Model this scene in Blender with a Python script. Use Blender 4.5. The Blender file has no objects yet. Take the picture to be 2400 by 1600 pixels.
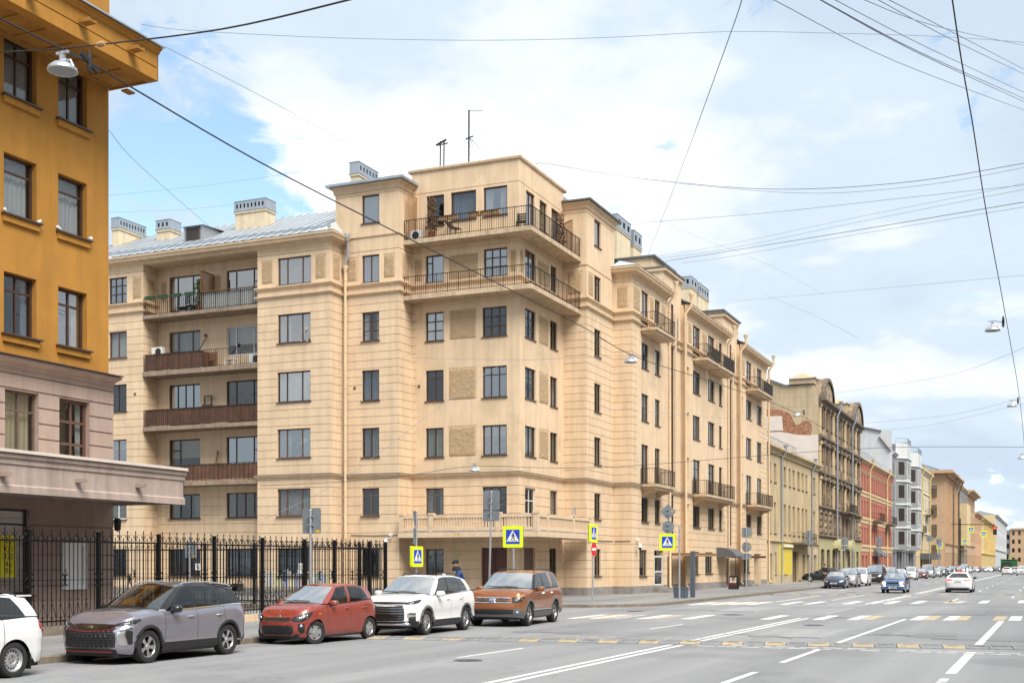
import bpy, math, random
from mathutils import Vector, Matrix
random.seed(7)
SC = bpy.context.scene
COL = SC.collection
R = math.radians
# ------------------------------------------------------------------ camera
# the street runs along +Y, the camera stands on the carriageway at the origin
FPX, VPX, HZ, CAMZ = 2860.0, 2455.0, 1321.0, 2.0
YAW = math.atan((VPX - 1200.0) / FPX)
cam_d = bpy.data.cameras.new('camera')
cam_d.sensor_width = 36.0
cam_d.lens = 36.0 * FPX / 2400.0
cam_d.shift_y = (HZ - 800.0) / 2400.0
cam_d.clip_start = 0.2
cam_d.clip_end = 6000.0
cam = bpy.data.objects.new('camera', cam_d)
COL.objects.link(cam)
cam.location = (0, 0, CAMZ)
cam.rotation_euler = (R(90), 0, YAW)
SC.camera = cam
# ------------------------------------------------------------------ sky
SUN_EL, SUN_AZ = 52.0, 128.0          # azimuth clockwise from +Y (the street's direction)
W = bpy.data.worlds.new('World')
SC.world = W
W.use_nodes = True
nt = W.node_tree
nt.nodes.clear()
def N(tree, typ, **kw):
 n = tree.nodes.new(typ)
 for k, v in kw.items():
  if k.startswith('i_'):
   n.inputs[k[2:].replace('_', ' ')].default_value = v
  else:
   setattr(n, k, v)
 return n
def ramp(tree, stops, interp='EASE'):
 n = tree.nodes.new('ShaderNodeValToRGB')
 n.color_ramp.interpolation = interp
 e = n.color_ramp.elements
 while len(e) > 1:
  e.remove(e[0])
 e[0].position = stops[0][0]
 for p, c in stops[1:]:
  e.new(p)
 for el, (p, c) in zip(e, stops):
  el.position = p
  el.color = (c, c, c, 1) if not isinstance(c, tuple) else (*c, 1)
 return n
L = nt.links.new
sky = N(nt, 'ShaderNodeTexSky', sky_type='NISHITA', sun_disc=False)
sky.sun_elevation = R(SUN_EL)
sky.sun_rotation = R(SUN_AZ)
sky.air_density = 1.0
sky.dust_density = 0.6
sky.ozone_density = 1.6
tc = N(nt, 'ShaderNodeTexCoord')
# cloud layer: the view direction is projected on a high plane, so clouds flatten towards the horizon
sep = N(nt, 'ShaderNodeSeparateXYZ'); L(tc.outputs['Generated'], sep.inputs[0])
zmax = N(nt, 'ShaderNodeMath', operation='MAXIMUM'); L(sep.outputs[2], zmax.inputs[0]); zmax.inputs[1].default_value = 0.0
zadd = N(nt, 'ShaderNodeMath', operation='ADD'); L(zmax.outputs[0], zadd.inputs[0]); zadd.inputs[1].default_value = 0.22
px = N(nt, 'ShaderNodeMath', operation='DIVIDE'); L(sep.outputs[0], px.inputs[0]); L(zadd.outputs[0], px.inputs[1])
py = N(nt, 'ShaderNodeMath', operation='DIVIDE'); L(sep.outputs[1], py.inputs[0]); L(zadd.outputs[0], py.inputs[1])
pl = N(nt, 'ShaderNodeCombineXYZ'); L(px.outputs[0], pl.inputs[0]); L(py.outputs[0], pl.inputs[1])
n1 = N(nt, 'ShaderNodeTexNoise', i_Scale=5.0, i_Detail=10.0, i_Roughness=0.60, i_Distortion=0.5)
L(pl.outputs[0], n1.inputs['Vector'])
n2 = N(nt, 'ShaderNodeTexNoise', i_Scale=1.5, i_Detail=7.0, i_Roughness=0.55)
off = N(nt, 'ShaderNodeVectorMath', operation='ADD'); L(pl.outputs[0], off.inputs[0]); off.inputs[1].default_value = (3.1, 7.7, 1.3)
L(off.outputs[0], n2.inputs['Vector'])
def around(c, stops):
 d = N(nt, 'ShaderNodeVectorMath', operation='DISTANCE'); L(tc.outputs['Generated'], d.inputs[0]); d.inputs[1].default_value = c
 r = ramp(nt, stops); L(d.outputs['Value'], r.inputs[0]); return r.outputs[0]
# a gap of clear sky over the left block and the thick white bank beside it
gap = around((-0.597, 0.742, 0.305), [(0.0, 0.34), (0.045, 0.30), (0.09, 0.10), (0.125, 0.0)])
bank = around((-0.40, 0.85, 0.36), [(0.0, 0.16), (0.10, 0.15), (0.30, 0.0)])
dens = N(nt, 'ShaderNodeMath', operation='SUBTRACT'); L(n1.outputs[0], dens.inputs[0]); L(gap, dens.inputs[1])
mask = ramp(nt, [(0.24, 0.0), (0.31, 0.35), (0.37, 0.95), (0.42, 1.0)])
L(dens.outputs[0], mask.inputs[0])
n2b = N(nt, 'ShaderNodeMath', operation='ADD'); L(n2.outputs[0], n2b.inputs[0]); L(bank, n2b.inputs[1])
shade = ramp(nt, [(0.36, (4.05, 4.85, 5.75)), (0.50, (4.6, 5.4, 6.15)), (0.57, (5.9, 6.35, 6.7)), (0.65, (7.8, 7.9, 8.0)), (0.77, (10.5, 10.5, 10.5))])
L(n2b.outputs[0], shade.inputs[0])
skyb = N(nt, 'ShaderNodeMix', data_type='RGBA', blend_type='MULTIPLY')
skyb.inputs[0].default_value = 1.0
L(sky.outputs[0], skyb.inputs[6]); skyb.inputs[7].default_value = (1.75, 1.72, 1.6, 1)
mx = N(nt, 'ShaderNodeMix', data_type='RGBA')
L(mask.outputs[0], mx.inputs[0]); L(skyb.outputs[2], mx.inputs[6]); L(shade.outputs[0], mx.inputs[7])
bg = N(nt, 'ShaderNodeBackground'); bg.inputs[1].default_value = 0.085
L(mx.outputs[2], bg.inputs[0])
wo = N(nt, 'ShaderNodeOutputWorld'); L(bg.outputs[0], wo.inputs[0])
# ------------------------------------------------------------------ sun
sd = bpy.data.lights.new('sun', 'SUN')
sd.energy = 3.1
sd.angle = R(35)
sd.color = (1.0, 0.955, 0.88)
sun = bpy.data.objects.new('sun', sd)
COL.objects.link(sun)
sun.location = (40, -40, 80)
sun.rotation_euler = (R(90 - SUN_EL), 0, R(180 - SUN_AZ))
# ------------------------------------------------------------------ exposure
SC.view_settings.view_transform = 'Standard'
SC.view_settings.look = 'None'
SC.view_settings.gamma = 1.0
SC.view_settings.use_curve_mapping = False
SC.view_settings.exposure = 0.92
SC.cycles.max_bounces = 6
SC.cycles.diffuse_bounces = 3
SC.cycles.glossy_bounces = 3
SC.cycles.transparent_max_bounces = 10
SC.cycles.caustics_reflective = False
SC.cycles.caustics_refractive = False
SC.cycles.sample_clamp_indirect = 4.0

# ================================================================== materials
M = {}
def newmat(name):
 m = bpy.data.materials.new(name)
 m.use_nodes = True
 t = m.node_tree
 t.nodes.clear()
 o = t.nodes.new('ShaderNodeOutputMaterial')
 b = t.nodes.new('ShaderNodeBsdfPrincipled')
 t.links.new(b.outputs[0], o.inputs[0])
 M[name] = m
 return m, t, b, o
def mat(name, col, rough=0.7, metal=0.0, var=0.0, vscale=3.0, streak=0.0, bump=0.0, bscale=40.0, spec=0.5, coat=0.0, dirt=None, emit=0.0, sx=1.0):
 """plain surface with soft colour variation, optional vertical weather streaks, patches of a second colour and fine relief"""
 m, t, b, o = newmat(name)
 l = t.links.new
 b.inputs['Roughness'].default_value = rough
 b.inputs['Metallic'].default_value = metal
 b.inputs['Specular IOR Level'].default_value = spec
 if coat:
  b.inputs['Coat Weight'].default_value = coat
  b.inputs['Coat Roughness'].default_value = 0.04
 if emit:
  b.inputs['Emission Color'].default_value = (*col, 1)
  b.inputs['Emission Strength'].default_value = emit
 b.inputs['Base Color'].default_value = (*col, 1)
 if not (var or streak or bump or dirt):
  return m
 tc = t.nodes.new('ShaderNodeTexCoord')
 cur = None
 if var:
  n = N(t, 'ShaderNodeTexNoise', i_Scale=vscale, i_Detail=6.0, i_Roughness=0.6)
  l(tc.outputs['Object'], n.inputs['Vector'])
  r = ramp(t, [(0.3, tuple(max(0, c * (1 - var)) for c in col)), (0.7, tuple(min(1, c * (1 + var * 0.7)) for c in col))], 'LINEAR')
  l(n.outputs[0], r.inputs[0])
  cur = r.outputs[0]
 if streak:
  mp = N(t, 'ShaderNodeMapping'); mp.inputs['Scale'].default_value = (2.2, 2.2, 0.16)
  l(tc.outputs['Object'], mp.inputs[0])
  n = N(t, 'ShaderNodeTexNoise', i_Scale=1.3, i_Detail=7.0, i_Roughness=0.62)
  l(mp.outputs[0], n.inputs['Vector'])
  r = ramp(t, [(0.36, 1 - streak), (0.56, 1.0)], 'LINEAR')
  l(n.outputs[0], r.inputs[0])
  mm = N(t, 'ShaderNodeMix', data_type='RGBA', blend_type='MULTIPLY'); mm.inputs[0].default_value = 1
  if cur: l(cur, mm.inputs[6])
  else: mm.inputs[6].default_value = (*col, 1)
  l(r.outputs[0], mm.inputs[7])
  cur = mm.outputs[2]
 if dirt:
  dc, dscale, lo, hi = dirt
  n = N(t, 'ShaderNodeTexNoise', i_Scale=dscale, i_Detail=8.0, i_Roughness=0.65)
  l(tc.outputs['Object'], n.inputs['Vector'])
  r = ramp(t, [(lo, 0.0), (hi, 1.0)], 'LINEAR'); l(n.outputs[0], r.inputs[0])
  mm = N(t, 'ShaderNodeMix', data_type='RGBA'); l(r.outputs[0], mm.inputs[0])
  if cur: l(cur, mm.inputs[6])
  else: mm.inputs[6].default_value = (*col, 1)
  mm.inputs[7].default_value = (*dc, 1)
  cur = mm.outputs[2]
 if cur:
  l(cur, b.inputs['Base Color'])
 if bump:
  n = N(t, 'ShaderNodeTexNoise', i_Scale=bscale, i_Detail=4.0)
  l(tc.outputs['Object'], n.inputs['Vector'])
  bp = N(t, 'ShaderNodeBump'); bp.inputs['Strength'].default_value = bump; bp.inputs['Distance'].default_value = 0.02
  l(n.outputs[0], bp.inputs['Height']); l(bp.outputs[0], b.inputs['Normal'])
 return m
def glass(name, tint, refl=1.0, rough=0.0, ior=1.5):
 """window glass: see-through with a Fresnel reflection"""
 m = bpy.data.materials.new(name); m.use_nodes = True
 t = m.node_tree; t.nodes.clear(); l = t.links.new
 o = t.nodes.new('ShaderNodeOutputMaterial')
 tr = t.nodes.new('ShaderNodeBsdfTransparent'); tr.inputs[0].default_value = (*tint, 1)
 gl = t.nodes.new('ShaderNodeBsdfGlossy'); gl.inputs['Roughness'].default_value = rough
 gl.inputs[0].default_value = (refl, refl, refl, 1)
 # Schlick reflectance that does not care which way the sheet faces
 ge = t.nodes.new('ShaderNodeNewGeometry'); dt = N(t, 'ShaderNodeVectorMath', operation='DOT_PRODUCT'); l(ge.outputs['Incoming'], dt.inputs[0]); l(ge.outputs['Normal'], dt.inputs[1])
 ab = N(t, 'ShaderNodeMath', operation='ABSOLUTE'); l(dt.outputs['Value'], ab.inputs[0])
 om = N(t, 'ShaderNodeMath', operation='SUBTRACT'); om.inputs[0].default_value = 1; l(ab.outputs[0], om.inputs[1])
 pw = N(t, 'ShaderNodeMath', operation='POWER'); l(om.outputs[0], pw.inputs[0]); pw.inputs[1].default_value = 5
 f0 = ((ior - 1) / (ior + 1)) ** 2
 fr = N(t, 'ShaderNodeMath', operation='MULTIPLY_ADD'); l(pw.outputs[0], fr.inputs[0]); fr.inputs[1].default_value = 1 - f0; fr.inputs[2].default_value = f0
 # slightly wavy old panes
 tcn = t.nodes.new('ShaderNodeTexCoord')
 nn = N(t, 'ShaderNodeTexNoise', i_Scale=1.7, i_Detail=1.0); l(tcn.outputs['Object'], nn.inputs['Vector'])
 bp = N(t, 'ShaderNodeBump'); bp.inputs['Strength'].default_value = 0.06; bp.inputs['Distance'].default_value = 0.05
 l(nn.outputs[0], bp.inputs['Height']); l(bp.outputs[0], gl.inputs['Normal'])
 mx = t.nodes.new('ShaderNodeMixShader')
 l(fr.outputs[0], mx.inputs[0]); l(tr.outputs[0], mx.inputs[1]); l(gl.outputs[0], mx.inputs[2]); l(mx.outputs[0], o.inputs[0])
 M[name] = m
 return m
TAN = (0.69, 0.515, 0.345)
mat('tan_stucco', TAN, 0.9, var=0.09, vscale=0.8, streak=0.13, bump=0.25, bscale=60, spec=0.25, dirt=((0.57, 0.43, 0.275), 0.35, 0.58, 0.66))
mat('tan_trim', (0.64, 0.475, 0.315), 0.9, var=0.10, vscale=2.0, streak=0.12, bump=0.2, spec=0.25)
mat('chimney_plaster', (0.68, 0.57, 0.40), 0.9, var=0.10, vscale=1.5, streak=0.15, bump=0.3, bscale=20, spec=0.25)
m, t, b, o = newmat('rough_stucco')
tcn = t.nodes.new('ShaderNodeTexCoord')
vv = N(t, 'ShaderNodeTexNoise', i_Scale=26.0, i_Detail=4.0, i_Roughness=0.7); t.links.new(tcn.outputs['Object'], vv.inputs['Vector'])
rr = ramp(t, [(0.36, (0.38, 0.26, 0.15)), (0.62, (0.54, 0.38, 0.225))]); t.links.new(vv.outputs[0], rr.inputs[0]); t.links.new(rr.outputs[0], b.inputs['Base Color'])
bb = N(t, 'ShaderNodeBump'); bb.inputs['Strength'].default_value = 1.0; bb.inputs['Distance'].default_value = 0.05
t.links.new(vv.outputs[0], bb.inputs['Height']); t.links.new(bb.outputs[0], b.inputs['Normal']); b.inputs['Roughness'].default_value = 0.95
mat('plinth_stone', (0.27, 0.245, 0.225), 0.9, var=0.25, vscale=2.0, streak=0.2, bump=0.4, bscale=30)
mat('granite', (0.20, 0.165, 0.125), 0.9, var=0.35, vscale=5.0, bump=0.5, bscale=25)
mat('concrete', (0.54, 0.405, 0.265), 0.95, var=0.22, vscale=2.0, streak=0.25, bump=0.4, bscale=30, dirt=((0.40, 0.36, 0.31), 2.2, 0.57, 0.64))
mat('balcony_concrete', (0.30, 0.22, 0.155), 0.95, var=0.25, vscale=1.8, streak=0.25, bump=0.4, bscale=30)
mat('baluster_paint', (0.62, 0.47, 0.32), 0.9, var=0.12, vscale=4.0, bump=0.2, dirt=((0.50, 0.29, 0.09), 3.2, 0.60, 0.70))
mat('ochre_stucco', (0.425, 0.205, 0.043), 0.9, var=0.10, vscale=1.0, streak=0.12, bump=0.35, bscale=50, spec=0.2, dirt=((0.37, 0.185, 0.05), 0.6, 0.56, 0.72))
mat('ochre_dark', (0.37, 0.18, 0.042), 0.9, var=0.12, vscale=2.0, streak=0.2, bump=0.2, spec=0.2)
mat('mauve_stucco', (0.375, 0.28, 0.235), 0.9, var=0.10, vscale=1.3, streak=0.14, bump=0.25, bscale=50, spec=0.2)
mat('mauve_canopy', (0.43, 0.34, 0.295), 0.9, var=0.12, vscale=1.6, streak=0.22, bump=0.25, spec=0.2, dirt=((0.34, 0.245, 0.19), 1.1, 0.60, 0.70))
mat('mauve_cap', (0.62, 0.55, 0.48), 0.8, var=0.1, vscale=3.0)
mat('brown_metal', (0.075, 0.045, 0.035), 0.5, var=0.15, vscale=6)
mat('frame_brown', (0.060, 0.030, 0.022), 0.45, var=0.1, vscale=8)
mat('frame_redbrown', (0.115, 0.058, 0.042), 0.5, var=0.15, vscale=8)
mat('frame_dark', (0.028, 0.020, 0.018), 0.45)
mat('frame_white', (0.62, 0.62, 0.61), 0.4)
mat('frame_wood', (0.13, 0.085, 0.062), 0.7, var=0.25, vscale=9, streak=0.2)
mat('roof_metal', (0.60, 0.63, 0.66), 0.42, metal=0.55, var=0.10, vscale=0.8)
mat('zinc', (0.40, 0.44, 0.48), 0.45, metal=0.6, var=0.15, vscale=2.5)
mat('zinc_dark', (0.13, 0.135, 0.14), 0.6, metal=0.3, var=0.2, vscale=2.5)
mat('galvanised', (0.52, 0.54, 0.56), 0.38, metal=0.7, var=0.12, vscale=5)
mat('pipe_tan', (0.65, 0.48, 0.31), 0.55, var=0.08, vscale=3, streak=0.1)
mat('pipe_grey', (0.33, 0.35, 0.37), 0.5, metal=0.3, var=0.15, vscale=3)
mat('iron_black', (0.007, 0.0065, 0.007), 0.5, spec=0.2)
mat('iron_rust', (0.045, 0.030, 0.022), 0.7, var=0.4, vscale=8)
mat('wood_panel', (0.13, 0.056, 0.03), 0.6, var=0.35, vscale=2.5, streak=0.35)
mat('wood_brown', (0.17, 0.075, 0.03), 0.7, var=0.3, vscale=5)
mat('wood_pale', (0.42, 0.25, 0.12), 0.8, var=0.25, vscale=6)
mat('door_maroon', (0.105, 0.030, 0.022), 0.5, var=0.2, vscale=5, streak=0.2)
mat('door_brown', (0.11, 0.058, 0.040), 0.55, var=0.1, vscale=4)
mat('room_dark', (0.045, 0.040, 0.036), 0.9, var=0.4, vscale=1.5)  # dark colour stands in for the unlit depth behind openings
mat('curtain_white', (0.62, 0.62, 0.60), 0.9, var=0.06, vscale=4)
mat('curtain_grey', (0.30, 0.30, 0.29), 0.9, var=0.15, vscale=4)
mat('curtain_cream', (0.60, 0.52, 0.36), 0.9, var=0.08, vscale=4)
mat('curtain_green', (0.30, 0.34, 0.26), 0.9, var=0.15, vscale=3)
mat('curtain_blue', (0.20, 0.25, 0.33), 0.9, var=0.2, vscale=3)
mat('curtain_pink', (0.55, 0.42, 0.46), 0.9, var=0.1, vscale=3)
glass('pane_glass', (0.60, 0.62, 0.62), ior=1.9)
glass('pane_bright', (0.55, 0.57, 0.57), ior=3.6)
glass('pane_tinted', (0.42, 0.46, 0.46), ior=1.6)
glass('screen_dim', (0.45, 0.48, 0.47), ior=2.6)
glass('windscreen_glass', (0.5, 0.53, 0.52), ior=6.8)
glass('car_glass', (0.34, 0.37, 0.36), ior=1.75)
glass('car_glass_dark', (0.10, 0.11, 0.11), ior=1.75)
glass('lamp_glass', (0.85, 0.87, 0.88), ior=1.45)
mat('white_paint', (0.72, 0.72, 0.70), 0.5, var=0.05, vscale=4)
mat('plastic_black', (0.014, 0.014, 0.015), 0.45)
mat('plastic_grey', (0.10, 0.10, 0.105), 0.55)
mat('rubber', (0.020, 0.020, 0.020), 0.85, var=0.3, vscale=10)
mat('alloy', (0.55, 0.55, 0.56), 0.28, metal=0.85)
mat('alloy_dark', (0.05, 0.05, 0.055), 0.35, metal=0.5)
mat('steel_rim', (0.50, 0.51, 0.52), 0.4, metal=0.6, var=0.15, vscale=14)
mat('chrome', (0.75, 0.76, 0.78), 0.12, metal=1.0)
mat('tail_red', (0.42, 0.012, 0.014), 0.15, coat=0.6)
mat('amber', (0.75, 0.22, 0.02), 0.2, coat=0.5)
mat('lamp_inside', (0.45, 0.47, 0.50), 0.2, metal=0.7)
mat('red_accent', (0.20, 0.012, 0.016), 0.35)
mat('sign_yellow', (0.72, 0.85, 0.008), 0.45)
mat('sign_blue', (0.010, 0.055, 0.52), 0.4)
mat('sign_white', (0.78, 0.78, 0.77), 0.45)
mat('sign_red', (0.60, 0.02, 0.02), 0.4)
mat('sign_back', (0.27, 0.30, 0.33), 0.45, metal=0.45, var=0.12, vscale=5)
mat('sticker_yellow', (0.60, 0.40, 0.02), 0.6)
mat('paint_line', (0.68, 0.68, 0.66), 0.75, var=0.12, vscale=6, dirt=((0.33, 0.33, 0.335), 3.5, 0.54, 0.72))
mat('paint_line_worn', (0.50, 0.50, 0.49), 0.8, var=0.15, vscale=5, dirt=((0.27, 0.27, 0.275), 4.0, 0.46, 0.60))
mat('paint_yellow', (0.54, 0.41, 0.23), 0.75, var=0.2, vscale=4, dirt=((0.31, 0.295, 0.27), 4.0, 0.44, 0.64))
mat('parking_blue', (0.22, 0.36, 0.52), 0.8, dirt=((0.27, 0.275, 0.28), 6.0, 0.42, 0.58))
mat('hump_rubber', (0.21, 0.215, 0.225), 0.8, var=0.25, vscale=5)
mat('hump_yellow', (0.43, 0.335, 0.195), 0.75, var=0.25, vscale=6, dirt=((0.26, 0.245, 0.22), 5.0, 0.42, 0.64))
mat('pigeon_white', (0.75, 0.74, 0.70), 0.9)
# asphalt: coarse aggregate speckle, tyre-polished lanes and dark repaired patches
def asphalt(name, base, patch):
 m, t, b, o = newmat(name)
 l = t.links.new
 tc = t.nodes.new('ShaderNodeTexCoord')
 mp = N(t, 'ShaderNodeMapping'); mp.inputs['Scale'].default_value = (1.0, 0.05, 1.0); l(tc.outputs['Object'], mp.inputs[0])
 a = N(t, 'ShaderNodeTexNoise', i_Scale=0.55, i_Detail=5.0, i_Roughness=0.6); l(mp.outputs[0], a.inputs['Vector'])
 c = N(t, 'ShaderNodeTexNoise', i_Scale=95.0, i_Detail=2.0, i_Roughness=0.7); l(tc.outputs['Object'], c.inputs['Vector'])
 d = N(t, 'ShaderNodeTexNoise', i_Scale=0.16, i_Detail=4.0, i_Roughness=0.55); l(tc.outputs['Object'], d.inputs['Vector'])
 r1 = ramp(t, [(0.30, tuple(x * 0.80 for x in base)), (0.70, tuple(x * 1.16 for x in base))], 'LINEAR'); l(a.outputs[0], r1.inputs[0])
 r2 = ramp(t, [(0.30, 0.62), (0.50, 1.0), (0.72, 1.32)], 'LINEAR'); l(c.outputs[0], r2.inputs[0])
 r3 = ramp(t, [(0.40, patch), (0.47, 1.0)], 'EASE'); l(d.outputs[0], r3.inputs[0])
 m1 = N(t, 'ShaderNodeMix', data_type='RGBA', blend_type='MULTIPLY'); m1.inputs[0].default_value = 1; l(r1.outputs[0], m1.inputs[6]); l(r2.outputs[0], m1.inputs[7])
 m2 = N(t, 'ShaderNodeMix', data_type='RGBA', blend_type='MULTIPLY'); m2.inputs[0].default_value = 1; l(m1.outputs[2], m2.inputs[6]); l(r3.outputs[0], m2.inputs[7])
 # fine cracks and tar seams
 v = N(t, 'ShaderNodeTexVoronoi', feature='DISTANCE_TO_EDGE', i_Scale=0.22)
 nv = N(t, 'ShaderNodeTexNoise', i_Scale=0.9, i_Detail=5.0); l(tc.outputs['Object'], nv.inputs['Vector'])
 mv = N(t, 'ShaderNodeVectorMath', operation='MULTIPLY_ADD'); l(nv.outputs['Color'], mv.inputs[0]); mv.inputs[1].default_value = (2.4, 2.4, 2.4); l(tc.outputs['Object'], mv.inputs[2])
 l(mv.outputs[0], v.inputs['Vector'])
 r4 = ramp(t, [(0.0, 0.74), (0.006, 1.0)], 'LINEAR'); l(v.outputs[0], r4.inputs[0])
 m3 = N(t, 'ShaderNodeMix', data_type='RGBA', blend_type='MULTIPLY'); m3.inputs[0].default_value = 1; l(m2.outputs[2], m3.inputs[6]); l(r4.outputs[0], m3.inputs[7])
 l(m3.outputs[2], b.inputs['Base Color'])
 b.inputs['Roughness'].default_value = 0.82
 b.inputs['Specular IOR Level'].default_value = 0.35
 bp = N(t, 'ShaderNodeBump'); bp.inputs['Strength'].default_value = 0.35; bp.inputs['Distance'].default_value = 0.01
 l(c.outputs[0], bp.inputs['Height']); l(bp.outputs[0], b.inputs['Normal'])
asphalt('asphalt', (0.245, 0.246, 0.252), 0.86)
asphalt('sidewalk', (0.235, 0.23, 0.225), 0.84)
PAINTS = {}
def paint(name, col, metal=0.35, rough=0.30, dust=0.0, dust_col=(0.34, 0.28, 0.24)):
 if dust:
  m = mat(name, col, rough, metal, coat=0.7, dirt=(dust_col, 1.4, 0.62 - dust, 0.95), var=0.03, vscale=2)
 else:
  m = mat(name, col, rough, metal, coat=1.0)
 PAINTS[name] = m
paint('paint_violet_grey', (0.245, 0.232, 0.278), 0.5, 0.33)
paint('paint_orange_red', (0.29, 0.047, 0.032), 0.25, 0.35, dust=0.10, dust_col=(0.30, 0.13, 0.10))
paint('paint_white', (0.74, 0.74, 0.74), 0.0, 0.35)
paint('paint_copper', (0.33, 0.115, 0.040), 0.45, 0.33, dust=0.08, dust_col=(0.28, 0.15, 0.09))
paint('paint_blue', (0.060, 0.150, 0.330), 0.2, 0.35)
paint('paint_navy', (0.035, 0.050, 0.105), 0.3, 0.35)
paint('paint_silver', (0.42, 0.43, 0.44), 0.5, 0.35)
paint('paint_black', (0.010, 0.010, 0.012), 0.2, 0.25)
paint('paint_grey', (0.13, 0.135, 0.14), 0.4, 0.35)
paint('paint_dark_red', (0.14, 0.025, 0.025), 0.3, 0.35)
paint('paint_green', (0.015, 0.20, 0.035), 0.1, 0.45)

# ================================================================== helpers
class MB:
 """collects faces; build() links them as one mesh object"""
 def __init__(s):
  s.v = []; s.f = []; s.m = []
 def face(s, pts, m=0):
  n = len(s.v)
  s.v.extend(pts); s.f.append(tuple(range(n, n + len(pts)))); s.m.append(m)
 def box(s, x0, x1, y0, y1, z0, z1, m=0):
  n = len(s.v)
  s.v += [(x0, y0, z0), (x1, y0, z0), (x1, y1, z0), (x0, y1, z0), (x0, y0, z1), (x1, y0, z1), (x1, y1, z1), (x0, y1, z1)]
  for f in ((3, 2, 1, 0), (4, 5, 6, 7), (0, 1, 5, 4), (1, 2, 6, 5), (2, 3, 7, 6), (3, 0, 4, 7)):
   s.f.append(tuple(n + i for i in f)); s.m.append(m)
  return s
 def bar(s, a, b, w, h=None, m=0, up=(0, 0, 1)):
  """a rectangular bar from a to b"""
  a = Vector(a); b = Vector(b); d = (b - a).normalized(); h = h or w
  u = Vector(up)
  if abs(d.dot(u)) > 0.98: u = Vector((1, 0, 0))
  x = d.cross(u).normalized() * (w / 2); y = x.cross(d).normalized() * (h / 2)
  n = len(s.v)
  for p in (a, b):
   s.v += [tuple(p + x + y), tuple(p - x + y), tuple(p - x - y), tuple(p + x - y)]
  for f in ((0, 1, 2, 3), (7, 6, 5, 4), (0, 4, 5, 1), (1, 5, 6, 2), (2, 6, 7, 3), (3, 7, 4, 0)):
   s.f.append(tuple(n + i for i in f)); s.m.append(m)
  return s
 def tube(s, pts, r, n=6, m=0, cap=True, radii=None):
  pts = [Vector(p) for p in pts]
  base = len(s.v); prev = None
  for i, p in enumerate(pts):
   d = (pts[min(i + 1, len(pts) - 1)] - pts[max(i - 1, 0)])
   d = d.normalized() if d.length > 1e-9 else Vector((0, 0, 1))
   if prev is None:
    u = Vector((0, 0, 1)) if abs(d.z) < 0.95 else Vector((1, 0, 0))
    x = d.cross(u).normalized()
   else:
    x = (prev - d * prev.dot(d)).normalized()
   prev = x; y = d.cross(x)
   rr = radii[i] if radii else r
   for k in range(n):
    a = 2 * math.pi * k / n
    s.v.append(tuple(p + x * (rr * math.cos(a)) + y * (rr * math.sin(a))))
  for i in range(len(pts) - 1):
   for k in range(n):
    a = base + i * n + k; b = base + i * n + (k + 1) % n
    s.f.append((a, b, b + n, a + n)); s.m.append(m)
  if cap:
   s.f.append(tuple(base + k for k in range(n))[::-1]); s.m.append(m)
   e = base + (len(pts) - 1) * n
   s.f.append(tuple(e + k for k in range(n))); s.m.append(m)
  return s
 def lathe(s, prof, n=16, c=(0, 0, 0), ax='Z', m=0, ms=None):
  """profile [(radius, height)] turned about an axis through c"""
  base = len(s.v); c = Vector(c)
  for (r, h) in prof:
   for k in range(n):
    a = 2 * math.pi * k / n; p, q = r * math.cos(a), r * math.sin(a)
    v = (p, q, h) if ax == 'Z' else ((h, p, q) if ax == 'X' else (q, h, p))
    s.v.append(tuple(c + Vector(v)))
  for i in range(len(prof) - 1):
   for k in range(n):
    a = base + i * n + k; b = base + i * n + (k + 1) % n
    s.f.append((a, b, b + n, a + n)); s.m.append(ms[i] if ms else m)
  return s
 def prism(s, poly, f0, f1, m=0, side=None):
  """poly: 2D outline, f0 / f1 map (u, v) to the front and the back sheet"""
  A = [tuple(f0(*p)) for p in poly]; B = [tuple(f1(*p)) for p in poly]
  s.face(A, m); s.face(B[::-1], m)
  for i in range(len(poly)):
   j = (i + 1) % len(poly)
   s.face([A[i], B[i], B[j], A[j]], m if side is None else side)
  return s
 def grid(s, rows, m=0, close=False):
  """rows of points of equal length"""
  base = len(s.v); w = len(rows[0])
  for r in rows: s.v.extend(tuple(p) for p in r)
  for i in range(len(rows) - 1):
   for k in range(w if close else w - 1):
    a = base + i * w + k; b = base + i * w + (k + 1) % w
    s.f.append((a, b, b + w, a + w)); s.m.append(m)
  return s
 def mesh(s, name, mats, smooth=False):
  me = bpy.data.meshes.new(name)
  me.from_pydata(s.v, [], s.f)
  for mm in (mats if isinstance(mats, (list, tuple)) else [mats]):
   me.materials.append(M[mm] if isinstance(mm, str) else mm)
  if any(s.m):
   me.polygons.foreach_set('material_index', s.m)
  if smooth:
   me.polygons.foreach_set('use_smooth', [True] * len(s.f))
   if smooth != True:
    me.set_sharp_from_angle(angle=R(smooth))
  me.update()
  return me
 def build(s, name, mats, parent=None, smooth=False, label=None, world=True):
  return link(name, s.mesh(name, mats, smooth), parent, label, world)
OFFS = {}
def link(name, me, parent=None, label=None, world=True):
 o = bpy.data.objects.new(name, me)
 COL.objects.link(o)
 if parent is not None:
  o.parent = parent
  if world and parent.name in OFFS:
   o.location = -OFFS[parent.name]
 if label: o['label'] = label
 return o
def thing(name, label, cat, loc=(0, 0, 0), rotz=0.0, group=None):
 """an Empty at the thing's base; meshes given in world coordinates are shifted by link()"""
 o = bpy.data.objects.new(name, None)
 COL.objects.link(o)
 o.empty_display_size = 0.3
 o.location = loc
 o.rotation_euler = (0, 0, rotz)
 o['label'] = label; o['category'] = cat
 if group: o['group'] = group
 if rotz == 0: OFFS[o.name] = Vector(loc)
 return o
def tag(o, label, cat, group=None):
 o['label'] = label; o['category'] = cat
 if group: o['group'] = group
 return o
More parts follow.
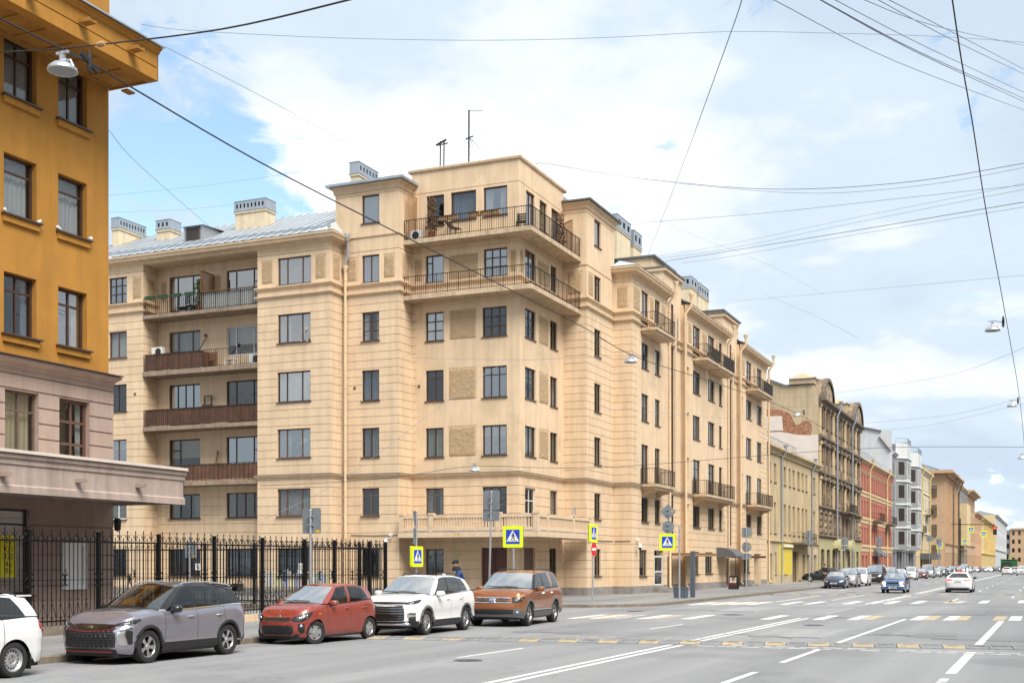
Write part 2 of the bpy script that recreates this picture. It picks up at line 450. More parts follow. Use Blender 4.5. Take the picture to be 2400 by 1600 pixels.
def struct(name, mb, mats, smooth=False):
 o = mb.build(name, mats, None, smooth); o['kind'] = 'structure'
 return o
def copy_tree(o, parent=None):
 c = o.copy(); COL.objects.link(c); c.parent = parent
 for ch in [x for x in o.children]:
  copy_tree(ch, c)
 return c
def fp(face):
 """(s, z, d) -> point, for a wall facing -Y ('Y'), +X ('X'), +Y ('N') or -X ('W')"""
 k, c = face
 if k == 'Y': return lambda s, z, d=0.0: (s, c - d, z)
 if k == 'X': return lambda s, z, d=0.0: (c + d, s, z)
 if k == 'N': return lambda s, z, d=0.0: (s, c + d, z)
 return lambda s, z, d=0.0: (c - d, s, z)
def fbox(mb, face, s0, s1, z0, z1, d0, d1, m=0):
 P = fp(face); a = P(s0, z0, d0); b = P(s1, z1, d1)
 mb.box(min(a[0], b[0]), max(a[0], b[0]), min(a[1], b[1]), max(a[1], b[1]), min(a[2], b[2]), max(a[2], b[2]), m)
def relief(mb, face, s0, s1, z0, z1, feats, reveal=0.24, m=0):
 """a wall sheet whose rectangles stand proud or recessed: feats (s0, s1, z0, z1, depth, material); depth None cuts an opening"""
 P = fp(face)
 S = sorted({s0, s1} | {min(max(x, s0), s1) for f in feats for x in f[:2]})
 Z = sorted({z0, z1} | {min(max(x, z0), z1) for f in feats for x in f[2:4]})
 ns, nz = len(S) - 1, len(Z) - 1
 D = [[(0.0, m)] * ns for _ in range(nz)]
 for (a, b, c, d, dep, mm) in feats:
  val = (-reveal, None) if dep is None else (dep, mm)
  for j in range(nz):
   if c - 1e-6 <= Z[j] and Z[j + 1] <= d + 1e-6:
    for i in range(ns):
     if a - 1e-6 <= S[i] and S[i + 1] <= b + 1e-6:
      D[j][i] = val
 for j in range(nz):
  i = 0
  while i < ns:
   k = i
   while k + 1 < ns and D[j][k + 1] == D[j][i]: k += 1
   dep, mm = D[j][i]
   if mm is not None:
    mb.face([P(S[i], Z[j], dep), P(S[k + 1], Z[j], dep), P(S[k + 1], Z[j + 1], dep), P(S[i], Z[j + 1], dep)], mm)
   if k + 1 < ns and D[j][k + 1][0] != dep:
    e = D[j][k + 1][0]
    mb.face([P(S[k + 1], Z[j], dep), P(S[k + 1], Z[j], e), P(S[k + 1], Z[j + 1], e), P(S[k + 1], Z[j + 1], dep)], m)
   i = k + 1
  if j + 1 < nz:
   i = 0
   while i < ns:
    pr = (D[j][i][0], D[j + 1][i][0]); k = i
    while k + 1 < ns and (D[j][k + 1][0], D[j + 1][k + 1][0]) == pr: k += 1
    if pr[0] != pr[1]:
     mb.face([P(S[i], Z[j + 1], pr[0]), P(S[k + 1], Z[j + 1], pr[0]), P(S[k + 1], Z[j + 1], pr[1]), P(S[i], Z[j + 1], pr[1])], m)
    i = k + 1
def grooves(s0, s1, z0, z1, step, w=0.028, d=-0.034, m=0):
 n = max(1, round((z1 - z0) / step)); h = (z1 - z0) / n
 return [(s0, s1, z0 + i * h - w / 2, z0 + i * h + w / 2, d, m) for i in range(1, n)]
def frameboxes(mb, face, s0, s1, z0, z1, d, fw, vbars, hbars, th=0.06, m=0, bw=None):
 """window frame with mullions at vbars and transoms at hbars (hbars: z or (z, sa, sb))"""
 bw = bw or fw * 0.8
 fbox(mb, face, s0, s0 + fw, z0, z1, d, d + th, m); fbox(mb, face, s1 - fw, s1, z0, z1, d, d + th, m)
 fbox(mb, face, s0 + fw, s1 - fw, z0, z0 + fw, d, d + th - 0.002, m); fbox(mb, face, s0 + fw, s1 - fw, z1 - fw, z1, d, d + th - 0.002, m)
 for v in vbars: fbox(mb, face, v - bw / 2, v + bw / 2, z0 + fw, z1 - fw, d, d + th - 0.004, m)
 for h in hbars:
  z, a, b = h if isinstance(h, tuple) else (h, s0 + fw, s1 - fw)
  fbox(mb, face, a, b, z - bw / 2, z + bw / 2, d, d + th - 0.008, m)
def curtain_rows(P, s0, s1, z0, z1, d, amp=0.035, n=None):
 n = n or max(6, int((s1 - s0) / 0.05))
 ph = random.random() * 6
 pts = [(s0 + (s1 - s0) * i / n, d + amp * math.sin(ph + i * 1.9) + amp * 0.5 * math.sin(i * 0.7)) for i in range(n + 1)]
 return [[P(s, z0, dd) for s, dd in pts], [P(s, z1, dd) for s, dd in pts]]
CURTS = ['curtain_white', 'curtain_grey', 'curtain_cream', 'curtain_green', 'curtain_white', 'curtain_grey']
def window(parent, face, s0, s1, z0, z1, style='2', frame='frame_brown', curt='auto', depth=-0.15, sill=0.0, sillmat='brown_metal', fw=0.07, rng=random, pane='pane_glass', simple=False, name='window'):
 """frame part with panes, curtain, sill and a shallow dark box for the unlit room behind as sub-parts"""
 P = fp(face); w = s1 - s0; h = z1 - z0
 if pane == 'pane_glass' and rng.random() < (.75 if z0 > 16.5 else .3 if z0 > 7 else .08): pane = 'pane_bright'
 fr = MB(); vb = []; hb = []
 if style[0] in '234':
  n = int(style[0]); vb = [s0 + w * i / n for i in range(1, n)]
 if 'T' in style:            # transom light over the casements
  hb = [z1 - h * 0.27]
 if 'G' in style:            # small panes
  hb = [z0 + h * k for k in (0.36, 0.68)]
 if 'W' in style:            # wide centre light between two narrow casements
  vb = [s0 + w * 0.27, s1 - w * 0.27]
 if 'L' in style: vb = [s0 + w * 0.33]; hb = [(z1 - h * 0.27, s0 + fw, s0 + w * 0.33)]
 if 'R' in style: vb = [s0 + w * 0.25, s1 - w * 0.26]; hb = [(z1 - h * 0.33, s1 - w * 0.26, s1 - fw)]
 if '1' in style: vb = []
 frameboxes(fr, face, s0, s1, z0, z1, depth, fw, vb, hb)
 fo = fr.build(name, frame, parent)
 xs = [s0 + fw] + [v for v in vb] + [s1 - fw]
 full = [hh for hh in hb if not isinstance(hh, tuple)]
 zs = [z0 + fw] + sorted(full) + [z1 - fw]
 for i in range(len(xs) - 1):
  for j in range(len(zs) - 1):
   p = MB(); p.face([P(xs[i], zs[j], depth + 0.02), P(xs[i + 1], zs[j], depth + 0.02), P(xs[i + 1], zs[j + 1], depth + 0.02), P(xs[i], zs[j + 1], depth + 0.02)])
   p.build('pane', pane, fo, world=False)
 rb = MB(); e = 0.02; bk = depth - 0.55
 rb.face([P(s0 - .2, z0 - .2, bk), P(s1 + .2, z0 - .2, bk), P(s1 + .2, z1 + .2, bk), P(s0 - .2, z1 + .2, bk)])
 q = depth - 0.012
 for (a, b, c, d) in (((s0 - .2, z0 - .2), (s1 + .2, z0 - .2), 0, 0), ((s1 + .2, z0 - .2), (s1 + .2, z1 + .2), 0, 0), ((s1 + .2, z1 + .2), (s0 - .2, z1 + .2), 0, 0), ((s0 - .2, z1 + .2), (s0 - .2, z0 - .2), 0, 0)):
  rb.face([P(a[0], a[1], bk), P(b[0], b[1], bk), P(b[0], b[1], q), P(a[0], a[1], q)])
 rb.build('room', 'room_dark', fo, world=False)
 if curt == 'auto':
  x = rng.random()
  curt = 'none' if x < 0.25 else rng.choice(CURTS)
 if curt != 'none':
  c = MB(); kind = rng.random(); cd = depth - 0.12
  if curt.endswith('|sides') or (kind < 0.4 and '|' not in curt):
   k = 0.2 + 0.16 * rng.random()
   c.grid(curtain_rows(P, s0 + .02, s0 + w * k, z0, z1, cd)); c.grid(curtain_rows(P, s1 - w * k, s1 - .02, z0, z1, cd))
  elif curt.endswith('|blind') or (kind < 0.55 and '|' not in curt):
   zb = z0 + h * (0.3 + 0.4 * rng.random())
   c.face([P(s0, zb, cd), P(s1, zb, cd), P(s1, z1, cd), P(s0, z1, cd)])
  else:
   c.grid(curtain_rows(P, s0 + .02, s1 - .02, z0, z1, cd, 0.025))
  c.build('curtain', curt.split('|')[0], fo, world=False)
 if sill:
  sb = MB(); fbox(sb, face, s0 - 0.06, s1 + 0.06, z0 - 0.045, z0 - 0.003, depth + 0.062, sill)
  sb.build('sill', sillmat, fo, world=False)
 return fo
def railing(parent, pts, z0, z1, step=0.12, mt='iron_black', th=0.014, rails=(0.04, None), every=6, name='railing', w=True):
 """iron railing along a polyline: posts, thin bars and two rails joined as one part"""
 mb = MB()
 for a, b in zip(pts[:-1], pts[1:]):
  a = Vector((*a, 0)); b = Vector((*b, 0)); L_ = (b - a).length; n = max(1, round(L_ / step))
  for i in range(n + 1):
   p = a.lerp(b, i / n); t2 = th * (1.9 if i % every == 0 else 1.0)
   mb.bar((p.x, p.y, z0), (p.x, p.y, z1), t2)
  mb.bar((a.x, a.y, z1), (b.x, b.y, z1), 0.045, 0.03)
  mb.bar((a.x, a.y, z0 + 0.07), (b.x, b.y, z0 + 0.07), 0.025)
 return mb.build(name, mt, parent, world=w)
# ================================================================== ground, carriageway, pavements
g = MB(); g.face([(-3000, -400, -0.06), (3000, -400, -0.06), (3000, 5000, -0.06), (-3000, 5000, -0.06)])
struct('ground', g, 'sidewalk')
g = MB(); g.face([(-150, -60, 0), (30, -60, 0), (30, 1600, 0), (-150, 1600, 0)])
road = struct('road', g, 'asphalt')
def arc(cx, cy, r, a0, a1, n=8):
 return [(cx + r * math.cos(R(a0 + (a1 - a0) * i / n)), cy + r * math.sin(R(a0 + (a1 - a0) * i / n))) for i in range(n + 1)]
KW = 0.16
def pavement(name, edge, back, z=0.15):
 """edge: kerb line (ordered), back: the far points that close the slab"""
 inner = []
 for i, p in enumerate(edge):
  a = Vector(edge[max(i - 1, 0)]); b = Vector(edge[min(i + 1, len(edge) - 1)])
  d = (b - a).normalized(); nrm = Vector((-d.y, d.x))
  inner.append(Vector(p) + nrm * KW)
 m = MB(); m.face([(p.x, p.y, z - 0.006) for p in inner] + [(x, y, z - 0.006) for x, y in back])
 o = struct(name, m, 'sidewalk')
 # kerb stones, one by one
 rest = 0.0
 for a, b, ia, ib in zip(edge[:-1], edge[1:], inner[:-1], inner[1:]):
  a = Vector(a); b = Vector(b); L_ = (b - a).length
  n = max(1, round(L_ / (1.6 if max(a.y, b.y) < 140 else 12.0)))
  if L_ > 200: n = max(1, round(L_ / 40))
  for i in range(n):
   p, q = a.lerp(b, i / n), a.lerp(b, (i + 1) / n); ip, iq = ia.lerp(ib, i / n), ia.lerp(ib, (i + 1) / n)
   d = (q - p).normalized() * 0.006; zz = z + random.uniform(-0.008, 0.008)
   k = MB(); bv = 0.02; nrm = Vector((-d.y, d.x)).normalized()
   A = [p + d, q - d, iq - d, ip + d]
   o1 = (A[0] + nrm * bv, A[1] + nrm * bv)
   k.face([(A[0].x, A[0].y, -0.05), (A[1].x, A[1].y, -0.05), (A[1].x, A[1].y, zz - bv), (A[0].x, A[0].y, zz - bv)])
   k.face([(A[0].x, A[0].y, zz - bv), (A[1].x, A[1].y, zz - bv), (o1[1].x, o1[1].y, zz), (o1[0].x, o1[0].y, zz)])
   k.face([(o1[0].x, o1[0].y, zz), (o1[1].x, o1[1].y, zz), (A[2].x, A[2].y, zz), (A[3].x, A[3].y, zz)])
   k.face([(A[0].x, A[0].y, -0.05), (A[0].x, A[0].y, zz - bv), (o1[0].x, o1[0].y, zz), (A[3].x, A[3].y, zz), (A[3].x, A[3].y, -0.05)])
   k.face([(A[1].x, A[1].y, -0.05), (A[1].x, A[1].y, zz - bv), (o1[1].x, o1[1].y, zz), (A[2].x, A[2].y, zz), (A[2].x, A[2].y, -0.05)])
   k.build('kerb_stone', 'granite', o, world=False)
 return o
pavement('pavement', [(-18.4, -40), (-18.4, 0), (-18.4, 39.2)] + arc(-22.4, 39.2, 4.0, 0, 90, 6)[1:] + [(-70, 43.2)], [(-70, -40)])
pavement('pavement', [(-130, 52.2), (-60, 52.2), (-21.5, 52.2)] + [(-19.4, 52.7), (-17.9, 53.9), (-17.1, 55.6), (-16.9, 57.6)] + [(-16.95, 100), (-17.5, 135), (-17.6, 320), (-17.6, 900)], [(-130, 900)])
# painted markings: thin sheets on the carriageway
def mark(name, pts, mt, z=0.004):
 m = MB(); m.face([(x, y, z) for x, y in pts]); return m.build(name, mt, road, world=False)
def stripe(x0, y0, x1, y1, w, mt='paint_line', name='lane_line', z=0.004):
 d = Vector((x1 - x0, y1 - y0)).normalized(); n = Vector((-d.y, d.x)) * w / 2
 return mark(name, [(x0 + n.x, y0 + n.y), (x1 + n.x, y1 + n.y), (x1 - n.x, y1 - n.y), (x0 - n.x, y0 - n.y)], mt, z)
for dx in (-0.14, 0.14):
 stripe(-8.62 + dx, 4, -8.40 + dx, 29.3, 0.13); stripe(-8.39 + dx, 31.1, -8.22 + dx, 45.6, 0.13)
 stripe(-8.15 + dx, 68.5, -8.05 + dx, 80.8, 0.13)
 stripe(-8.05 + dx, 85.2, -7.95 + dx, 180, 0.13); stripe(-7.95 + dx, 180, -7.9 + dx, 700, 0.16)
stripe(-8.2, 50.2, -8.1, 57.5, 0.09, 'paint_line_worn'); stripe(-8.25, 59.5, -8.2, 64.5, 0.09, 'paint_line_worn')
stripe(-5.0, 10, -4.98, 13.6, 0.13); stripe(-5.0, 18.6, -4.95, 22.5, 0.13); stripe(-4.94, 24.9, -4.90, 29.2, 0.13); stripe(-4.88, 31.6, -4.72, 46.4, 0.13)
stripe(-1.66, 14, -1.65, 17, 0.2); stripe(-1.66, 20.2, -1.64, 22.6, 0.16, 'paint_line_worn'); stripe(-1.62, 23.6, -1.58, 29.6, 0.19); stripe(-1.57, 31.9, -1.48, 46.0, 0.19)
stripe(-11.55, 23.4, -11.42, 26.7, 0.11); stripe(-11.22, 36.1, -11.08, 39.3, 0.11); stripe(-11.6, 11.2, -11.55, 14.4, 0.11)
stripe(-13.15, 64.7, -13.2, 79.2, 0.12); stripe(-10.85, 68.4, -10.72, 81.4, 0.12); stripe(-4.75, 68, -4.7, 75, 0.12)
for y in range(92, 300, 12):
 stripe(-11.2, y, -11.15, y + 4, 0.12); stripe(-4.6, y + 3, -4.6, y + 7, 0.12); stripe(-14.2, y + 1, -14.2, y + 5, 0.11)
stripe(-1.9, 78, -1.9, 81, 0.13); stripe(-1.9, 100, -1.9, 103, 0.14); stripe(-1.9, 112, -1.9, 115, 0.14)
for i in range(13):
 stripe(-16.02, 14.7 + 1.06 * i, -16.02, 15.2 + 1.06 * i, 0.08, 'parking_blue', 'parking_mark')
def zstripe(x, yo, ln, w, mt, k=0.0):
 mark('crossing_stripe', [(x - w / 2, yo), (x + w / 2, yo + k * w), (x + w / 2, yo + ln + k * w), (x - w / 2, yo + ln)], mt)
near = [(-16.0, 0), (-15.67, 1), (-15.33, 0), (-14.95, 1), (-14.5, 2), (-13.6, 0), (-13.15, 1), (-12.05, 0), (-9.36, 0), (-7.58, 0), (-6.42, 0), (-5.93, 1), (-4.33, 0), (-3.9, 3), (-3.23, 0), (-2.84, 3), (-1.60, 1), (-1.07, 0), (-0.3, 0), (0.7, 0), (1.7, 0)]
for x, c in near:
 zstripe(x, 41.8 + (x + 16) * 0.325, 3.8, 0.40 if c != 2 else 0.3, ('paint_line', 'paint_yellow', 'paint_line_worn', 'paint_yellow')[c], 0.33)
far = [(-16.0, 0), (-15.55, 1), (-15.05, 0), (-14.65, 1), (-14.25, 0), (-13.85, 1), (-13.45, 0), (-12.0, 0), (-10.95, 0), (-9.25, 0), (-8.2, 0), (-7.4, 0), (-6.15, 0), (-4.7, 1), (-4.2, 2), (-3.05, 0), (-1.2, 0), (0.4, 0)]
for x, c in far:
 zstripe(x, 57.9 + (x + 16) * 0.66, 5.0, 0.42, ('paint_line', 'paint_yellow', 'paint_line_worn')[c], 0.6)
random.seed(11)
for i in range(14):
 x = -8.25 + i * 0.56
 stripe(x, 29.72 - 0.01 * i, x + 0.42, 29.70 - 0.01 * i, 0.13, 'paint_line' if random.random() < .8 else 'paint_line_worn', 'give_way_mark')
 stripe(x + 0.36, 29.22 - 0.01 * i, x + 0.80, 29.20 - 0.01 * i, 0.13, 'paint_line' if random.random() < .8 else 'paint_line_worn', 'give_way_mark')
for i in range(8):
 x = -12.5 + i * 0.52
 stripe(x, 31.25 + 0.03 * i, x + 0.36, 31.27 + 0.03 * i, 0.12, 'paint_line_worn', 'give_way_mark')
 stripe(x + 0.2, 31.7 + 0.06 * i, x + 0.62, 31.73 + 0.06 * i, 0.12, 'paint_line_worn', 'give_way_mark')
def manhole(x, y, r, label):
 m = MB(); m.lathe([(0.0, 0.010), (r * 0.8, 0.010), (r * 0.82, 0.006), (r * 0.9, 0.006), (r * 0.92, 0.012), (r, 0.012), (r, 0.0)], 20, (x, y, 0))
 for k in range(5):
  yy = y + (k - 2) * r * 0.28; hw = math.sqrt(max(0, (r * .75) ** 2 - (yy - y) ** 2)); m.box(x - hw, x + hw, yy - .02, yy + .02, 0.01, 0.016)
 tag(m.build('manhole_cover', 'plastic_grey'), label, 'manhole')
manhole(-11.0, 22.8, 0.30, 'small dark manhole cover below the short lane dash in the foreground')
manhole(-11.34, 47.5, 0.42, 'round manhole cover on the carriageway between the two crossings')
# rubber speed humps made of sections
def hump(x0, y0, x1, y1, label, seg, w, h, seed):
 rg = random.Random(seed)
 root = thing('speed_hump', label, 'speed hump', (x0, y0, 0))
 a = Vector((x0, y0)); b = Vector((x1, y1)); d = (b - a).normalized(); n = Vector((-d.y, d.x)); L_ = (b - a).length
 k = int(L_ / seg)
 for i in range(k):
  p = a + d * (i * seg + 0.008); q = a + d * ((i + 1) * seg - 0.008)
  yel = (i % 2 == 0) if rg.random() < .85 else False
  mb = MB(); prof = [(-w / 2, 0.002), (-w / 2, 0.012), (-w * .30, h * .8), (-w * .12, h), (w * .12, h), (w * .30, h * .8), (w / 2, 0.012), (w / 2, 0.002)]
  dz = rg.uniform(-0.006, 0.006); tl = rg.uniform(-0.02, 0.02)
  mb.grid([[(p.x + n.x * (t + tl), p.y + n.y * (t + tl), z + (dz if z > .02 else 0)) for t, z in prof], [(q.x + n.x * (t - tl), q.y + n.y * (t - tl), z + (dz if z > .02 else 0)) for t, z in prof]])
  for e in (p, q): mb.face([(e.x + n.x * t, e.y + n.y * t, z) for t, z in prof])
  # raised ribs with a cut slot
  for t in (-w * .2, w * .2):
   c0 = p + d * seg * .15 + n * t; c1 = p + d * seg * .85 + n * t
   mb.bar((c0.x, c0.y, h * .95), (c1.x, c1.y, h * .95), 0.05, 0.02, 0)
  for t in (-w * .06, w * .06):
   c0 = p + d * seg * .25 + n * t; c1 = p + d * seg * .75 + n * t
   mb.bar((c0.x, c0.y, h + .002), (c1.x, c1.y, h + .002), 0.03, 0.012, 1)
  mb.build('hump_section', ['hump_yellow' if yel else 'hump_rubber', 'hump_rubber' if yel else 'hump_yellow'], root)
 return root
hump(-16.7, 28.65, 2.0, 31.75, 'yellow and grey rubber speed hump across the street, nearest the camera', 0.52, 0.95, 0.055, 1)
hump(-16.3, 78.8, 0.5, 86.5, 'thin yellow and grey speed hump farther away, under the oncoming blue car', 0.6, 0.9, 0.05, 2)
# repaired patches, stains and tar seams on the carriageway
asphalt('asphalt_patch', (0.225, 0.226, 0.231), 0.92); asphalt('asphalt_pale', (0.29, 0.29, 0.293), 0.95)
mat('tar_seam', (0.085, 0.085, 0.088), 0.6, var=.2, vscale=5)
rp = random.Random(31)
for (x0, x1, y0, y1, mt) in ((-14.4, -12.3, 33.0, 41.0, 'asphalt_patch'), (-7.6, -5.6, 33.5, 38.2, 'asphalt_pale'), (-11.0, -9.0, 13.0, 21.0, 'asphalt_patch'), (-4.2, -2.2, 51.0, 63.0, 'asphalt_patch'), (-13.0, -11.2, 50.5, 56.5, 'asphalt_pale'), (-7.0, -5.4, 72.0, 80.0, 'asphalt_patch'), (-15.6, -14.0, 84, 98, 'asphalt_pale'), (-30, -21, 45, 49, 'asphalt_patch')):
 n = 7; pts = [(x0 + (x1 - x0) * i / n, y0 + rp.uniform(-.12, .12)) for i in range(n + 1)] + [(x1 + rp.uniform(-.06, .06), y0 + (y1 - y0) * i / n) for i in range(1, n)] + [(x1 - (x1 - x0) * i / n, y1 + rp.uniform(-.12, .12)) for i in range(n + 1)]
 mark('asphalt_repair', pts, mt, 0.0015 + rp.random() * .001)
 mb = MB(); mb.tube([(x, y, .001) for x, y in pts[:n + 1]], .014, 4); mb.build('tar_seam', 'tar_seam', road, world=False)
for k in range(9):
 x, y = rp.uniform(-14, -1), rp.uniform(16, 75); a = rp.uniform(-.5, .5); P_ = [(x, y, .0005)]
 for i in range(9): x += math.cos(a) * .35; y += math.sin(a) * .35; a += rp.uniform(-.6, .6); P_.append((x, y, .0005))
 mb = MB(); mb.tube(P_, .010, 4); mb.build('crack', 'tar_seam', road, world=False)
for (x, y, r_, lab) in ((-15.97, 49.3, .36, 'flat manhole cover near the left end of the nearer crossing'), (-7.0, 40.5, .32, 'small manhole cover right of the double centre line'), (-12.6, 88, .4, 'far manhole cover beyond the second hump')): manhole(x, y, r_, lab)
# ================================================================== the tan corner apartment block
BT = thing('apartment_block', 'long tan stucco corner apartment block with stepped corner, loggias and a penthouse', 'building', (-30, 62, 0))
ROW = {1: (1.3, 2.9), 2: (4.7, 6.25), 3: (7.97, 9.62), 4: (11.13, 12.85), 5: (14.48, 16.1), 6: (17.75, 19.3), 7: (21.08, 22.66)}
Z0, ZE = 0.1, 20.4
XW, XA0, XA1, XL, XC, XE, XS = -49.59, -41.36, -36.52, -32.9, -26.29, -24.83, -23.6
YA, YR, YB, YC, YD, YE_ = 58.04, 59.36, 59.41, 60.9, 67.5, 72.3
rg = random.Random(21)
def courses(s0, s1, upper=True, lower=True, six=True):
 f = []
 if lower: f += grooves(s0, s1, 0.70, 6.80, 0.51)
 if upper: f += grooves(s0, s1, 7.10, 17.0, 0.445)
 if six: f += [(s0, s1, 19.50, 19.54, -0.035, 0)]
 return f
def panel(s0, s1, z0, z1):
 return [(s0 - 0.07, s1 + 0.07, z0 - 0.07, z1 + 0.07, -0.018, 0), (s0, s1, z0, z1, -0.006, 1)]
RP = random.Random(17)
def rough_panel(face, a, b, c, d):
 """lumpy thrown render inside a smooth border"""
 P = fp(face); n, k = max(4, int((b - a) / .075)), max(4, int((d - c) / .075)); mb = MB()
 mb.grid([[P(a + (b - a) * i / n, c + (d - c) * j / k, -.003 if i in (0, n) or j in (0, k) else RP.choice((.0, .012, .03)) + RP.uniform(0, .014)) for j in range(k + 1)] for i in range(n + 1)])
 mb.build('rough_panel', 'rough_stucco', BT, smooth=True)
def wall(face, s0, s1, ztop, feats, wins, z0=Z0, mats=('tan_stucco', 'rough_stucco', 'plinth_stone'), plinth=True, name='wall'):
 mb = MB(); f = list(feats)
 if plinth: f = [(s0, s1, z0, 0.62, 0.02, 2)] + f
 for w in wins: f.append((w[0], w[1], w[2], w[3], None, None))
 relief(mb, face, s0, s1, z0, ztop, f)
 o = mb.build(name, list(mats), BT)
 for (a, b, c, d, dep, mm) in feats:
  if mm == 1: rough_panel(face, a, b, c, d)
 for w in wins:
  kw = w[4] if len(w) > 4 else {}
  if kw is None: continue
  window(BT, face, w[0], w[1], w[2], w[3], **{'rng': rg, 'sill': 0.07 if w[2] > 6.5 else 0.11, **kw})
 return o
def rows(s0, s1, rr, **kw):
 return [(s0, s1, ROW[r][0], ROW[r][1], {**kw}) for r in rr]
BROWN = dict(frame='frame_brown'); RED = dict(frame='frame_redbrown'); DARK = dict(frame='frame_dark'); WHITE = dict(frame='frame_white')
# --- wing at the far left and the loggia bay
FW = ('Y', YA)
wall(FW, -56.0, XW, ZE, courses(-56.0, XW) + panel(-50.35, -49.75, 17.95, 19.2),
     [(-52.2, -50.83, 17.75, 19.32, dict(style='3G', frame='frame_dark', curt='none')), (-52.2, -50.83, 14.45, 16.05, dict(style='2', frame='frame_redbrown', curt='curtain_white|full')),
      (-52.2, -50.85, 11.2, 12.85, dict(style='2', frame='frame_dark', curt='none')), (-52.2, -50.85, 7.97, 9.52, dict(style='2', frame='frame_redbrown', curt='curtain_green|blind')),
      (-52.2, -50.85, 4.7, 6.25, dict(style='2', frame='frame_white', curt='curtain_grey|full')), (-52.2, -50.85, 1.3, 2.9, dict(style='2', frame='frame_dark', curt='none'))])
wall(('X', XW), YA, YR, ZE, courses(YA, YR) + panel(YA + .35, YR - .3, 17.9, 19.1), [])
lw = []
LS = [('R', 'frame_redbrown', 'curtain_white|sides'), ('R', 'frame_redbrown', 'none')]
for i, (za, zb) in enumerate(((17.0, 19.33), (13.65, 16.0), (10.35, 12.8), (7.05, 9.5), (4.72, 6.2), (1.3, 2.9))):
 a = [dict(style='R', frame='frame_redbrown', curt='none'), dict(style='W', frame='frame_redbrown', curt='curtain_white|full'), dict(style='4', frame='frame_dark', curt='none'), dict(style='L', frame='frame_dark', curt='curtain_cream|blind'), dict(style='3', frame='frame_dark', curt='curtain_green|sides'), dict(style='3', frame='frame_dark', curt='none')][i]
 b = [dict(style='R', frame='frame_redbrown', curt='none'), dict(style='R', frame='frame_white', curt='curtain_white|blind'), dict(style='R', frame='frame_dark', curt='none'), dict(style='R', frame='frame_brown', curt='curtain_grey|sides'), dict(style='4', frame='frame_brown', curt='curtain_grey|sides'), dict(style='3', frame='frame_dark', curt='curtain_blue|full')][i]
 if i < 4: a['sill'] = 0; b['sill'] = 0
 lw += [(-48.72, -46.42, za, zb, a), (-44.5, -41.95, za if i != 1 else 14.3, zb, b)]
wall(('Y', YR), XW, XA0, 19.9, [(XW, XA0, 19.45, 19.48, -0.03, 0)] + panel(-49.3, -48.95, 17.9, 19.1) + panel(-45.75, -44.95, 17.9, 19.1) + grooves(XW, XA0, 0.7, 6.5, 0.51), lw)
wall(('W', XA0), YA, YR, ZE, [], [])
# --- projecting bay A
wall(FW, XA0, XA1, ZE, courses(XA0, XA1) + panel(-41.05, -40.35, 17.95, 19.2) + panel(-37.45, -36.82, 17.95, 19.2),
     [(-39.98, -37.76, *ROW[6], dict(style='W', frame='frame_redbrown', curt='curtain_grey|full')),
      (-39.98, -37.79, *ROW[5], dict(style='W', frame='frame_brown', curt='curtain_grey|sides')),
      (-40.0, -37.79, *ROW[4], dict(style='W', frame='frame_dark', curt='curtain_white|full')),
      (-40.0, -37.8, *ROW[3], dict(style='W', frame='frame_redbrown', curt='curtain_green|sides')),
      (-40.0, -37.8, *ROW[2], dict(style='W', frame='frame_redbrown', curt='curtain_grey|full')),
      (-40.0, -37.8, *ROW[1], dict(style='W', frame='frame_dark', curt='curtain_blue|full'))])
wall(('X', XA1), YA, YB, ZE, courses(YA, YB) + panel(YA + .35, YB - .35, 17.95, 19.2), [])
# --- face B with its tower
st = {1: dict(style='2', **DARK, curt='none'), 2: dict(style='2T', frame='frame_wood', curt='none'), 3: dict(style='2', **BROWN, curt='curtain_grey|full'), 4: dict(style='2', **DARK, curt='curtain_blue|full'), 5: dict(style='2G', **BROWN, curt='curtain_white|sides'), 6: dict(style='2', frame='frame_redbrown', curt='curtain_pink|full'), 7: dict(style='1', **BROWN, curt='curtain_grey|full')}
wall(('Y', YB), XA1, XL, ZE, courses(XA1, XL) + panel(-36.2, -35.65, 17.95, 19.2) + panel(-33.85, -33.2, 17.95, 19.2), [(-35.28, -34.17, *ROW[r], st[r]) for r in range(1, 7)])
wall(('Y', YB), -37.02, XL, 23.15, [(-37.02, XL, 22.68, 22.72, -0.03, 0)], [(-35.28, -34.17, *ROW[7], st[7])], z0=ZE, plinth=False)
wall(('W', -37.02), YB, 65.0, 23.15, [], [], z0=ZE, plinth=False)
wall(('X', XL), YB, YC, 23.15, courses(YB, YC) + panel(YB + .4, YC - .35, 17.95, 19.2) + [(YB, YC, 22.68, 22.72, -0.03, 0)], [])
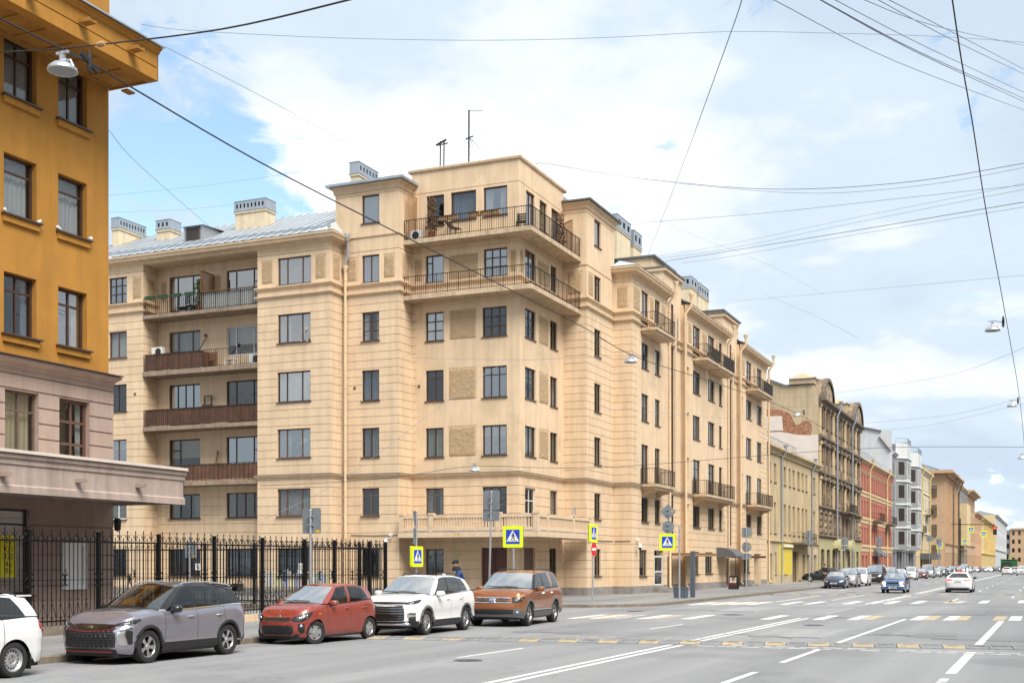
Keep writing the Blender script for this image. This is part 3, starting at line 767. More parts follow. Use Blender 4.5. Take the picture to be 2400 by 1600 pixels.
# --- corner block C
q1 = [f for f in grooves(XL, XL + 0.28, 7.10, 17.0, 0.445)]
c1, c2 = (-32.02, -30.9), (-28.5, -27.04)
wins = [(*c1, *ROW[5], dict(style='2G', **BROWN, curt='none')), (*c1, *ROW[4], dict(style='2T', **BROWN, curt='none')), (*c1, *ROW[3], dict(style='2', **BROWN, curt='curtain_green|full')),
  (*c1, *ROW[2], dict(style='2T', frame='frame_wood', curt='curtain_grey|sides')), (*c1, 1.32, 2.84, dict(style='2', frame='frame_wood', curt='curtain_grey|blind')),
  (*c2, *ROW[5], dict(style='3G', **BROWN, curt='none')), (*c2, *ROW[4], dict(style='3T', **BROWN, curt='none')), (*c2, *ROW[3], dict(style='3', **BROWN, curt='curtain_green|blind')),
  (*c2, 4.0, 6.25, dict(style='3G', **BROWN, curt='none')), (-28.57, -27.03, 0.3, 2.9, None),
  (*c1, *ROW[6], dict(style='2L', frame='frame_brown', curt='curtain_white|full')), (-28.42, -27.01, *ROW[6], dict(style='3G', **BROWN, curt='curtain_cream|full')),
  (-31.97, -30.87, 20.95, 22.64, dict(style='1', **DARK, curt='none')), (-30.45, -28.89, 21.08, 22.66, dict(style='1', **BROWN, curt='curtain_blue|full')), (-28.44, -27.01, 21.1, 22.68, dict(style='1', **BROWN, curt='curtain_white|sides'))]
wall(('Y', YC), XL, XC, 24.1, q1 + grooves(XL, XC, 0.70, 6.80, 0.51) + [(XL, XC, 19.50, 19.54, -0.03, 0), (XL, XC, 22.80, 22.84, -0.03, 0)]
     + panel(-30.5, -28.92, 14.5, 16.08) + panel(-30.55, -28.92, 11.15, 12.83) + panel(-30.55, -28.92, 8.0, 9.6) + panel(-30.55, -28.8, 17.85, 19.15) + panel(-32.7, -32.3, 17.95, 19.1) + panel(-26.8, -26.5, 17.95, 19.1), wins)
r1, r2 = (61.7, 63.2), (65.4, 66.5)
wins = [(*r1, *ROW[r], dict(style='2G' if r in (4, 5) else '2', **DARK)) for r in (3, 4, 5)] + [(*r2, *ROW[r], dict(style='2T' if r > 3 else '2', **DARK)) for r in (3, 4, 5)]
wins += [(*r1, 4.0, 6.23, dict(style='2G', frame='frame_white', curt='none')), (*r2, 4.0, 6.25, dict(style='1', frame='frame_wood', curt='curtain_grey|full')), (61.56, 63.15, 0.3, 2.9, None), (65.3, 66.4, 1.1, 2.91, dict(style='2', **DARK, curt='none')),
         (*r1, 17.0, 19.35, dict(style='2G', **BROWN)), (65.5, 66.4, 17.0, 19.3, dict(style='2G', **BROWN)),
         (61.86, 63.1, 20.3, 22.6, dict(style='2', **BROWN, curt='curtain_white|sides')), (63.8, 64.9, 20.9, 22.6, dict(style='1', **BROWN, curt='curtain_green|full')), (65.6, 66.8, 20.9, 22.62, dict(style='1', **BROWN))]
wall(('X', XC), YC, YD, 24.1, grooves(YC, YD, 0.70, 6.80, 0.51) + [(YC, YD, 19.50, 19.54, -0.03, 0), (YC, YD, 22.80, 22.84, -0.03, 0)]
     + panel(63.75, 65.1, 14.5, 16.0) + panel(63.75, 65.1, 11.15, 12.8) + panel(63.75, 65.1, 8.0, 9.6) + panel(63.6, 65.1, 17.85, 19.1) + panel(61.05, 61.4, 17.95, 19.1), wins)
# --- return D and tower face E
wall(('Y', YD), XC, XE, 23.2, courses(XC, XE) + panel(-26.0, -25.15, 17.95, 19.2) + [(XC, XE, 22.68, 22.72, -0.03, 0)], [])
e1 = (68.85, 70.0)
wall(('X', XE), YD, YE_ + 0.2, 23.2, [f for f in courses(YD, YE_ + .2) if f[2] < 19] + panel(67.85, 68.6, 17.95, 19.2) + [(YD, YE_ + .2, 22.68, 22.72, -0.03, 0)],
     [(*e1, *ROW[r], dict(style='1' if r == 7 else '2G' if r in (4, 5) else '2T', **DARK, curt='curtain_grey|full' if r in (3, 7, 6) else 'none')) for r in range(1, 8)])
wall(('N', YE_ + 0.2), -32.0, XE, 23.2, [], [], z0=ZE - 1, plinth=False)
wall(('Y', YE_), XE, XS, ZE, courses(XE, XS) + panel(-24.55, -23.9, 17.95, 19.2), [])
# --- street front: three bays between two stair bays
def street(y0, y1, wins, extra=()):
 f = grooves(y0, y1, 0.70, 6.80, 0.51) + [(y0, y1, 19.50, 19.54, -0.03, 0)] + list(extra)
 wall(('X', XS), y0, y1, ZE, f, wins)
w1, w2 = (74.24, 75.7), (77.14, 78.3)
ws = [(*w1, *ROW[r], dict(style='2', **DARK)) for r in (2, 4, 5)] + [(*w2, *ROW[r], dict(style='1', **DARK)) for r in (2, 4, 5)]
ws += [(*w1, 7.2, 9.62, dict(style='2', **BROWN, curt='curtain_cream|sides')), (*w2, 7.2, 9.62, dict(style='2T', **DARK)), (*w1, 17.0, 19.4, dict(style='2', **BROWN, curt='curtain_white|full')), (*w2, 17.0, 19.4, dict(style='2', **BROWN)),
       (73.8, 75.4, 1.25, 2.9, dict(style='1', **BROWN, curt='curtain_cream|blind')), (77.0, 79.0, 0.55, 2.9, None)]
street(YE_, 80.0, ws, grooves(YE_, 73.3, 7.1, 17.0, 0.445) + panel(72.6, 73.9, 17.95, 19.2) + panel(76.1, 76.8, 17.95, 19.2) + panel(78.7, 79.5, 17.95, 19.2))
w3, w4, w5 = (86.54, 88.5), (90.88, 92.8), (94.23, 95.2)
ws = [(*w, *ROW[r], dict(style='3' if w is not w5 else '1', **DARK)) for w in (w3, w4, w5) for r in (2, 4, 5)] + [(*w, 7.2, 9.62, dict(style='2T', **DARK)) for w in (w3, w4, w5)] + [(*w, 17.0, 19.4, dict(style='3G', **BROWN, curt='curtain_white|full')) for w in (w3, w4, w5)]
ws += [(86.3, 88.2, *ROW[1], dict(style='2', **DARK)), (90.0, 92.2, *ROW[1], dict(style='3', **DARK))]
niche = [(84.85, 85.5, ROW[r][0], ROW[r][1], -0.18, 0) for r in (2, 3, 4, 5)]
street(84.3, 96.6, ws, niche + panel(85.3, 86.1, 17.95, 19.2) + panel(89.2, 90.4, 17.95, 19.2) + panel(93.2, 93.9, 17.95, 19.2))
w6, w7 = (103.64, 105.7), (107.85, 109.8)
ws = [(*w, *ROW[r], dict(style='2' if r == 3 else '3', **DARK)) for w in (w6, w7) for r in (2, 4, 5)] + [(*w, 7.2, 9.62, dict(style='2', **DARK)) for w in (w6, w7)] + [(*w, 17.0, 19.4, dict(style='2G', **BROWN)) for w in (w6, w7)]
ws += [(102.7, 105.0, *ROW[1], dict(style='2', **DARK, curt='none')), (106.7, 109.5, 0.12, 2.9, None)]
street(101.3, 112.0, ws, [(101.9, 102.45, ROW[r][0], ROW[r][1], -0.18, 0) for r in (2, 3, 4, 5)] + grooves(108.5, 112.0, 7.1, 17.0, 0.445) + panel(102.2, 103.1, 17.95, 19.2) + panel(106.3, 107.3, 17.95, 19.2))
XT = -23.85
def stair_bay(y0, y1, g0, g1, dy0, dy1):
 """slightly recessed bay with a tall strip of glazing, risen above the eaves"""
 mb = MB()
 relief(mb, ('X', XT), y0, y1, Z0, 21.9, [(y0, y1, Z0, .62, .02, 1)] + grooves(y0, y1, 0.7, 6.8, 0.51) + panel((g1 + y1) / 2 - .3, (g1 + y1) / 2 + .3, 17.3, 19.2) + [(g0, g1, 3.5, 20.0, None, None), (dy0, dy1, 0.3, 2.5, None, None)])
 for (yy, k) in ((y0, 'Y'), (y1, 'N')):
  relief(mb, (k, yy), XT - 3, XT, ZE - 2, 21.9, [])
 for (yy, k) in ((y0, 'N'), (y1, 'Y')): relief(mb, (k, yy), XT - .1, XS - .001, Z0, ZE, [])
 mb.box(XT - 3.0, XT + 0.20, y0 - .12, y1 + .12, 21.9, 22.12, 0)
 mb.box(XT - 3.1, XT + 0.28, y0 - .18, y1 + .18, 22.12, 22.2, 2)
 mb.build('wall', ['tan_stucco', 'plinth_stone', 'zinc_dark'], BT)
 # pilasters beside the glazing
 pb = MB(); fbox(pb, ('X', XT), g1 + .06, g1 + .42, 6.9, 19.4, 0, 0.14)
 pb.build('pilaster', 'tan_trim', BT)
 fr = MB(); n = 17; hb = [3.5 + 16.5 * i / n for i in range(1, n)]
 frameboxes(fr, ('X', XT), g0, g1, 3.5, 20.0, -0.05, 0.06, [(g0 + g1) / 2], hb, bw=0.05)
 fo = fr.build('stair_window', 'frame_wood', BT)
 P = fp(('X', XT))
 zs = [3.56] + hb + [19.94]
 for a, b in zip(zs[:-1], zs[1:]):
  p = MB(); p.face([P(g0 + .06, a, -.03), P(g1 - .06, a, -.03), P(g1 - .06, b, -.03), P(g0 + .06, b, -.03)]); p.build('pane', 'pane_glass', fo, world=False)
 rm = MB(); rm.face([P(g0 - .3, 3.2, -.9), P(g1 + .3, 3.2, -.9), P(g1 + .3, 20.3, -.9), P(g0 - .3, 20.3, -.9)]); rm.build('room', 'room_dark', fo, world=False)
 d = MB(); fbox(d, ('X', XT), dy0, dy1, 0.3, 2.5, -0.2, -0.14); fbox(d, ('X', XT), dy0 + .12, dy1 - .12, 0.5, 1.1, -0.14, -0.12); fbox(d, ('X', XT), dy0 + .12, dy1 - .12, 1.25, 2.3, -0.14, -0.12)
 do = d.build('door', 'door_brown', BT); h = MB(); h.tube([(XT - .1, dy0 + .15, 1.1), (XT - .06, dy0 + .15, 1.1), (XT - .06, dy0 + .15, 1.35), (XT - .1, dy0 + .15, 1.35)], 0.015); h.build('handle', 'galvanised', do, world=False)
stair_bay(80.0, 84.3, 81.4, 82.26, 80.7, 82.1)
stair_bay(96.6, 101.3, 98.5, 99.26, 97.6, 98.8)
for (y0, y1, x) in ((87.6, 93.0, -27.0), (108.8, 115.3, -27.0)):
 # taller stair heads set back from the street
 mb = MB(); mb.box(x - 6, x, y0, y1, 20.5, 24.9, 0); mb.box(x, x + 0.10, y0 + .5, y1 - .5, 23.9, 24.25, 0)
 rf = MB(); rf.box(x - 6.2, x + 0.25, y0 - .2, y1 + .2, 24.9, 25.02, 0)
 mb.build('stair_head', 'tan_stucco', BT); rf.build('roof', 'zinc_dark', BT)
wall(('N', 112.0), -40.0, XS, ZE, [], [], plinth=False)
# --- cornices, string courses and eaves swept round the outline
def sweep(path, prof, mt, name, parent=None, closed_ends=True, smooth=False):
 n = len(path); off = []
 for i, p in enumerate(path):
  p = Vector(p); dirs = []
  if i > 0: dirs.append((p - Vector(path[i - 1])).normalized())
  if i < n - 1: dirs.append((Vector(path[i + 1]) - p).normalized())
  ns = [Vector((d.y, -d.x)) for d in dirs]
  if len(ns) == 1: mvec = ns[0]
  else:
   s_ = ns[0] + ns[1]; mvec = s_ / max(0.2, s_.dot(ns[0]))
  off.append((p, mvec))
 mb = MB(); rows_ = [[(p.x + v.x * d, p.y + v.y * d, z) for d, z in prof] for p, v in off]
 mb.grid(rows_)
 if closed_ends:
  mb.face(rows_[0]); mb.face(rows_[-1][::-1])
 return mb.build(name, mt, parent or BT, smooth)
P_WING = [(-56, YA), (XW, YA), (XW, YR)]
P_MAIN = [(XA0, YR), (XA0, YA), (XA1, YA), (XA1, YB), (XL, YB), (XL, YC), (XC, YC), (XC, YD), (XE, YD), (XE, YE_), (XS, YE_), (XS, 80.0)]
P_ST = [[(XT, 80.0), (XT, 84.3)], [(XS, 84.3), (XS, 96.6)], [(XT, 96.6), (XT, 101.3)], [(XS, 101.3), (XS, 112.0)]]
for path in [P_WING, P_MAIN] + P_ST:
 sweep(path, [(-0.02, 6.78), (0.05, 6.80), (0.07, 6.90), (0.15, 6.94), (0.17, 7.02), (-0.02, 7.06)], 'tan_trim', 'cornice')
 sweep(path, [(-0.02, 7.058), (0.19, 7.024), (0.19, 7.034), (-0.02, 7.075)], 'zinc_dark', 'flashing')
 sweep(path, [(-0.02, 17.02), (0.05, 17.04), (0.09, 17.10), (0.15, 17.14), (0.15, 17.20), (-0.02, 17.23)], 'tan_trim', 'string_course')
 sweep(path, [(-0.02, 17.50), (0.05, 17.52), (0.09, 17.60), (0.15, 17.64), (0.15, 17.70), (-0.02, 17.735)], 'tan_trim', 'string_course')
EAVE = [(-0.02, 19.90), (0.06, 19.93), (0.10, 20.02), (0.42, 20.10), (0.45, 20.20), (0.52, 20.30), (0.52, 20.38), (-0.1, 20.40)]
sweep([(-56, YA), (XA1, YA), (XA1, YB)], EAVE, 'tan_trim', 'eave')
sweep([(XE, YE_), (XS, YE_), (XS, 80.0)], EAVE, 'tan_trim', 'eave')
for path in (P_ST[1], P_ST[3]): sweep(path, EAVE, 'tan_trim', 'eave')
# string course over floor seven's floor line
sweep([(-37.02, YB), (XL, YB), (XL, YC)], [(-.01, 20.30), (0.06, 20.32), (0.06, 20.40), (-.01, 20.42)], 'tan_trim', 'string_course')
sweep([(XC, YD), (XE, YD), (XE, YE_ + .2)], [(-.01, 19.60), (0.03, 19.61), (0.03, 19.66), (-.01, 19.67)], 'tan_trim', 'string_course')
# tower tops
for (path, z) in (([(-37.02, 64.5), (-37.02, YB), (XL, YB), (XL, YC + .6)], 23.1), ([(XC - .1, YD), (XE, YD), (XE, YE_ + .2), (XE - 4, YE_ + .2)], 23.15)):
 sweep(path, [(-.02, z - .25), (0.07, z - .22), (0.10, z), (0.24, z + .08), (0.26, z + .14), (-.3, z + .16)], 'tan_trim', 'tower_cornice')
sweep([(-37.02, 64.5), (-37.02, YB), (XL, YB), (XL, YC + .6)], [(-.3, 23.27), (0.40, 23.26), (0.42, 23.29), (0.42, 23.42), (-.3, 23.50)], 'zinc', 'roof_edge')
sweep([(XC - .1, YD), (XE, YD), (XE, YE_ + .2), (XE - 4, YE_ + .2)], [(-.3, 23.32), (0.36, 23.31), (0.38, 23.33), (0.38, 23.42), (-.3, 23.55)], 'zinc_dark', 'roof_edge')
sweep([(XL - .2, YC), (XC, YC), (XC, YD + .3)], [(-.3, 24.05), (0.04, 24.02), (0.10, 24.06), (0.12, 24.14), (0.12, 24.19), (-.3, 24.22)], 'tan_trim', 'parapet_cap')
# --- roofs
def roof_sheet(parent, a, b, c, d, seam=0.03, mt='roof_metal'):
 """one standing-seam sheet a-b (eave) to d-c (ridge)"""
 mb = MB(); mb.face([a, b, c, d]); A, D_ = Vector(a), Vector(d)
 mb.bar(A + Vector((0, 0, seam * .6)), D_ + Vector((0, 0, seam * .6)), 0.022, seam, 1)
 return mb.build('roof_sheet', [mt, 'zinc_dark'], parent)
def sheets(x0, x1, ye, ze, yr, zr, n):
 for i in range(n):
  a, b = x0 + (x1 - x0) * i / n, x0 + (x1 - x0) * (i + 1) / n
  dz = random.uniform(-.004, .004)
  roof_sheet(BT, (a, ye, ze + dz), (b, ye, ze + dz), (b, yr, zr + dz), (a, yr, zr + dz))
sheets(-56.0, -37.0, YA - 0.50, 20.43, 64.6, 23.78, 30)
mb = MB(); mb.face([(-37.0, YA - .5, 20.43), (-36.0, YA - .5, 20.43), (-36.4, YB + .1, 20.6), (-37.0, YB + .1, 21.5)]); mb.build('roof_sheet', 'roof_metal', BT)
for i in range(20):      # snow guard plates along the eave
 a = -56 + i * 1.0; zz = 20.43 + 0.95 * .5
 mb = MB(); mb.box(a + .02, min(a + .98, -36.75), YA + .42, YA + .46, 20.86, 21.02); mb.build('eave_gutter', 'zinc', BT)
mb = MB(); mb.face([(-23.08, 71.8, 20.43), (-24.83, 71.8, 20.43), (-24.83, 73.5, 21.19)]); mb.face([(-23.08, 71.8, 20.43), (-24.83, 73.5, 21.19), (-23.08, 73.5, 20.43)]); mb.build('roof_sheet', 'roof_metal', BT)
for (y0, y1) in ((73.5, 80.0), (84.3, 96.6), (101.3, 112.4)):
 n = round((y1 - y0) / .65)
 for i in range(n):
  a, b = y0 + (y1 - y0) * i / n, y0 + (y1 - y0) * (i + 1) / n
  roof_sheet(BT, (XS + .52, a, 20.43), (XS + .52, b, 20.43), (-29.5, b, 23.2), (-29.5, a, 23.2))
 mb = MB(); mb.box(XS - .5, XS - .46, y0, y1, 20.9, 21.05); mb.build('eave_gutter', 'zinc_dark', BT)
mb = MB(); mb.box(-36.9, XL - .1, YB + .1, 66, 23.2, 23.4); mb.box(XL, XC - .12, YC + .12, 72, 23.7, 23.9); mb.box(-32, XE - .12, YD + .12, YE_ + .1, 23.2, 23.42); mb.box(-56, -30, 64.6, 64.8, 15, 23.75); mb.box(-29.6, -29.4, 64.8, 112, 15, 23.15); mb.box(-56.2, -56, YA, 64.8, 0, 20.5)  # unseen back sheets and slabs added to keep light out of the hollow block
mb.face([(-33, 61.4, 23.95), (-27.0, 61.4, 23.95), (-29.9, 64.4, 25.0)]); mb.face([(-27.0, 61.4, 23.95), (-27.0, 69.0, 23.95), (-29.9, 66, 25.0), (-29.9, 64.4, 25.0)]); mb.face([(-33, 61.4, 23.95), (-29.9, 64.4, 25.0), (-29.9, 66, 25.0), (-33, 69, 23.95)])
mb.build('roof', 'zinc', BT)
# loggia ceiling, yard ground behind
mb = MB(); mb.box(XW, XA0, YA, YR, 19.89, 19.99); mb.build('loggia_ceiling', 'tan_trim', BT)
# --- chimneys
def chimney(x0, x1, y0, y1, z0, z1, zc, side, n, sides2=0):
 """plastered stack with a zinc hood that has a row of square vents; side: the face with vents"""
 c = MB(); c.box(x0, x1, y0, y1, z0, z1); c.box(x0 - .06, x1 + .06, y0 - .06, y1 + .06, z1 - .16, z1 - .02)
 co = c.build('chimney', 'chimney_plaster', BT)
 h = MB(); e = 0.05; wz = (z1 + (zc - z1) * .28, z1 + (zc - z1) * .72)
 for f, s0, s1, k in ((('Y', y0 - e), x0 - e, x1 + e, n if side == 'Y' else sides2), (('X', x1 + e), y0 - e, y1 + e, n if side == 'X' else sides2), (('W', x0 - e), y0 - e, y1 + e, 0), (('N', y1 + e), x0 - e, x1 + e, 0)):
  ft = []
  if k:
   st_ = (s1 - s0 - .16) / k
   ft = [(s0 + .08 + st_ * (i + .25), s0 + .08 + st_ * (i + .72), wz[0], wz[1], None, None) for i in range(k)]
  relief(h, f, s0, s1, z1 - .0, zc, ft, 0.05)
 h.face([(x0 - e, y0 - e, zc), (x1 + e, y0 - e, zc), (x1 + e, y1 + e, zc), (x0 - e, y1 + e, zc)])
 h.box(x0 - .09, x1 + .09, y0 - .09, y1 + .09, z1 - .03, z1 + .0, 0); h.box(x0 - .08, x1 + .08, y0 - .08, y1 + .08, zc, zc + .03, 0)
 h.box(x0 + .1, x1 - .1, y0 + .1, y1 - .1, z1, zc - .03, 1)
 h.build('chimney_hood', ['zinc', 'frame_dark'], co, world=False)
chimney(-55.5, -54.95, 62.0, 64.5, 21, 23.75, 24.36, 'X', 9)
chimney(-51.88, -50.85, 62.0, 63.0, 21, 23.22, 23.78, 'Y', 3)
chimney(-45.83, -43.6, 62.0, 63.0, 21, 23.67, 24.25, 'Y', 8)
chimney(-37.6, -37.05, 62.0, 64.2, 21, 24.95, 25.6, 'X', 6)
chimney(-31.5, -30, 88.2, 91.5, 21, 27.6, 28.6, 'X', 3, 2)
chimney(-31.5, -30, 92.3, 94.3, 21, 27.3, 28.4, 'X', 2, 2)
chimney(-31.0, -30, 109.2, 111.3, 21, 27.5, 28.4, 'X', 2, 2)
chimney(-31.0, -30, 112.0, 115.6, 21, 27.4, 28.4, 'X', 4, 2)
# dormer on the left roof
mb = MB(); mb.box(-48.15, -46.75, 60.0, 62.6, 21.3, 22.45); mb.face([(-48.3, 59.85, 22.45), (-46.6, 59.85, 22.45), (-46.6, 63.0, 22.6), (-48.3, 63.0, 22.6)])
do = mb.build('dormer', 'zinc', BT); mb = MB(); mb.face([(-47.95, 59.99, 21.55), (-46.95, 59.99, 21.55), (-46.95, 59.99, 22.38), (-47.95, 59.99, 22.38)]); mb.build('opening', 'room_dark', do, world=False)  # flat dark sheet on the solid box puts the opening's shade into colour
mb = MB(); frameboxes(mb, ('Y', 60.0), -47.98, -46.92, 21.52, 22.40, 0.0, .07, [], [], th=.05); mb.build('frame', 'frame_wood', do, world=False)
# --- down pipes
def downpipe(path, r=0.075, mt='pipe_tan', funnel=True, parent=None, step=2.1):
 mb = MB(); mb.tube(path, r, 10)
 for (a, b) in zip(path[:-1], path[1:]):
  a = Vector(a); b = Vector(b)
  if abs(a.z - b.z) > 4:
   n = int(abs(a.z - b.z) / step)
   for i in range(n + 1):
    p = a.lerp(b, (i + .3) / (n + 1)); mb.lathe([(r, -.03), (r + .018, -.03), (r + .018, .03), (r, .03)], 10, p)
 if funnel:
  p = path[0]; mb.lathe([(r, -.28), (r * 1.1, -.1), (r * 2.1, .12), (r * 2.1, .2), (r * 1.9, .2)], 10, (p[0], p[1], p[2]))
 return mb.build('downpipe', mt, parent or BT, smooth=40)
downpipe([(-36.28, 59.26, 18.6), (-36.28, 59.26, 0.35), (-36.2, 58.95, 0.2)], 0.085)
mb = MB(); mb.tube([(-36.0, 59.0, 20.25), (-36.05, 59.15, 19.9), (-36.05, 59.2, 19.4), (-36.25, 59.25, 19.0), (-36.28, 59.26, 18.55)], .095, 10); mb.lathe([(.09, -.2), (.19, .12), (.19, .2)], 10, (-36.0, 59.0, 20.3)); mb.build('downpipe', 'galvanised', BT, smooth=40)
for y, x in ((80.15, XS + .14), (84.15, XS + .14), (96.85, XS + .14), (101.1, XS + .14), (112.25, XS + .16)):
 downpipe([(x + .42, y, 20.9), (x + .42, y, 20.3), (x, y - .1, 19.7), (x, y, 0.5), (x + .2, y, 0.3)], 0.10, step=2.3)
# --- balconies
def slab_poly(poly, z0, z1, mt, name='balcony', parent=None):
 mb = MB(); mb.face([(x, y, z1) for x, y in poly]); mb.face([(x, y, z0) for x, y in poly][::-1])
 n = len(poly)
 for i in range(n):
  a, b = poly[i], poly[(i + 1) % n]
  mb.face([(*a, z0), (*b, z0), (*b, z1), (*a, z1)])
 return mb.build(name, mt, parent or BT)
YBF, XBF = 59.88, -25.16
notch = [(XL + .01, YBF), (XBF, YBF), (XBF, YD - .01), (XC + .01, YD - .01), (XC + .01, YC - .01), (XL + .01, YC - .01)]
for (zb, zt, zr) in ((19.78, 20.02, 21.12), (16.68, 16.93, 17.98)):
 b = slab_poly(notch, zb, zt, 'concrete')
 railing(b, [(XL + .05, YBF + .06), (XBF - .06, YBF + .06), (XBF - .06, YD - .05)], zt, zr, 0.135, every=5, w=False, th=0.015)
for (zb, zt) in ((16.63, 16.84), (13.2, 13.47), (9.93, 10.16), (6.6, 6.82)):
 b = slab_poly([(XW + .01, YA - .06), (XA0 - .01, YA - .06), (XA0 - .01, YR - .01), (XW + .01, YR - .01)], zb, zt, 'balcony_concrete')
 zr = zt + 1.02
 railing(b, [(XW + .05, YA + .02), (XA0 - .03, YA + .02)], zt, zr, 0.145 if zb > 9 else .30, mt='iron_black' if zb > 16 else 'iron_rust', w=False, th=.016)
 def planks(x0, x1, y, w, mt, z0, z1, nm):
  n = round((x1 - x0) / w); mb = MB()
  for i in range(n):
   a, c = x0 + (x1 - x0) * i / n, x0 + (x1 - x0) * (i + 1) / n; j = random.uniform(-.006, .006)
   mb.box(a + .004, c - .004, y + j, y + .022 + j, z0 + random.uniform(0, .02), z1 + random.uniform(-.015, .012))
  return mb.build(nm, mt, b, world=False)
 if zb > 16:
  mb = MB(); mb.grid(curtain_rows(lambda s, z, d: (s, YA + .09 + d, z), -45.3, XA0 - .04, zt + .04, zr - .05, 0.0, 0.012)); mb.build('balcony_screen', 'curtain_grey', b, world=False)
  mb = MB(); mb.box(-45.3, XA0, YA - .02, YA + .06, zr, zr + .04); mb.build('handrail', 'wood_brown', b, world=False)
 elif zb > 13:
  planks(XW + .1, -45.3, YA + .05, .15, 'wood_panel', zt + .06, zr - .02, 'plank_screen')
  mb = MB(); mb.box(-45.33, -45.28, YA + .05, YR - .02, zt + .06, zr - .02); mb.build('plank_screen', 'wood_panel', b, world=False)
 elif zb > 9: planks(XW + .1, XA0 - .05, YA + .05, .15, 'wood_panel', zt + .08, zr - .01, 'plank_screen')
 else: planks(XW + .1, XA0 - .05, YA + .05, .62, 'wood_panel', zt + .1, zr - .03, 'plank_screen')
# first-floor balcony with the concrete balustrade
YF, XF = 58.95, -24.45
poly = [(XL + .25, YF - .12), (XF + .12, YF - .12), (XF + .12, YD - .35), (XC + .01, YD - .35), (XC + .01, YC - .01), (XL + .01, YC - .01), (XL + .01, YF + .35), (XL + .25, YF + .35)]
bal = slab_poly(poly, 3.44, 3.72, 'baluster_paint')
sb = MB(); sb.box(XL + .3, XF + .02, YF - .06, YF + .14, 3.72, 3.80); sb.box(XF - .16, XF + .04, YF + .14, YD - .4, 3.72, 3.80); sb.build('balustrade_base', 'plinth_stone', bal, world=False)
def post(x, y, w=0.22):
 mb = MB(); mb.box(x - w / 2, x + w / 2, y - w / 2, y + w / 2, 3.74, 4.72); mb.box(x - w / 2 - .03, x + w / 2 + .03, y - w / 2 - .03, y + w / 2 + .03, 4.66, 4.76)
 mb.build('balustrade_post', 'baluster_paint', bal, world=False)
for x in (XL + .42, -30.65, -26.66, XF - .05): post(x, YF + .04, .26)
for y in (60.4, 64.3, YD - .5): post(XF - .05, y, .22)
for a, b in ((XL + .55, -30.79), (-30.51, -26.79), (-26.53, XF - .19)):
 mb = MB(); mb.box(a, b, YF - .05, YF + .12, 4.48, 4.66); mb.build('handrail', 'baluster_paint', bal, world=False)
 mb = MB(); mb.box(a, b, YF - .05, YF + .12, 3.80, 3.96); mb.build('bottom_rail', 'baluster_paint', bal, world=False)
 n = round((b - a) / .17)
 for i in range(n):
  x = a + (b - a) * (i + .5) / n; mb = MB(); mb.box(x - .045, x + .045, YF - .01, YF + .08, 3.96, 4.48); mb.build('baluster', 'baluster_paint', bal, world=False)
for a, b in ((YF + .18, 60.28), (60.52, 64.18), (64.42, YD - .62)):
 mb = MB(); mb.box(XF - .13, XF + .04, a, b, 4.48, 4.66); mb.build('handrail', 'baluster_paint', bal, world=False)
 mb = MB(); mb.box(XF - .13, XF + .04, a, b, 3.80, 3.96); mb.build('bottom_rail', 'baluster_paint', bal, world=False)
 n = round((b - a) / .17)
 for i in range(n):
  y = a + (b - a) * (i + .5) / n; mb = MB(); mb.box(XF - .09, XF, y - .04, y + .04, 3.96, 4.48); mb.build('baluster', 'baluster_paint', bal, world=False)
# street balconies
def street_balcony(y0, y1, z, x1=-22.5, screen=None, bracket=False):
 b = slab_poly([(XS + .01, y0), (x1, y0), (x1, y1), (XS + .01, y1)], z - .18, z, 'concrete')
 mb = MB(); mb.box(XS + .02, x1 - .12, y0 + .15, y1 - .15, z - .32, z - .18); mb.build('slab_rib', 'tan_trim', b, world=False)
 railing(b, [(XS + .03, y0 + .05), (x1 - .05, y0 + .05), (x1 - .05, y1 - .05), (XS + .03, y1 - .05)], z, z + 1.0, 0.15, 'iron_rust', w=False, th=.016)
 if bracket:
  for yy in (y0 + .5, y1 - .7):
   k = MB(); k.prism([(0, 0), (.85, 0), (.8, -.14), (.35, -.22), (.12, -.42), (0, -.46)], lambda u, v: (XS + .01 + u, yy, z - .32 + v), lambda u, v: (XS + .01 + u, yy + .22, z - .32 + v)); k.build('bracket', 'tan_trim', b, world=False)
 if screen:
  mb = MB(); mb.box(x1 - .075, x1 - .068, screen[0], screen[1], z + .06, z + .95); mb.build('balcony_screen', 'plastic_black', b, world=False)
street_balcony(74.0, 78.2, 16.93); street_balcony(74.0, 78.2, 7.06, bracket=True)
street_balcony(86.4, 90.2, 16.93, screen=(88.4, 90.1)); street_balcony(90.5, 95.0, 16.93, screen=(91.6, 94.9))
street_balcony(86.2, 95.0, 7.06, bracket=True)
street_balcony(103.4, 109.6, 16.93, screen=(105.8, 109.5)); street_balcony(103.4, 109.6, 7.06, bracket=True)
# --- doors
def panel_door(face, s0, s1, z0, z1, mt, leaves=2, name='door', depth=-0.16):
 d = MB(); fbox(d, face, s0, s1, z0, z1, depth - .05, depth, 0); w = (s1 - s0) / leaves
 for i in range(leaves):
  a, b = s0 + i * w + .09, s0 + (i + 1) * w - .09
  for (u, v) in ((.06, .28), (.32, .46), (.50, .92)): fbox(d, face, a, b, z0 + (z1 - z0) * u, z0 + (z1 - z0) * v, depth, depth + .03, 0)
  if i: fbox(d, face, s0 + i * w - .03, s0 + i * w + .03, z0, z1, depth, depth + .045, 0)
 o = d.build(name, mt, BT)
 h = MB(); P = fp(face); sx = s0 + w - .07
 h.tube([P(sx, z0 + 1.0, depth), P(sx, z0 + 1.0, depth + .06), P(sx, z0 + 1.22, depth + .06), P(sx, z0 + 1.22, depth)], .014); h.build('handle', 'galvanised', o, world=False)
 return o
panel_door(('Y', YC), -28.57, -27.03, 0.3, 2.9, 'door_maroon')
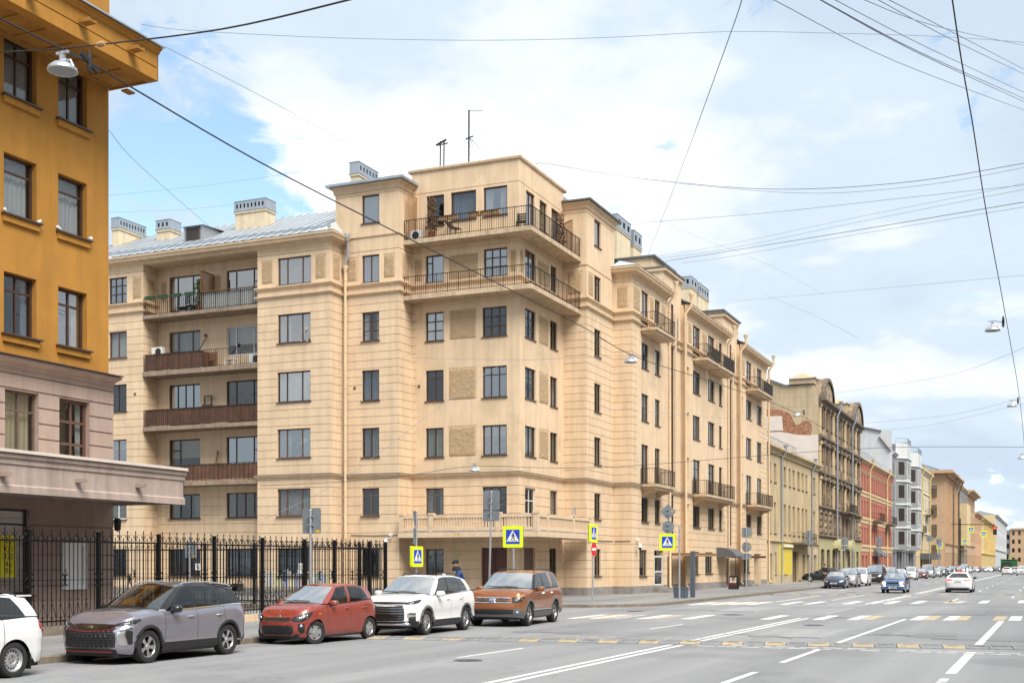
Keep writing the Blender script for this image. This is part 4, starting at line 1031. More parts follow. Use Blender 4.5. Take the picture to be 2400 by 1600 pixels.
panel_door(('X', XC), 61.56, 63.15, 0.3, 2.9, 'door_brown', 1)
d = MB(); frameboxes(d, ('X', XS), 77.05, 78.95, .58, 2.55, -.10, .11, [], [1.5], th=.08); do = d.build('door', 'frame_white', BT, label='white framed glazed shop door')
d = MB(); d.face([(XS - .06, 77.1, .6), (XS - .06, 78.9, .6), (XS - .06, 78.9, 2.5), (XS - .06, 77.1, 2.5)]); d.build('pane', 'pane_glass', do, world=False)
d = MB(); d.box(XS - .9, XS - .5, 76.9, 79.1, .55, 2.95); d.build('room', 'room_dark', do, world=False)
# carriage gate passage at the far end
d = MB(); d.box(XS - 2.0, XS - 1.95, 106.7, 109.5, 0.1, 2.95); d.box(XS - 2, XS - .2, 106.55, 106.69, 0.1, 2.95); d.box(XS - 2, XS - .2, 109.51, 109.7, .1, 2.95); d.build('passage', 'tan_trim', BT)
# entrance canopies
cn = MB(); cn.box(XS + .01, -21.9, 80.4, 86.6, 2.55, 2.72); cn.box(XS + .01, -21.85, 80.35, 86.65, 2.72, 2.76); cn.build('entrance_canopy', 'wood_pale', BT)
cn = MB(); cn.box(XS + .01, -22.0, 97.2, 104.0, 2.5, 2.62); cn.box(XS + .01, -21.95, 97.15, 104.05, 2.62, 2.66); cn.build('entrance_canopy', 'wood_brown', BT)
aw = MB(); rows_ = []
for i in range(9):
 a = R(90 * i / 8); rows_.append([(XS + .02 + 1.5 * math.sin(a), 93.4, 2.55 + .75 * math.cos(a)), (XS + .02 + 1.5 * math.sin(a), 96.4, 2.55 + .75 * math.cos(a))])
aw.grid(rows_); aw.face([r[0] for r in rows_] + [(XS + .02, 93.4, 2.55)]); aw.face([r[1] for r in rows_] + [(XS + .02, 96.4, 2.55)])
ao = aw.build('awning', 'plastic_grey', BT, smooth=40)
for yy in (93.45, 96.35):
 k = MB(); k.tube([(XS + 1.5, yy, 2.55), (XS + 1.5, yy, 0.15)], .03); k.build('awning_post', 'iron_black', ao, world=False)
# steps at the doors
for (y0, y1, n) in ((76.7, 79.3, 2), (80.5, 82.4, 1), (101.0, 104.0, 2)):
 for i in range(n):
  s_ = MB(); s_.box(XS + .03, XS + 1.0 - .32 * i, y0 + .1 * i, y1 - .1 * i, .144 + .16 * i, .30 + .16 * i); s_.build('step', 'plinth_stone', BT)
# iron grilles on the ground-floor yard windows
for (face, s0, s1) in ((FW, -40.0, -37.8), (('Y', YR), -48.72, -46.42), (('Y', YR), -44.5, -41.95), (FW, -52.2, -50.85), (('Y', YB), -35.28, -34.17)):
 mb = MB(); P = fp(face); n = round((s1 - s0) / .14)
 for i in range(n + 1): mb.bar(P(s0 + (s1 - s0) * i / n, 1.28, .06), P(s0 + (s1 - s0) * i / n, 2.9, .06), .016)
 for z in (1.32, 1.9, 2.45, 2.88): mb.bar(P(s0, z, .06), P(s1, z, .06), .02)
 mb.build('window_grille', 'iron_black', BT)
# ================================================================== the ochre and mauve building at the left edge
BO = thing('ochre_building', 'ochre plaster building over a mauve rusticated base, wide boxed eaves, left edge', 'building', (-27, 28, 0))
YO = 30.0; XO = -27.0; XM = -26.8
rg = random.Random(5)
def owall(face, s0, s1, z0, z1, feats, wins, mats, m=0):
 mb = MB(); f = list(feats)
 for w in wins: f.append((w[0], w[1], w[2], w[3], None, None))
 relief(mb, face, s0, s1, z0, z1, f, 0.26)
 mb.build('wall', mats, BO)
cols = [(25.80, 27.02), (27.87, 29.06)] + [(23.7 - 2.1 * i - 1.22, 23.7 - 2.1 * i) for i in range(6)]
orow = [(15.28, 16.95), (11.92, 13.65), (8.53, 10.28)]
ow = [(a, b, z0, z1) for (a, b) in cols for (z0, z1) in orow]
owall(('X', XO), 8.0, YO, 7.75, 18.6, [], ow, ['ochre_stucco'])
for i, (a, b) in enumerate(cols[:3]):
 for j, (z0, z1) in enumerate(orow):
  st_ = ('2T', '1T', '2T')[j] if i != 1 else ('2T', '1T', '2T')[j]
  cu = ('curtain_white|full', 'curtain_white|full', 'curtain_blue|sides' if i == 0 else 'curtain_cream|sides')[j]
  w = window(BO, ('X', XO), a, b, z0, z1, style=st_, frame='frame_brown', curt=cu, depth=-0.24, fw=0.075, rng=rg)
  s_ = MB(); fbox(s_, ('X', XO), a - .1, b + .12, z0 - .05, z0 - .003, -.17, .16); s_.build('sill', 'brown_metal', w, world=False)
  s_ = MB(); fbox(s_, ('X', XO), a - .06, b + .06, z0 - .24, z0 - .055, 0, .09); s_.build('sill_block', 'ochre_stucco', w, world=False)
  if j == 1:      # crumbs of white foam left on the sill ends
   f_ = MB()
   for e in (a - .03, b + .05):
    for q in range(4): f_.lathe([(0.0, .09), (.035, .06), (.045, .02), (.03, 0), (0, 0)], 6, (XO + .06 + random.uniform(-.03, .06), e + random.uniform(-.05, .05), z0 + random.uniform(-.01, .06)))
   f_.build('sealant_foam', 'white_paint', w, world=False)
# end wall towards the side yard
ew = [(x, x + 1.3, z0, z1) for x in (-31.5, -34.5) for (z0, z1) in orow]
owall(('N', YO), -37.0, XO, 7.75, 18.6, [], ew, ['ochre_stucco'])
for (a, b, c, d) in ew: window(BO, ('N', YO), a, b, c, d, style='2T', frame='frame_brown', depth=-.2, rng=rg)
# mauve base
pc = [(25.65, 26.9), (27.71, 28.96)] + [(23.6 - 2.1 * i - 1.25, 23.6 - 2.1 * i) for i in range(6)]
sh = (18.0, 26.56)
gz = [7.38, 6.97, 6.52, 6.07, 5.63, 5.2]
feats = [(8, YO, z - .022, z + .022, -.035, 0) for z in gz] + [(8, YO, z - .022, z + .022, -.035, 0) for z in (3.12, 2.70, 2.27, 1.83, 1.36)] + [(8, YO, 0.1, .95, .05, 0)]
owall(('X', XM), 8.0, YO, 0.1, 7.8, feats, [(a, b, 4.85, 6.93) for a, b in pc] + [(sh[0], sh[1], 1.13, 3.57)], ['mauve_stucco'])
owall(('N', YO), -37.0, XM, 0.1, 7.8, [(-37, XM, z - .022, z + .022, -.035, 0) for z in gz + [3.54, 3.12, 2.70, 2.27, 1.83, 1.36]], [], ['mauve_stucco'])
window(BO, ('X', XM), *pc[0], 4.85, 6.93, style='2T', frame='frame_wood', curt='curtain_cream|full', depth=-.22, rng=rg)
window(BO, ('X', XM), *pc[1], 4.85, 6.93, style='2G', frame='frame_redbrown', curt='curtain_white|sides', depth=-.22, fw=.1, rng=rg)
window(BO, ('X', XM), *pc[2], 4.85, 6.93, style='2T', frame='frame_wood', curt='curtain_cream|full', depth=-.22, rng=rg)
def sweep_o(path, prof, mt, name): return sweep(path, prof, mt, name, BO)
po = [(XM, 8.0), (XM, YO), (-48.0, YO)]
# path direction is reversed so that "right of travel" is outside: build with mirrored order
sweep_o([(XM, 8.0), (XM, YO - 0.0)], [(-.02, 7.55), (.05, 7.57), (.08, 7.66), (.34, 7.74), (.34, 7.80), (-.25, 7.86)], 'mauve_stucco', 'cornice')
sweep_o([(XM, 8.0), (XM, YO + .0)], [(-.25, 7.865), (.40, 7.81), (.42, 7.82), (.42, 7.845), (-.25, 7.90)], 'brown_metal', 'flashing')
# street canopy slab: fascia with mouldings and water spouts
cb = MB()
cb.box(XM + .03, -24.09, 8.0, YO - .03, 3.92, 4.6); cb.build('canopy', 'mauve_canopy', BO)
sweep_o([(-24.09, 8.0), (-24.09, YO)], [(-.05, 3.80), (.06, 3.80), (.06, 3.98), (.02, 4.02), (.02, 4.50), (.06, 4.54), (.06, 4.64), (.12, 4.70), (.12, 4.80), (-.2, 4.80)], 'mauve_canopy', 'canopy_fascia')
cb = MB(); cb.box(XM + .01, -24.07, YO - .028, YO, 3.82, 4.78); cb.build('canopy_fascia', 'mauve_canopy', BO)
sweep_o([(-24.09, 8.0), (-24.09, YO)], [(-2.6, 4.98), (.17, 4.81), (.19, 4.82), (.19, 4.90), (-2.6, 5.05)], 'mauve_cap', 'canopy_capping')
for y in (20.4, 22.93, 25.54, 27.92):
 s_ = MB(); s_.box(-24.1, -23.78, y - .08, y + .08, 4.20, 4.23); s_.box(-24.1, -23.78, y - .08, y - .06, 4.23, 4.30); s_.box(-24.1, -23.78, y + .06, y + .08, 4.23, 4.30); s_.build('water_spout', 'mauve_stucco', BO)
# boxed eaves
ef = MB(); XF_ = -25.05
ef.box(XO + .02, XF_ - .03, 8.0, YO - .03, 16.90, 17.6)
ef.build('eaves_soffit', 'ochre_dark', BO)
sweep_o([(XF_ - .03, 8.0), (XF_ - .03, YO)], [(-.35, 16.83), (.03, 16.83), (.03, 17.20), (-.01, 17.22), (.03, 17.24), (.03, 17.62), (.10, 17.66), (.12, 17.72), (.20, 17.76), (.20, 17.80), (-.3, 17.80)], 'ochre_stucco', 'eaves_fascia')
cb = MB(); cb.box(XO + .03, XF_, YO - .028, YO, 16.83, 17.79); cb.build('eaves_fascia', 'ochre_stucco', BO)
sweep_o([(XF_ - .03, 8.0), (XF_ - .03, YO + .05)], [(-.4, 17.95), (.26, 17.81), (.27, 17.82), (.27, 17.86), (-.4, 18.0)], 'zinc', 'eaves_flashing')
y = YO - .12
while y > 9:      # recessed soffit panels framed by ribs, and the fine vertical boards of the fascia
 s_ = MB(); s_.box(XO + .25, XF_ - .42, y - 1.0, y - .95, 16.86, 16.90); s_.box(XO + .2, XO + .25, y - 1.0, y, 16.86, 16.9); s_.box(XF_ - .42, XF_ - .37, y - 1.0, y, 16.86, 16.9); s_.build('soffit_rib', 'ochre_dark', BO)
 y -= 1.0
for y in (26.75, 28.75, 24.75, 22.75):
 s_ = MB(); s_.box(XF_ + .03, XF_ + .42, y - .14, y + .14, 17.26, 17.30); s_.box(XF_ + .03, XF_ + .42, y - .14, y - .12, 17.30, 17.36); s_.box(XF_ + .03, XF_ + .42, y + .12, y + .14, 17.30, 17.36); s_.build('water_spout', 'ochre_dark', BO)
s_ = MB(); s_.box(XO + .5, XO + .75, YO - .0, YO + .35, 16.75, 16.80); s_.build('water_spout', 'ochre_dark', BO)
s_ = MB(); s_.box(-37, -26.92, 8, YO - .05, 17.9, 22.5); s_.build('attic', 'ochre_stucco', BO)
# shop front with the letting notice
sf = MB(); frameboxes(sf, ('X', XM), sh[0], sh[1], 1.13, 3.57, -.2, .07, [24.6, 22.6, 20.6], [3.13]); so = sf.build('shop_window', 'frame_brown', BO)
for a, b in ((18.1, 20.55), (20.65, 22.55), (22.65, 24.55), (24.65, 26.48)):
 for z0, z1 in ((1.2, 3.09), (3.17, 3.5)):
  p = MB(); p.face([(XM - .17, a, z0), (XM - .17, b, z0), (XM - .17, b, z1), (XM - .17, a, z1)]); p.build('pane', 'lamp_glass', so, world=False)
p = MB(); p.box(XM - 2.0, XM - 1.9, 17.5, 27, .9, 3.8); p.build('room', 'room_dark', so, world=False)
s_ = MB(); s_.box(XM - .02, XM + .12, 18, 26.7, 1.06, 1.12); s_.build('sill', 'frame_redbrown', so, world=False)
def text_mesh(txt, size, fn, depth=0.002, align='CENTER'):
 """lettering as a mesh whose (u, v) letters are placed by fn"""
 cu = bpy.data.curves.new('lettering', 'FONT'); cu.body = txt; cu.size = size; cu.align_x = align; cu.align_y = 'CENTER'; cu.resolution_u = 2
 o = bpy.data.objects.new('lettering', cu); COL.objects.link(o)
 dg = bpy.context.evaluated_depsgraph_get(); me = bpy.data.meshes.new_from_object(o.evaluated_get(dg))
 bpy.data.objects.remove(o); bpy.data.curves.remove(cu)
 for v in me.vertices: v.co = fn(v.co.x, v.co.y)
 return me
def lettering(txt, size, fn, mt, parent, name='lettering', world=False):
 me = text_mesh(txt, size, fn); me.materials.clear(); me.materials.append(M[mt])
 return link(name, me, parent, None, world)
yp = MB(); yp.box(XM - .168, XM - .160, 24.9, 26.19, 1.62, 2.81); yo = tag(yp.build('letting_notice', 'sign_yellow'), 'yellow letting notice with black phone number inside the shop window', 'notice')
M['sign_yellow2'] = mat('notice_yellow', (0.80, 0.68, 0.010), 0.6); yo.data.materials.clear(); yo.data.materials.append(M['notice_yellow'])
for i, ch in enumerate('АРЕНДА'):
 lettering(ch, .19, lambda u, v, i=i: (XM - .158, 25.52 + u, 2.66 - .176 * i + v), 'plastic_black', yo)
for i, ch in enumerate(('+7', '921', '320', '46', '96')):
 lettering(ch, .25, lambda u, v, i=i: (XM - .158, 25.93 + u, 2.61 - .203 * i + v), 'plastic_black', yo)
# white framed notice case / service door in the wall
wd = MB(); frameboxes(wd, ('X', XM), 27.81, 28.79, 1.24, 2.64, .0, .12, [], [], th=.06); wo_ = wd.build('service_hatch', 'sign_white', BO, label='white framed hatch in the mauve wall')
p = MB(); fbox(p, ('X', XM), 27.9, 28.7, 1.34, 2.54, .0, .02); p.build('hatch_panel', 'sign_white', wo_, world=False)
p = MB(); p.tube([(XM + .06, 27.87, 1.85), (XM + .1, 27.87, 1.85), (XM + .1, 27.87, 1.75)], .012); p.build('handle', 'plastic_grey', wo_, world=False)
lampb = MB(); lampb.lathe([(0, .1), (.09, .08), (.12, 0), (.11, -.1), (.10, -.28), (.0, -.34)], 10, (XM + .05, YO + .12, 3.35)); lampb.bar((XM, YO, 3.45), (XM + .05, YO + .12, 3.42), .03)
lampb.build('wall_lamp', 'plastic_black', BO, smooth=40)
# ================================================================== iron yard fence
XFN = -23.75
def spiral(cx, cz, r, a0, turns, sgn, n=12, y=0.0):
 return [(0, cx + sgn * (r * (1 - .75 * i / n)) * math.cos(a0 + turns * 2 * math.pi * i / n), cz + (r * (1 - .75 * i / n)) * math.sin(a0 + turns * 2 * math.pi * i / n)) for i in range(n + 1)]
def finial_mesh():
 mb = MB()
 mb.bar((0, 0, 0), (0, 0, .28), .016)
 mb.lathe([(.0, .34), (.012, .30), (.026, .275), (.008, .255), (.016, .245), (.0, .235)], 6)
 for s_ in (-1, 1):
  # S-curl that springs from the rail beside the bar
  pts = [(0, s_ * .085, .0), (0, s_ * .045, .045), (0, s_ * .018, .09), (0, s_ * .022, .14), (0, s_ * .05, .175), (0, s_ * .08, .165), (0, s_ * .088, .135), (0, s_ * .07, .115), (0, s_ * .055, .13)]
  mb.tube(pts, .0115, 4)
 return mb.mesh('finial', 'iron_black')
FIN = finial_mesh()
def scroll_mesh(kind):
 mb = MB()
 if kind == 'post':      # half scroll that leans on a post (opens towards +y)
  pts = [(0, .20, 0), (0, .13, .03), (0, .085, .08), (0, .09, .15), (0, .13, .185), (0, .165, .165), (0, .155, .135)]
  for z in (1, -1): mb.tube([(x, y - .1, zz * z) for x, y, zz in pts], .014, 5)
 else:
  for sy in (1, -1):
   for z in (1, -1):
    mb.tube([(0, sy * .015, .0), (0, sy * .02, z * .07), (0, sy * .03, z * .12), (0, sy * .07, z * .165), (0, sy * .095, z * .14), (0, sy * .075, z * .12)], .014, 5)
  mb.prism([(0, .09), (.055, 0), (0, -.09), (-.055, 0)], lambda u, v: (.012, u, v), lambda u, v: (-.012, u, v))
 return mb.mesh('scroll', 'iron_black')
SC_POST, SC_MID = scroll_mesh('post'), scroll_mesh('mid')
def panel_mesh(L_):
 """bars, rails and the lattice of curls at the foot; runs along +y from 0 to L_"""
 mb = MB(); n = max(2, round(L_ / .16)); s_ = L_ / n
 for i in range(1, n):
  y = s_ * i; mb.bar((0, y, .24), (0, y, 2.46 if i % 2 else 2.58), .018)
 mb.bar((0, 0, 2.45), (0, L_, 2.45), .045, .04); mb.bar((0, 0, .36), (0, L_, .36), .045, .04); mb.bar((0, 0, 1.43), (0, L_, 1.43), .014)
 for i in range(1, n - 1, 2):
  y = s_ * i; yl, yr = y - s_, y + s_
  for e in (yl, yr):
   if 0 < e < L_: mb.tube([(0, y, .86), (0, (y + e) / 2, .64), (0, e, .40)], .009, 4)
   sg = 1 if e > y else -1
   mb.tube([(0, y, .84), (0, y + sg * .02, .90), (0, y + sg * .06, .925), (0, y + sg * .085, .90), (0, y + sg * .07, .875)], .0085, 4)
   mb.tube([(0, y + sg * .01, .40), (0, y + sg * .03, .46), (0, y + sg * .06, .475), (0, y + sg * .075, .45), (0, y + sg * .06, .43)], .0085, 4)
 return mb.mesh('fence_bars', 'iron_black'), n, s_
pmb = MB(); pmb.box(-.047, .047, -.047, .047, 0, 2.70); pmb.box(-.053, .053, -.053, .053, 2.70, 2.72); POSTM = pmb.mesh('post', 'iron_black')
PM = {}
def fence_run(root, p0, p1, last=False):
 a = Vector((*p0, .15)); b = Vector((*p1, .15)); L_ = round((b - a).length, 2)
 if L_ not in PM: PM[L_] = panel_mesh(L_)
 me, n, s_ = PM[L_]; ang = math.atan2(b.y - a.y, b.x - a.x) - math.pi / 2
 def put(mesh, off, nm, par, rz=0.0):
  o = link(nm, mesh, par, None, False)
  o.location = off; o.rotation_euler = (0, 0, rz); return o
 pn = put(me, a - root.location, 'fence_panel', root, ang)
 for i in range(1, n, 2): put(FIN, (0, s_ * i, 2.47), 'finial', pn)
 put(SC_POST, (0, .06, 1.43), 'scroll', pn); put(SC_POST, (0, L_ - .06, 1.43), 'scroll', pn, math.pi)
 if L_ > 1.5: put(SC_MID, (0, L_ / 2, 1.43), 'scroll', pn)
 put(POSTM, a - root.location, 'post', root)
 if last: put(POSTM, b - root.location, 'post', root)
f1 = thing('iron_fence', 'tall black wrought iron fence with finials along the pavement behind the parked cars', 'fence', (XFN, 30, 0)); del OFFS[f1.name]
ys = [13.5, 16.0, 18.5, 21.0, 23.51, 26.0, 28.47, 31.06, 33.6, 36.1, 38.05, 40.56, 41.8]
for i in range(len(ys) - 1): fence_run(f1, (XFN, ys[i]), (XFN, ys[i + 1]), i == len(ys) - 2)
mb = MB()
for a in range(13, 42, 2):
 st = MB(); st.box(-.14, .14, a - 30 + .01, a - 30 + 1.99, .144, .37 + random.uniform(-.01, .01)); link('plinth_stone_block', st.mesh('plinth_stone_block', 'granite' if a < 30 else 'tan_trim'), f1, None, False)
f2 = thing('iron_fence', 'black iron fence at the rear of the yard, in front of the ground-floor windows', 'fence', (XFN - 10, 41.8, 0)); del OFFS[f2.name]
xs = [XFN - 1.2 - 2.5 * i for i in range(10)]
fence_run(f2, (xs[0], 41.8), (XFN - .07, 41.8))
for i in range(9): fence_run(f2, (xs[i + 1], 41.8), (xs[i], 41.8))
for i in range(11):
 st = MB(); st.box(-14 + 2 * i + .01, -14 + 2 * i + 1.99, -.12, .12, .144, .36); link('plinth_stone_block', st.mesh('plinth_stone_block', 'granite'), f2, None, False)
# small paper notices on the rear fence
for (x, y, z, w, h, lab) in ((-32.9, 41.75, 1.75, .28, .27, 'white paper notice with dark print on the rear fence, left one'), (-27.75, 41.75, 1.62, .33, .42, 'white paper notice with a small picture on the rear fence, right one')):
 nb = MB(); nb.box(x, x + w, y - .004, y, z, z + h); no = tag(nb.build('paper_notice', 'white_paint'), lab, 'notice')
 pb = MB()
 for i in range(3): pb.box(x + .04, x + w - .04 - .05 * (i % 2), y - .006, y - .005, z + h * (.35 + .18 * i), z + h * (.35 + .18 * i) + .02)
 pb.lathe([(0, -.002), (.045, -.002), (.045, 0)], 8, (x + w * .6, y - .006, z + h * .3), 'Y'); pb.build('print', 'frame_redbrown', no, world=False)
# painted mural at the foot of the projecting bay: row of book spines
mu = MB(); x = -41.2; mi = 0
mur = thing('wall_mural', 'pale mural of upright coloured book spines on the tan wall behind the fence', 'mural', (-39, YA - .03, .7))
for nm, c in (('mural_a', (.62, .56, .36)), ('mural_b', (.58, .58, .50)), ('mural_c', (.32, .40, .34)), ('mural_d', (.50, .28, .20)), ('mural_e', (.36, .38, .52)), ('mural_f', (.62, .56, .40))): mat(nm, c, .9, var=.1, vscale=3)
rm = random.Random(3)
while x < -36.6:
 w = rm.uniform(.10, .24); h = rm.uniform(.75, 1.05); mb = MB(); mb.box(x, min(x + w - .015, -36.55), YA - .030, YA - .026, .68, .68 + h); mb.build('book_spine', rm.choice(['mural_a', 'mural_b', 'mural_a', 'mural_f', 'mural_c', 'mural_d', 'mural_e', 'mural_b']), mur); x += w
# ================================================================== the row of houses farther down the street
XH = -23.9  # several house colours below are paled to stand in for distance haze
mat('h_yellow', (0.53, 0.405, 0.235), 0.92, var=0.18, vscale=0.5, streak=0.25, bump=.2, dirt=((0.40, 0.335, 0.25), 0.32, .56, .66))
mat('h_yellow_bright', (0.62, 0.47, 0.06), 0.8, var=.08, vscale=1)
mat('h_dark', (0.25, 0.18, 0.12), 0.92, var=0.30, vscale=0.8, streak=0.35, bump=.3, dirt=((0.45, 0.34, 0.225), 0.7, .54, .64))
mat('h_dark_trim', (0.17, 0.13, 0.095), 0.92, var=0.35, vscale=2, streak=.3)
mat('h_olive', (0.38, 0.34, 0.18), 0.85, var=.1, vscale=1)
mat('h_red', (0.42, 0.155, 0.105), 0.9, var=.10, vscale=.8, streak=.12)
mat('h_cream', (0.62, 0.47, 0.27), 0.9, var=.08, vscale=1, streak=.1)
mat('h_cream_light', (0.64, 0.56, 0.40), 0.9, var=.08, vscale=1, streak=.1)
mat('h_grey', (0.235, 0.235, 0.24), 0.9, var=.15, vscale=1, streak=.15)
mat('h_white', (0.54, 0.545, 0.54), 0.9, var=.06, vscale=1, streak=.12)
mat('h_brown', (0.48, 0.315, 0.19), 0.9, var=.08, vscale=.7, streak=.1)
mat('h_orange', (0.55, 0.33, 0.185), 0.9, var=.08, vscale=.7, streak=.1)
mat('h_gold', (0.62, 0.465, 0.20), 0.9, var=.08, vscale=.7, streak=.1)
mat('firewall_plaster', (0.48, 0.37, 0.235), 0.92, var=0.12, vscale=.5, streak=.2, bump=.3, bscale=12)
mat('whitewash', (0.66, 0.57, 0.50), 0.92, var=0.10, vscale=.8, bump=.3, bscale=12)
mat('old_brick', (0.33, 0.15, 0.08), 0.95, var=0.5, vscale=3.5, bump=.6, bscale=14, dirt=((0.45, 0.32, 0.22), 2.5, .56, .66))
WCACHE = {}
def far_window(parent, w, h, loc, face='X', frame='frame_brown', arch=False, pane='pane_tinted'):
 """shared window meshes: frame with two casements, pane behind"""
 key = (round(w, 2), round(h, 2), face, frame, pane, arch)
 if key not in WCACHE:
  fr = MB(); fc = (face, 0.0); frameboxes(fr, fc, 0, w, 0, h, -.30, .08, [w / 2], [h * .68], th=.05)
  P = fp(fc); pn = MB(); pn.face([P(.06, .06, -.28), P(w - .06, .06, -.28), P(w - .06, h - .06, -.28), P(.06, h - .06, -.28)])
  rm_ = MB(); rm_.face([P(-.1, -.1, -.5), P(w + .1, -.1, -.5), P(w + .1, h + .1, -.5), P(-.1, h + .1, -.5)])
  sl = MB(); fbox(sl, fc, -.06, w + .06, -.06, -.004, -.24, .1)
  WCACHE[key] = (fr.mesh('window', frame), pn.mesh('pane', pane), rm_.mesh('room', 'room_dark'), sl.mesh('sill', 'h_dark_trim'))
 a, b_, c, d = WCACHE[key]
 o = link('window', a, parent, None, False); o.location = Vector(loc) - parent.location
 for nm, mm in (('pane', b_), ('room', c), ('sill', d)): link(nm, mm, o, None, False)
 return o
def house(name, label, y0, y1, ztop, cols, rws, wallm, x=XH, extra=(), left=None, leftz=None, gf=None, mats=None, frame='frame_brown', cornices=(), trim='h_cream', roofm='zinc', depth=14, rise=2.2, reveal=.34, wallfeats=True, pane='pane_tinted'):
 root = thing(name, label, 'building', (x - 3, (y0 + y1) / 2, 0))
 mb = MB(); f = list(extra)
 ops = [(a, b, c, d) for (a, b) in cols for (c, d) in rws]
 if gf:
  f = [(y0, y1, .1, gf[0], .03, 1)] + f; ops += gf[2]
 f += [(*q, None, None) for q in ops]
 relief(mb, ('X', x), y0, y1, .1, ztop, f, reveal)
 mb.build('wall', [wallm] + ([gf[1]] if gf else [wallm]) + [trim], root)
 for k, (a, b, c, d) in enumerate(ops): far_window(root, b - a, d - c, (x, a, c), 'X', frame, pane=pane)
 s_ = MB(); relief(s_, ('Y', y0), x - depth, x, .1, leftz or ztop, [], .2); s_.build('gable_wall', left or wallm, root)
 s_ = MB(); relief(s_, ('N', y1), x - depth, x, .1, ztop, [], .2); s_.build('gable_wall', left or wallm, root)
 for (z, pr, h) in cornices:
  sweep([(x, y0), (x, y1)], [(-.02, z - h), (pr * .3, z - h), (pr * .4, z - h * .5), (pr, z - h * .3), (pr, z), (-.02, z + .04)], trim, 'cornice', root)
 r_ = MB(); r_.face([(x + .35, y0, ztop + .05), (x + .35, y1, ztop + .05), (x - depth / 2, y1, ztop + rise), (x - depth / 2, y0, ztop + rise)]); r_.face([(x - depth, y0, ztop), (x - depth, y1, ztop), (x - depth / 2, y1, ztop + rise), (x - depth / 2, y0, ztop + rise)])
 r_.face([(x, y0 + .02, ztop), (x - depth, y0 + .02, ztop), (x - depth / 2, y0 + .02, ztop + rise)]); r_.build('roof', roofm, root)
 return root
# ---- house 1: shabby yellow house
h1c = [(114.2, 115.35), (116.7, 117.8), (121.45, 122.55), (123.9, 124.9), (126.05, 127.25), (128.65, 129.85), (131.05, 132.2), (133.25, 134.4), (138.1, 139.3)]
H1 = house('yellow_house', 'shabby yellow three-storey house with peeling plaster, between the tan block and the ornate house', 112.6, 141.3, 13.2, h1c, [(9.84, 11.64), (4.96, 7.9)], 'h_yellow', gf=(4.1, 'h_yellow', [(114.25, 115.7, .2, 3.0), (117.0, 117.8, 1.0, 3.1), (121.6, 122.7, 1.0, 3.1), (125.8, 129.2, .2, 3.3), (131.4, 133.0, .9, 3.0), (134.2, 136.0, .9, 3.0), (138.3, 140.0, .5, 3.0)]), frame='frame_wood', cornices=((4.25, .22, .25), (13.2, .55, .7)), trim='h_yellow', pane='pane_glass')
mb = MB(); fbox(mb, ('X', XH), 118.9, 125.5, .9, 4.0, .032, .05); mb.build('painted_front', 'h_yellow_bright', H1)
mb = MB(); mb.box(XH + .08, XH + .2, 120.4, 125.4, 3.62, 3.98); so = mb.build('shop_sign', 'h_yellow_bright', H1); mb = MB()
mb.box(XH + .2, XH + .24, 120.8, 125.0, 3.68, 3.92); mb.build('sign_lettering', 'white_paint', so, world=False)
for y in (119.9, 136.7): downpipe([(XH + .5, y, 13.4), (XH + .5, y, 13.0), (XH + .12, y, 12.3), (XH + .12, y, .3)], .11, 'pipe_grey', parent=H1)
b_ = MB(); b_.box(XH + .01, XH + 1.1, 125.3, 134.2, 4.02, 4.2); bo = b_.build('balcony', 'h_dark_trim', H1); railing(bo, [(XH, 125.4), (XH + 1.05, 125.4), (XH + 1.05, 134.1), (XH, 134.1)], 4.2, 5.2, .2, 'iron_rust', w=False)
railing(H1, [(XH - .8, 113.2), (XH - .8, 132)], 13.5, 14.4, 1.0, 'iron_rust', every=1, name='roof_rail')
# ---- house 2: dark ornate house with the firewall
h2c = [(143.2 + 3.15 * i, 144.75 + 3.15 * i) for i in range(10)]
H2 = house('ornate_house', 'dark sooty ornate house with arched gables, heavy balconies and olive shopfront', 141.5, 175.4, 20.9, h2c, [(17.8, 19.9), (13.9, 15.9), (9.1, 11.4), (5.7, 7.9)], 'h_dark', gf=(5.0, 'h_olive', [(143.0 + 4.05 * i, 145.2 + 4.05 * i, .6, 3.7) for i in range(8)]), left='firewall_plaster', leftz=22.3, cornices=((5.3, .3, .3), (8.6, .35, .35), (12.6, .4, .6), (16.7, .45, .7), (21.0, .7, .8)), trim='h_dark_trim', rise=1.6, depth=16)
for i in range(11):      # pilasters with capitals and ornament consoles
 y = 142.2 + 3.15 * i
 for z0, z1 in ((8.7, 12.1), (12.8, 16.1), (16.9, 20.4)):
  p = MB(); fbox(p, ('X', XH), y - .28, y + .28, z0, z1, 0, .16); fbox(p, ('X', XH), y - .38, y + .38, z1 - .35, z1, 0, .26); p.build('pilaster', 'h_dark' if i % 3 else 'h_cream', H2)
rs = random.Random(8)
for i in range(10):
 for z in (12.0, 16.1):
  p = MB(); y = 143.0 + 3.15 * i
  for q in range(5): p.lathe([(0, .25), (.2, .15), (.26, -.1), (.1, -.3), (0, -.34)], 6, (XH + .15, y + .35 + q * .36, z + rs.uniform(-.25, .3)))
  p.build('stucco_ornament', 'h_dark_trim', H2)
for i in range(20):      # diamond-cut rustic blocks of the first floor
 for j in range(4):
  y = 141.8 + 1.66 * i; z = 5.5 + .75 * j
  if any(a - .2 < y + .7 and y < b + .2 for a, b in h2c): continue
  p = MB(); P = fp(('X', XH)); c = P(y + .7, z + .33, .28); q = [P(y + .05, z, .02), P(y + 1.35, z, .02), P(y + 1.35, z + .66, .02), P(y + .05, z + .66, .02)]
  for k in range(4): p.face([q[k], q[(k + 1) % 4], c])
  p.build('rustic_block', 'h_dark', H2)
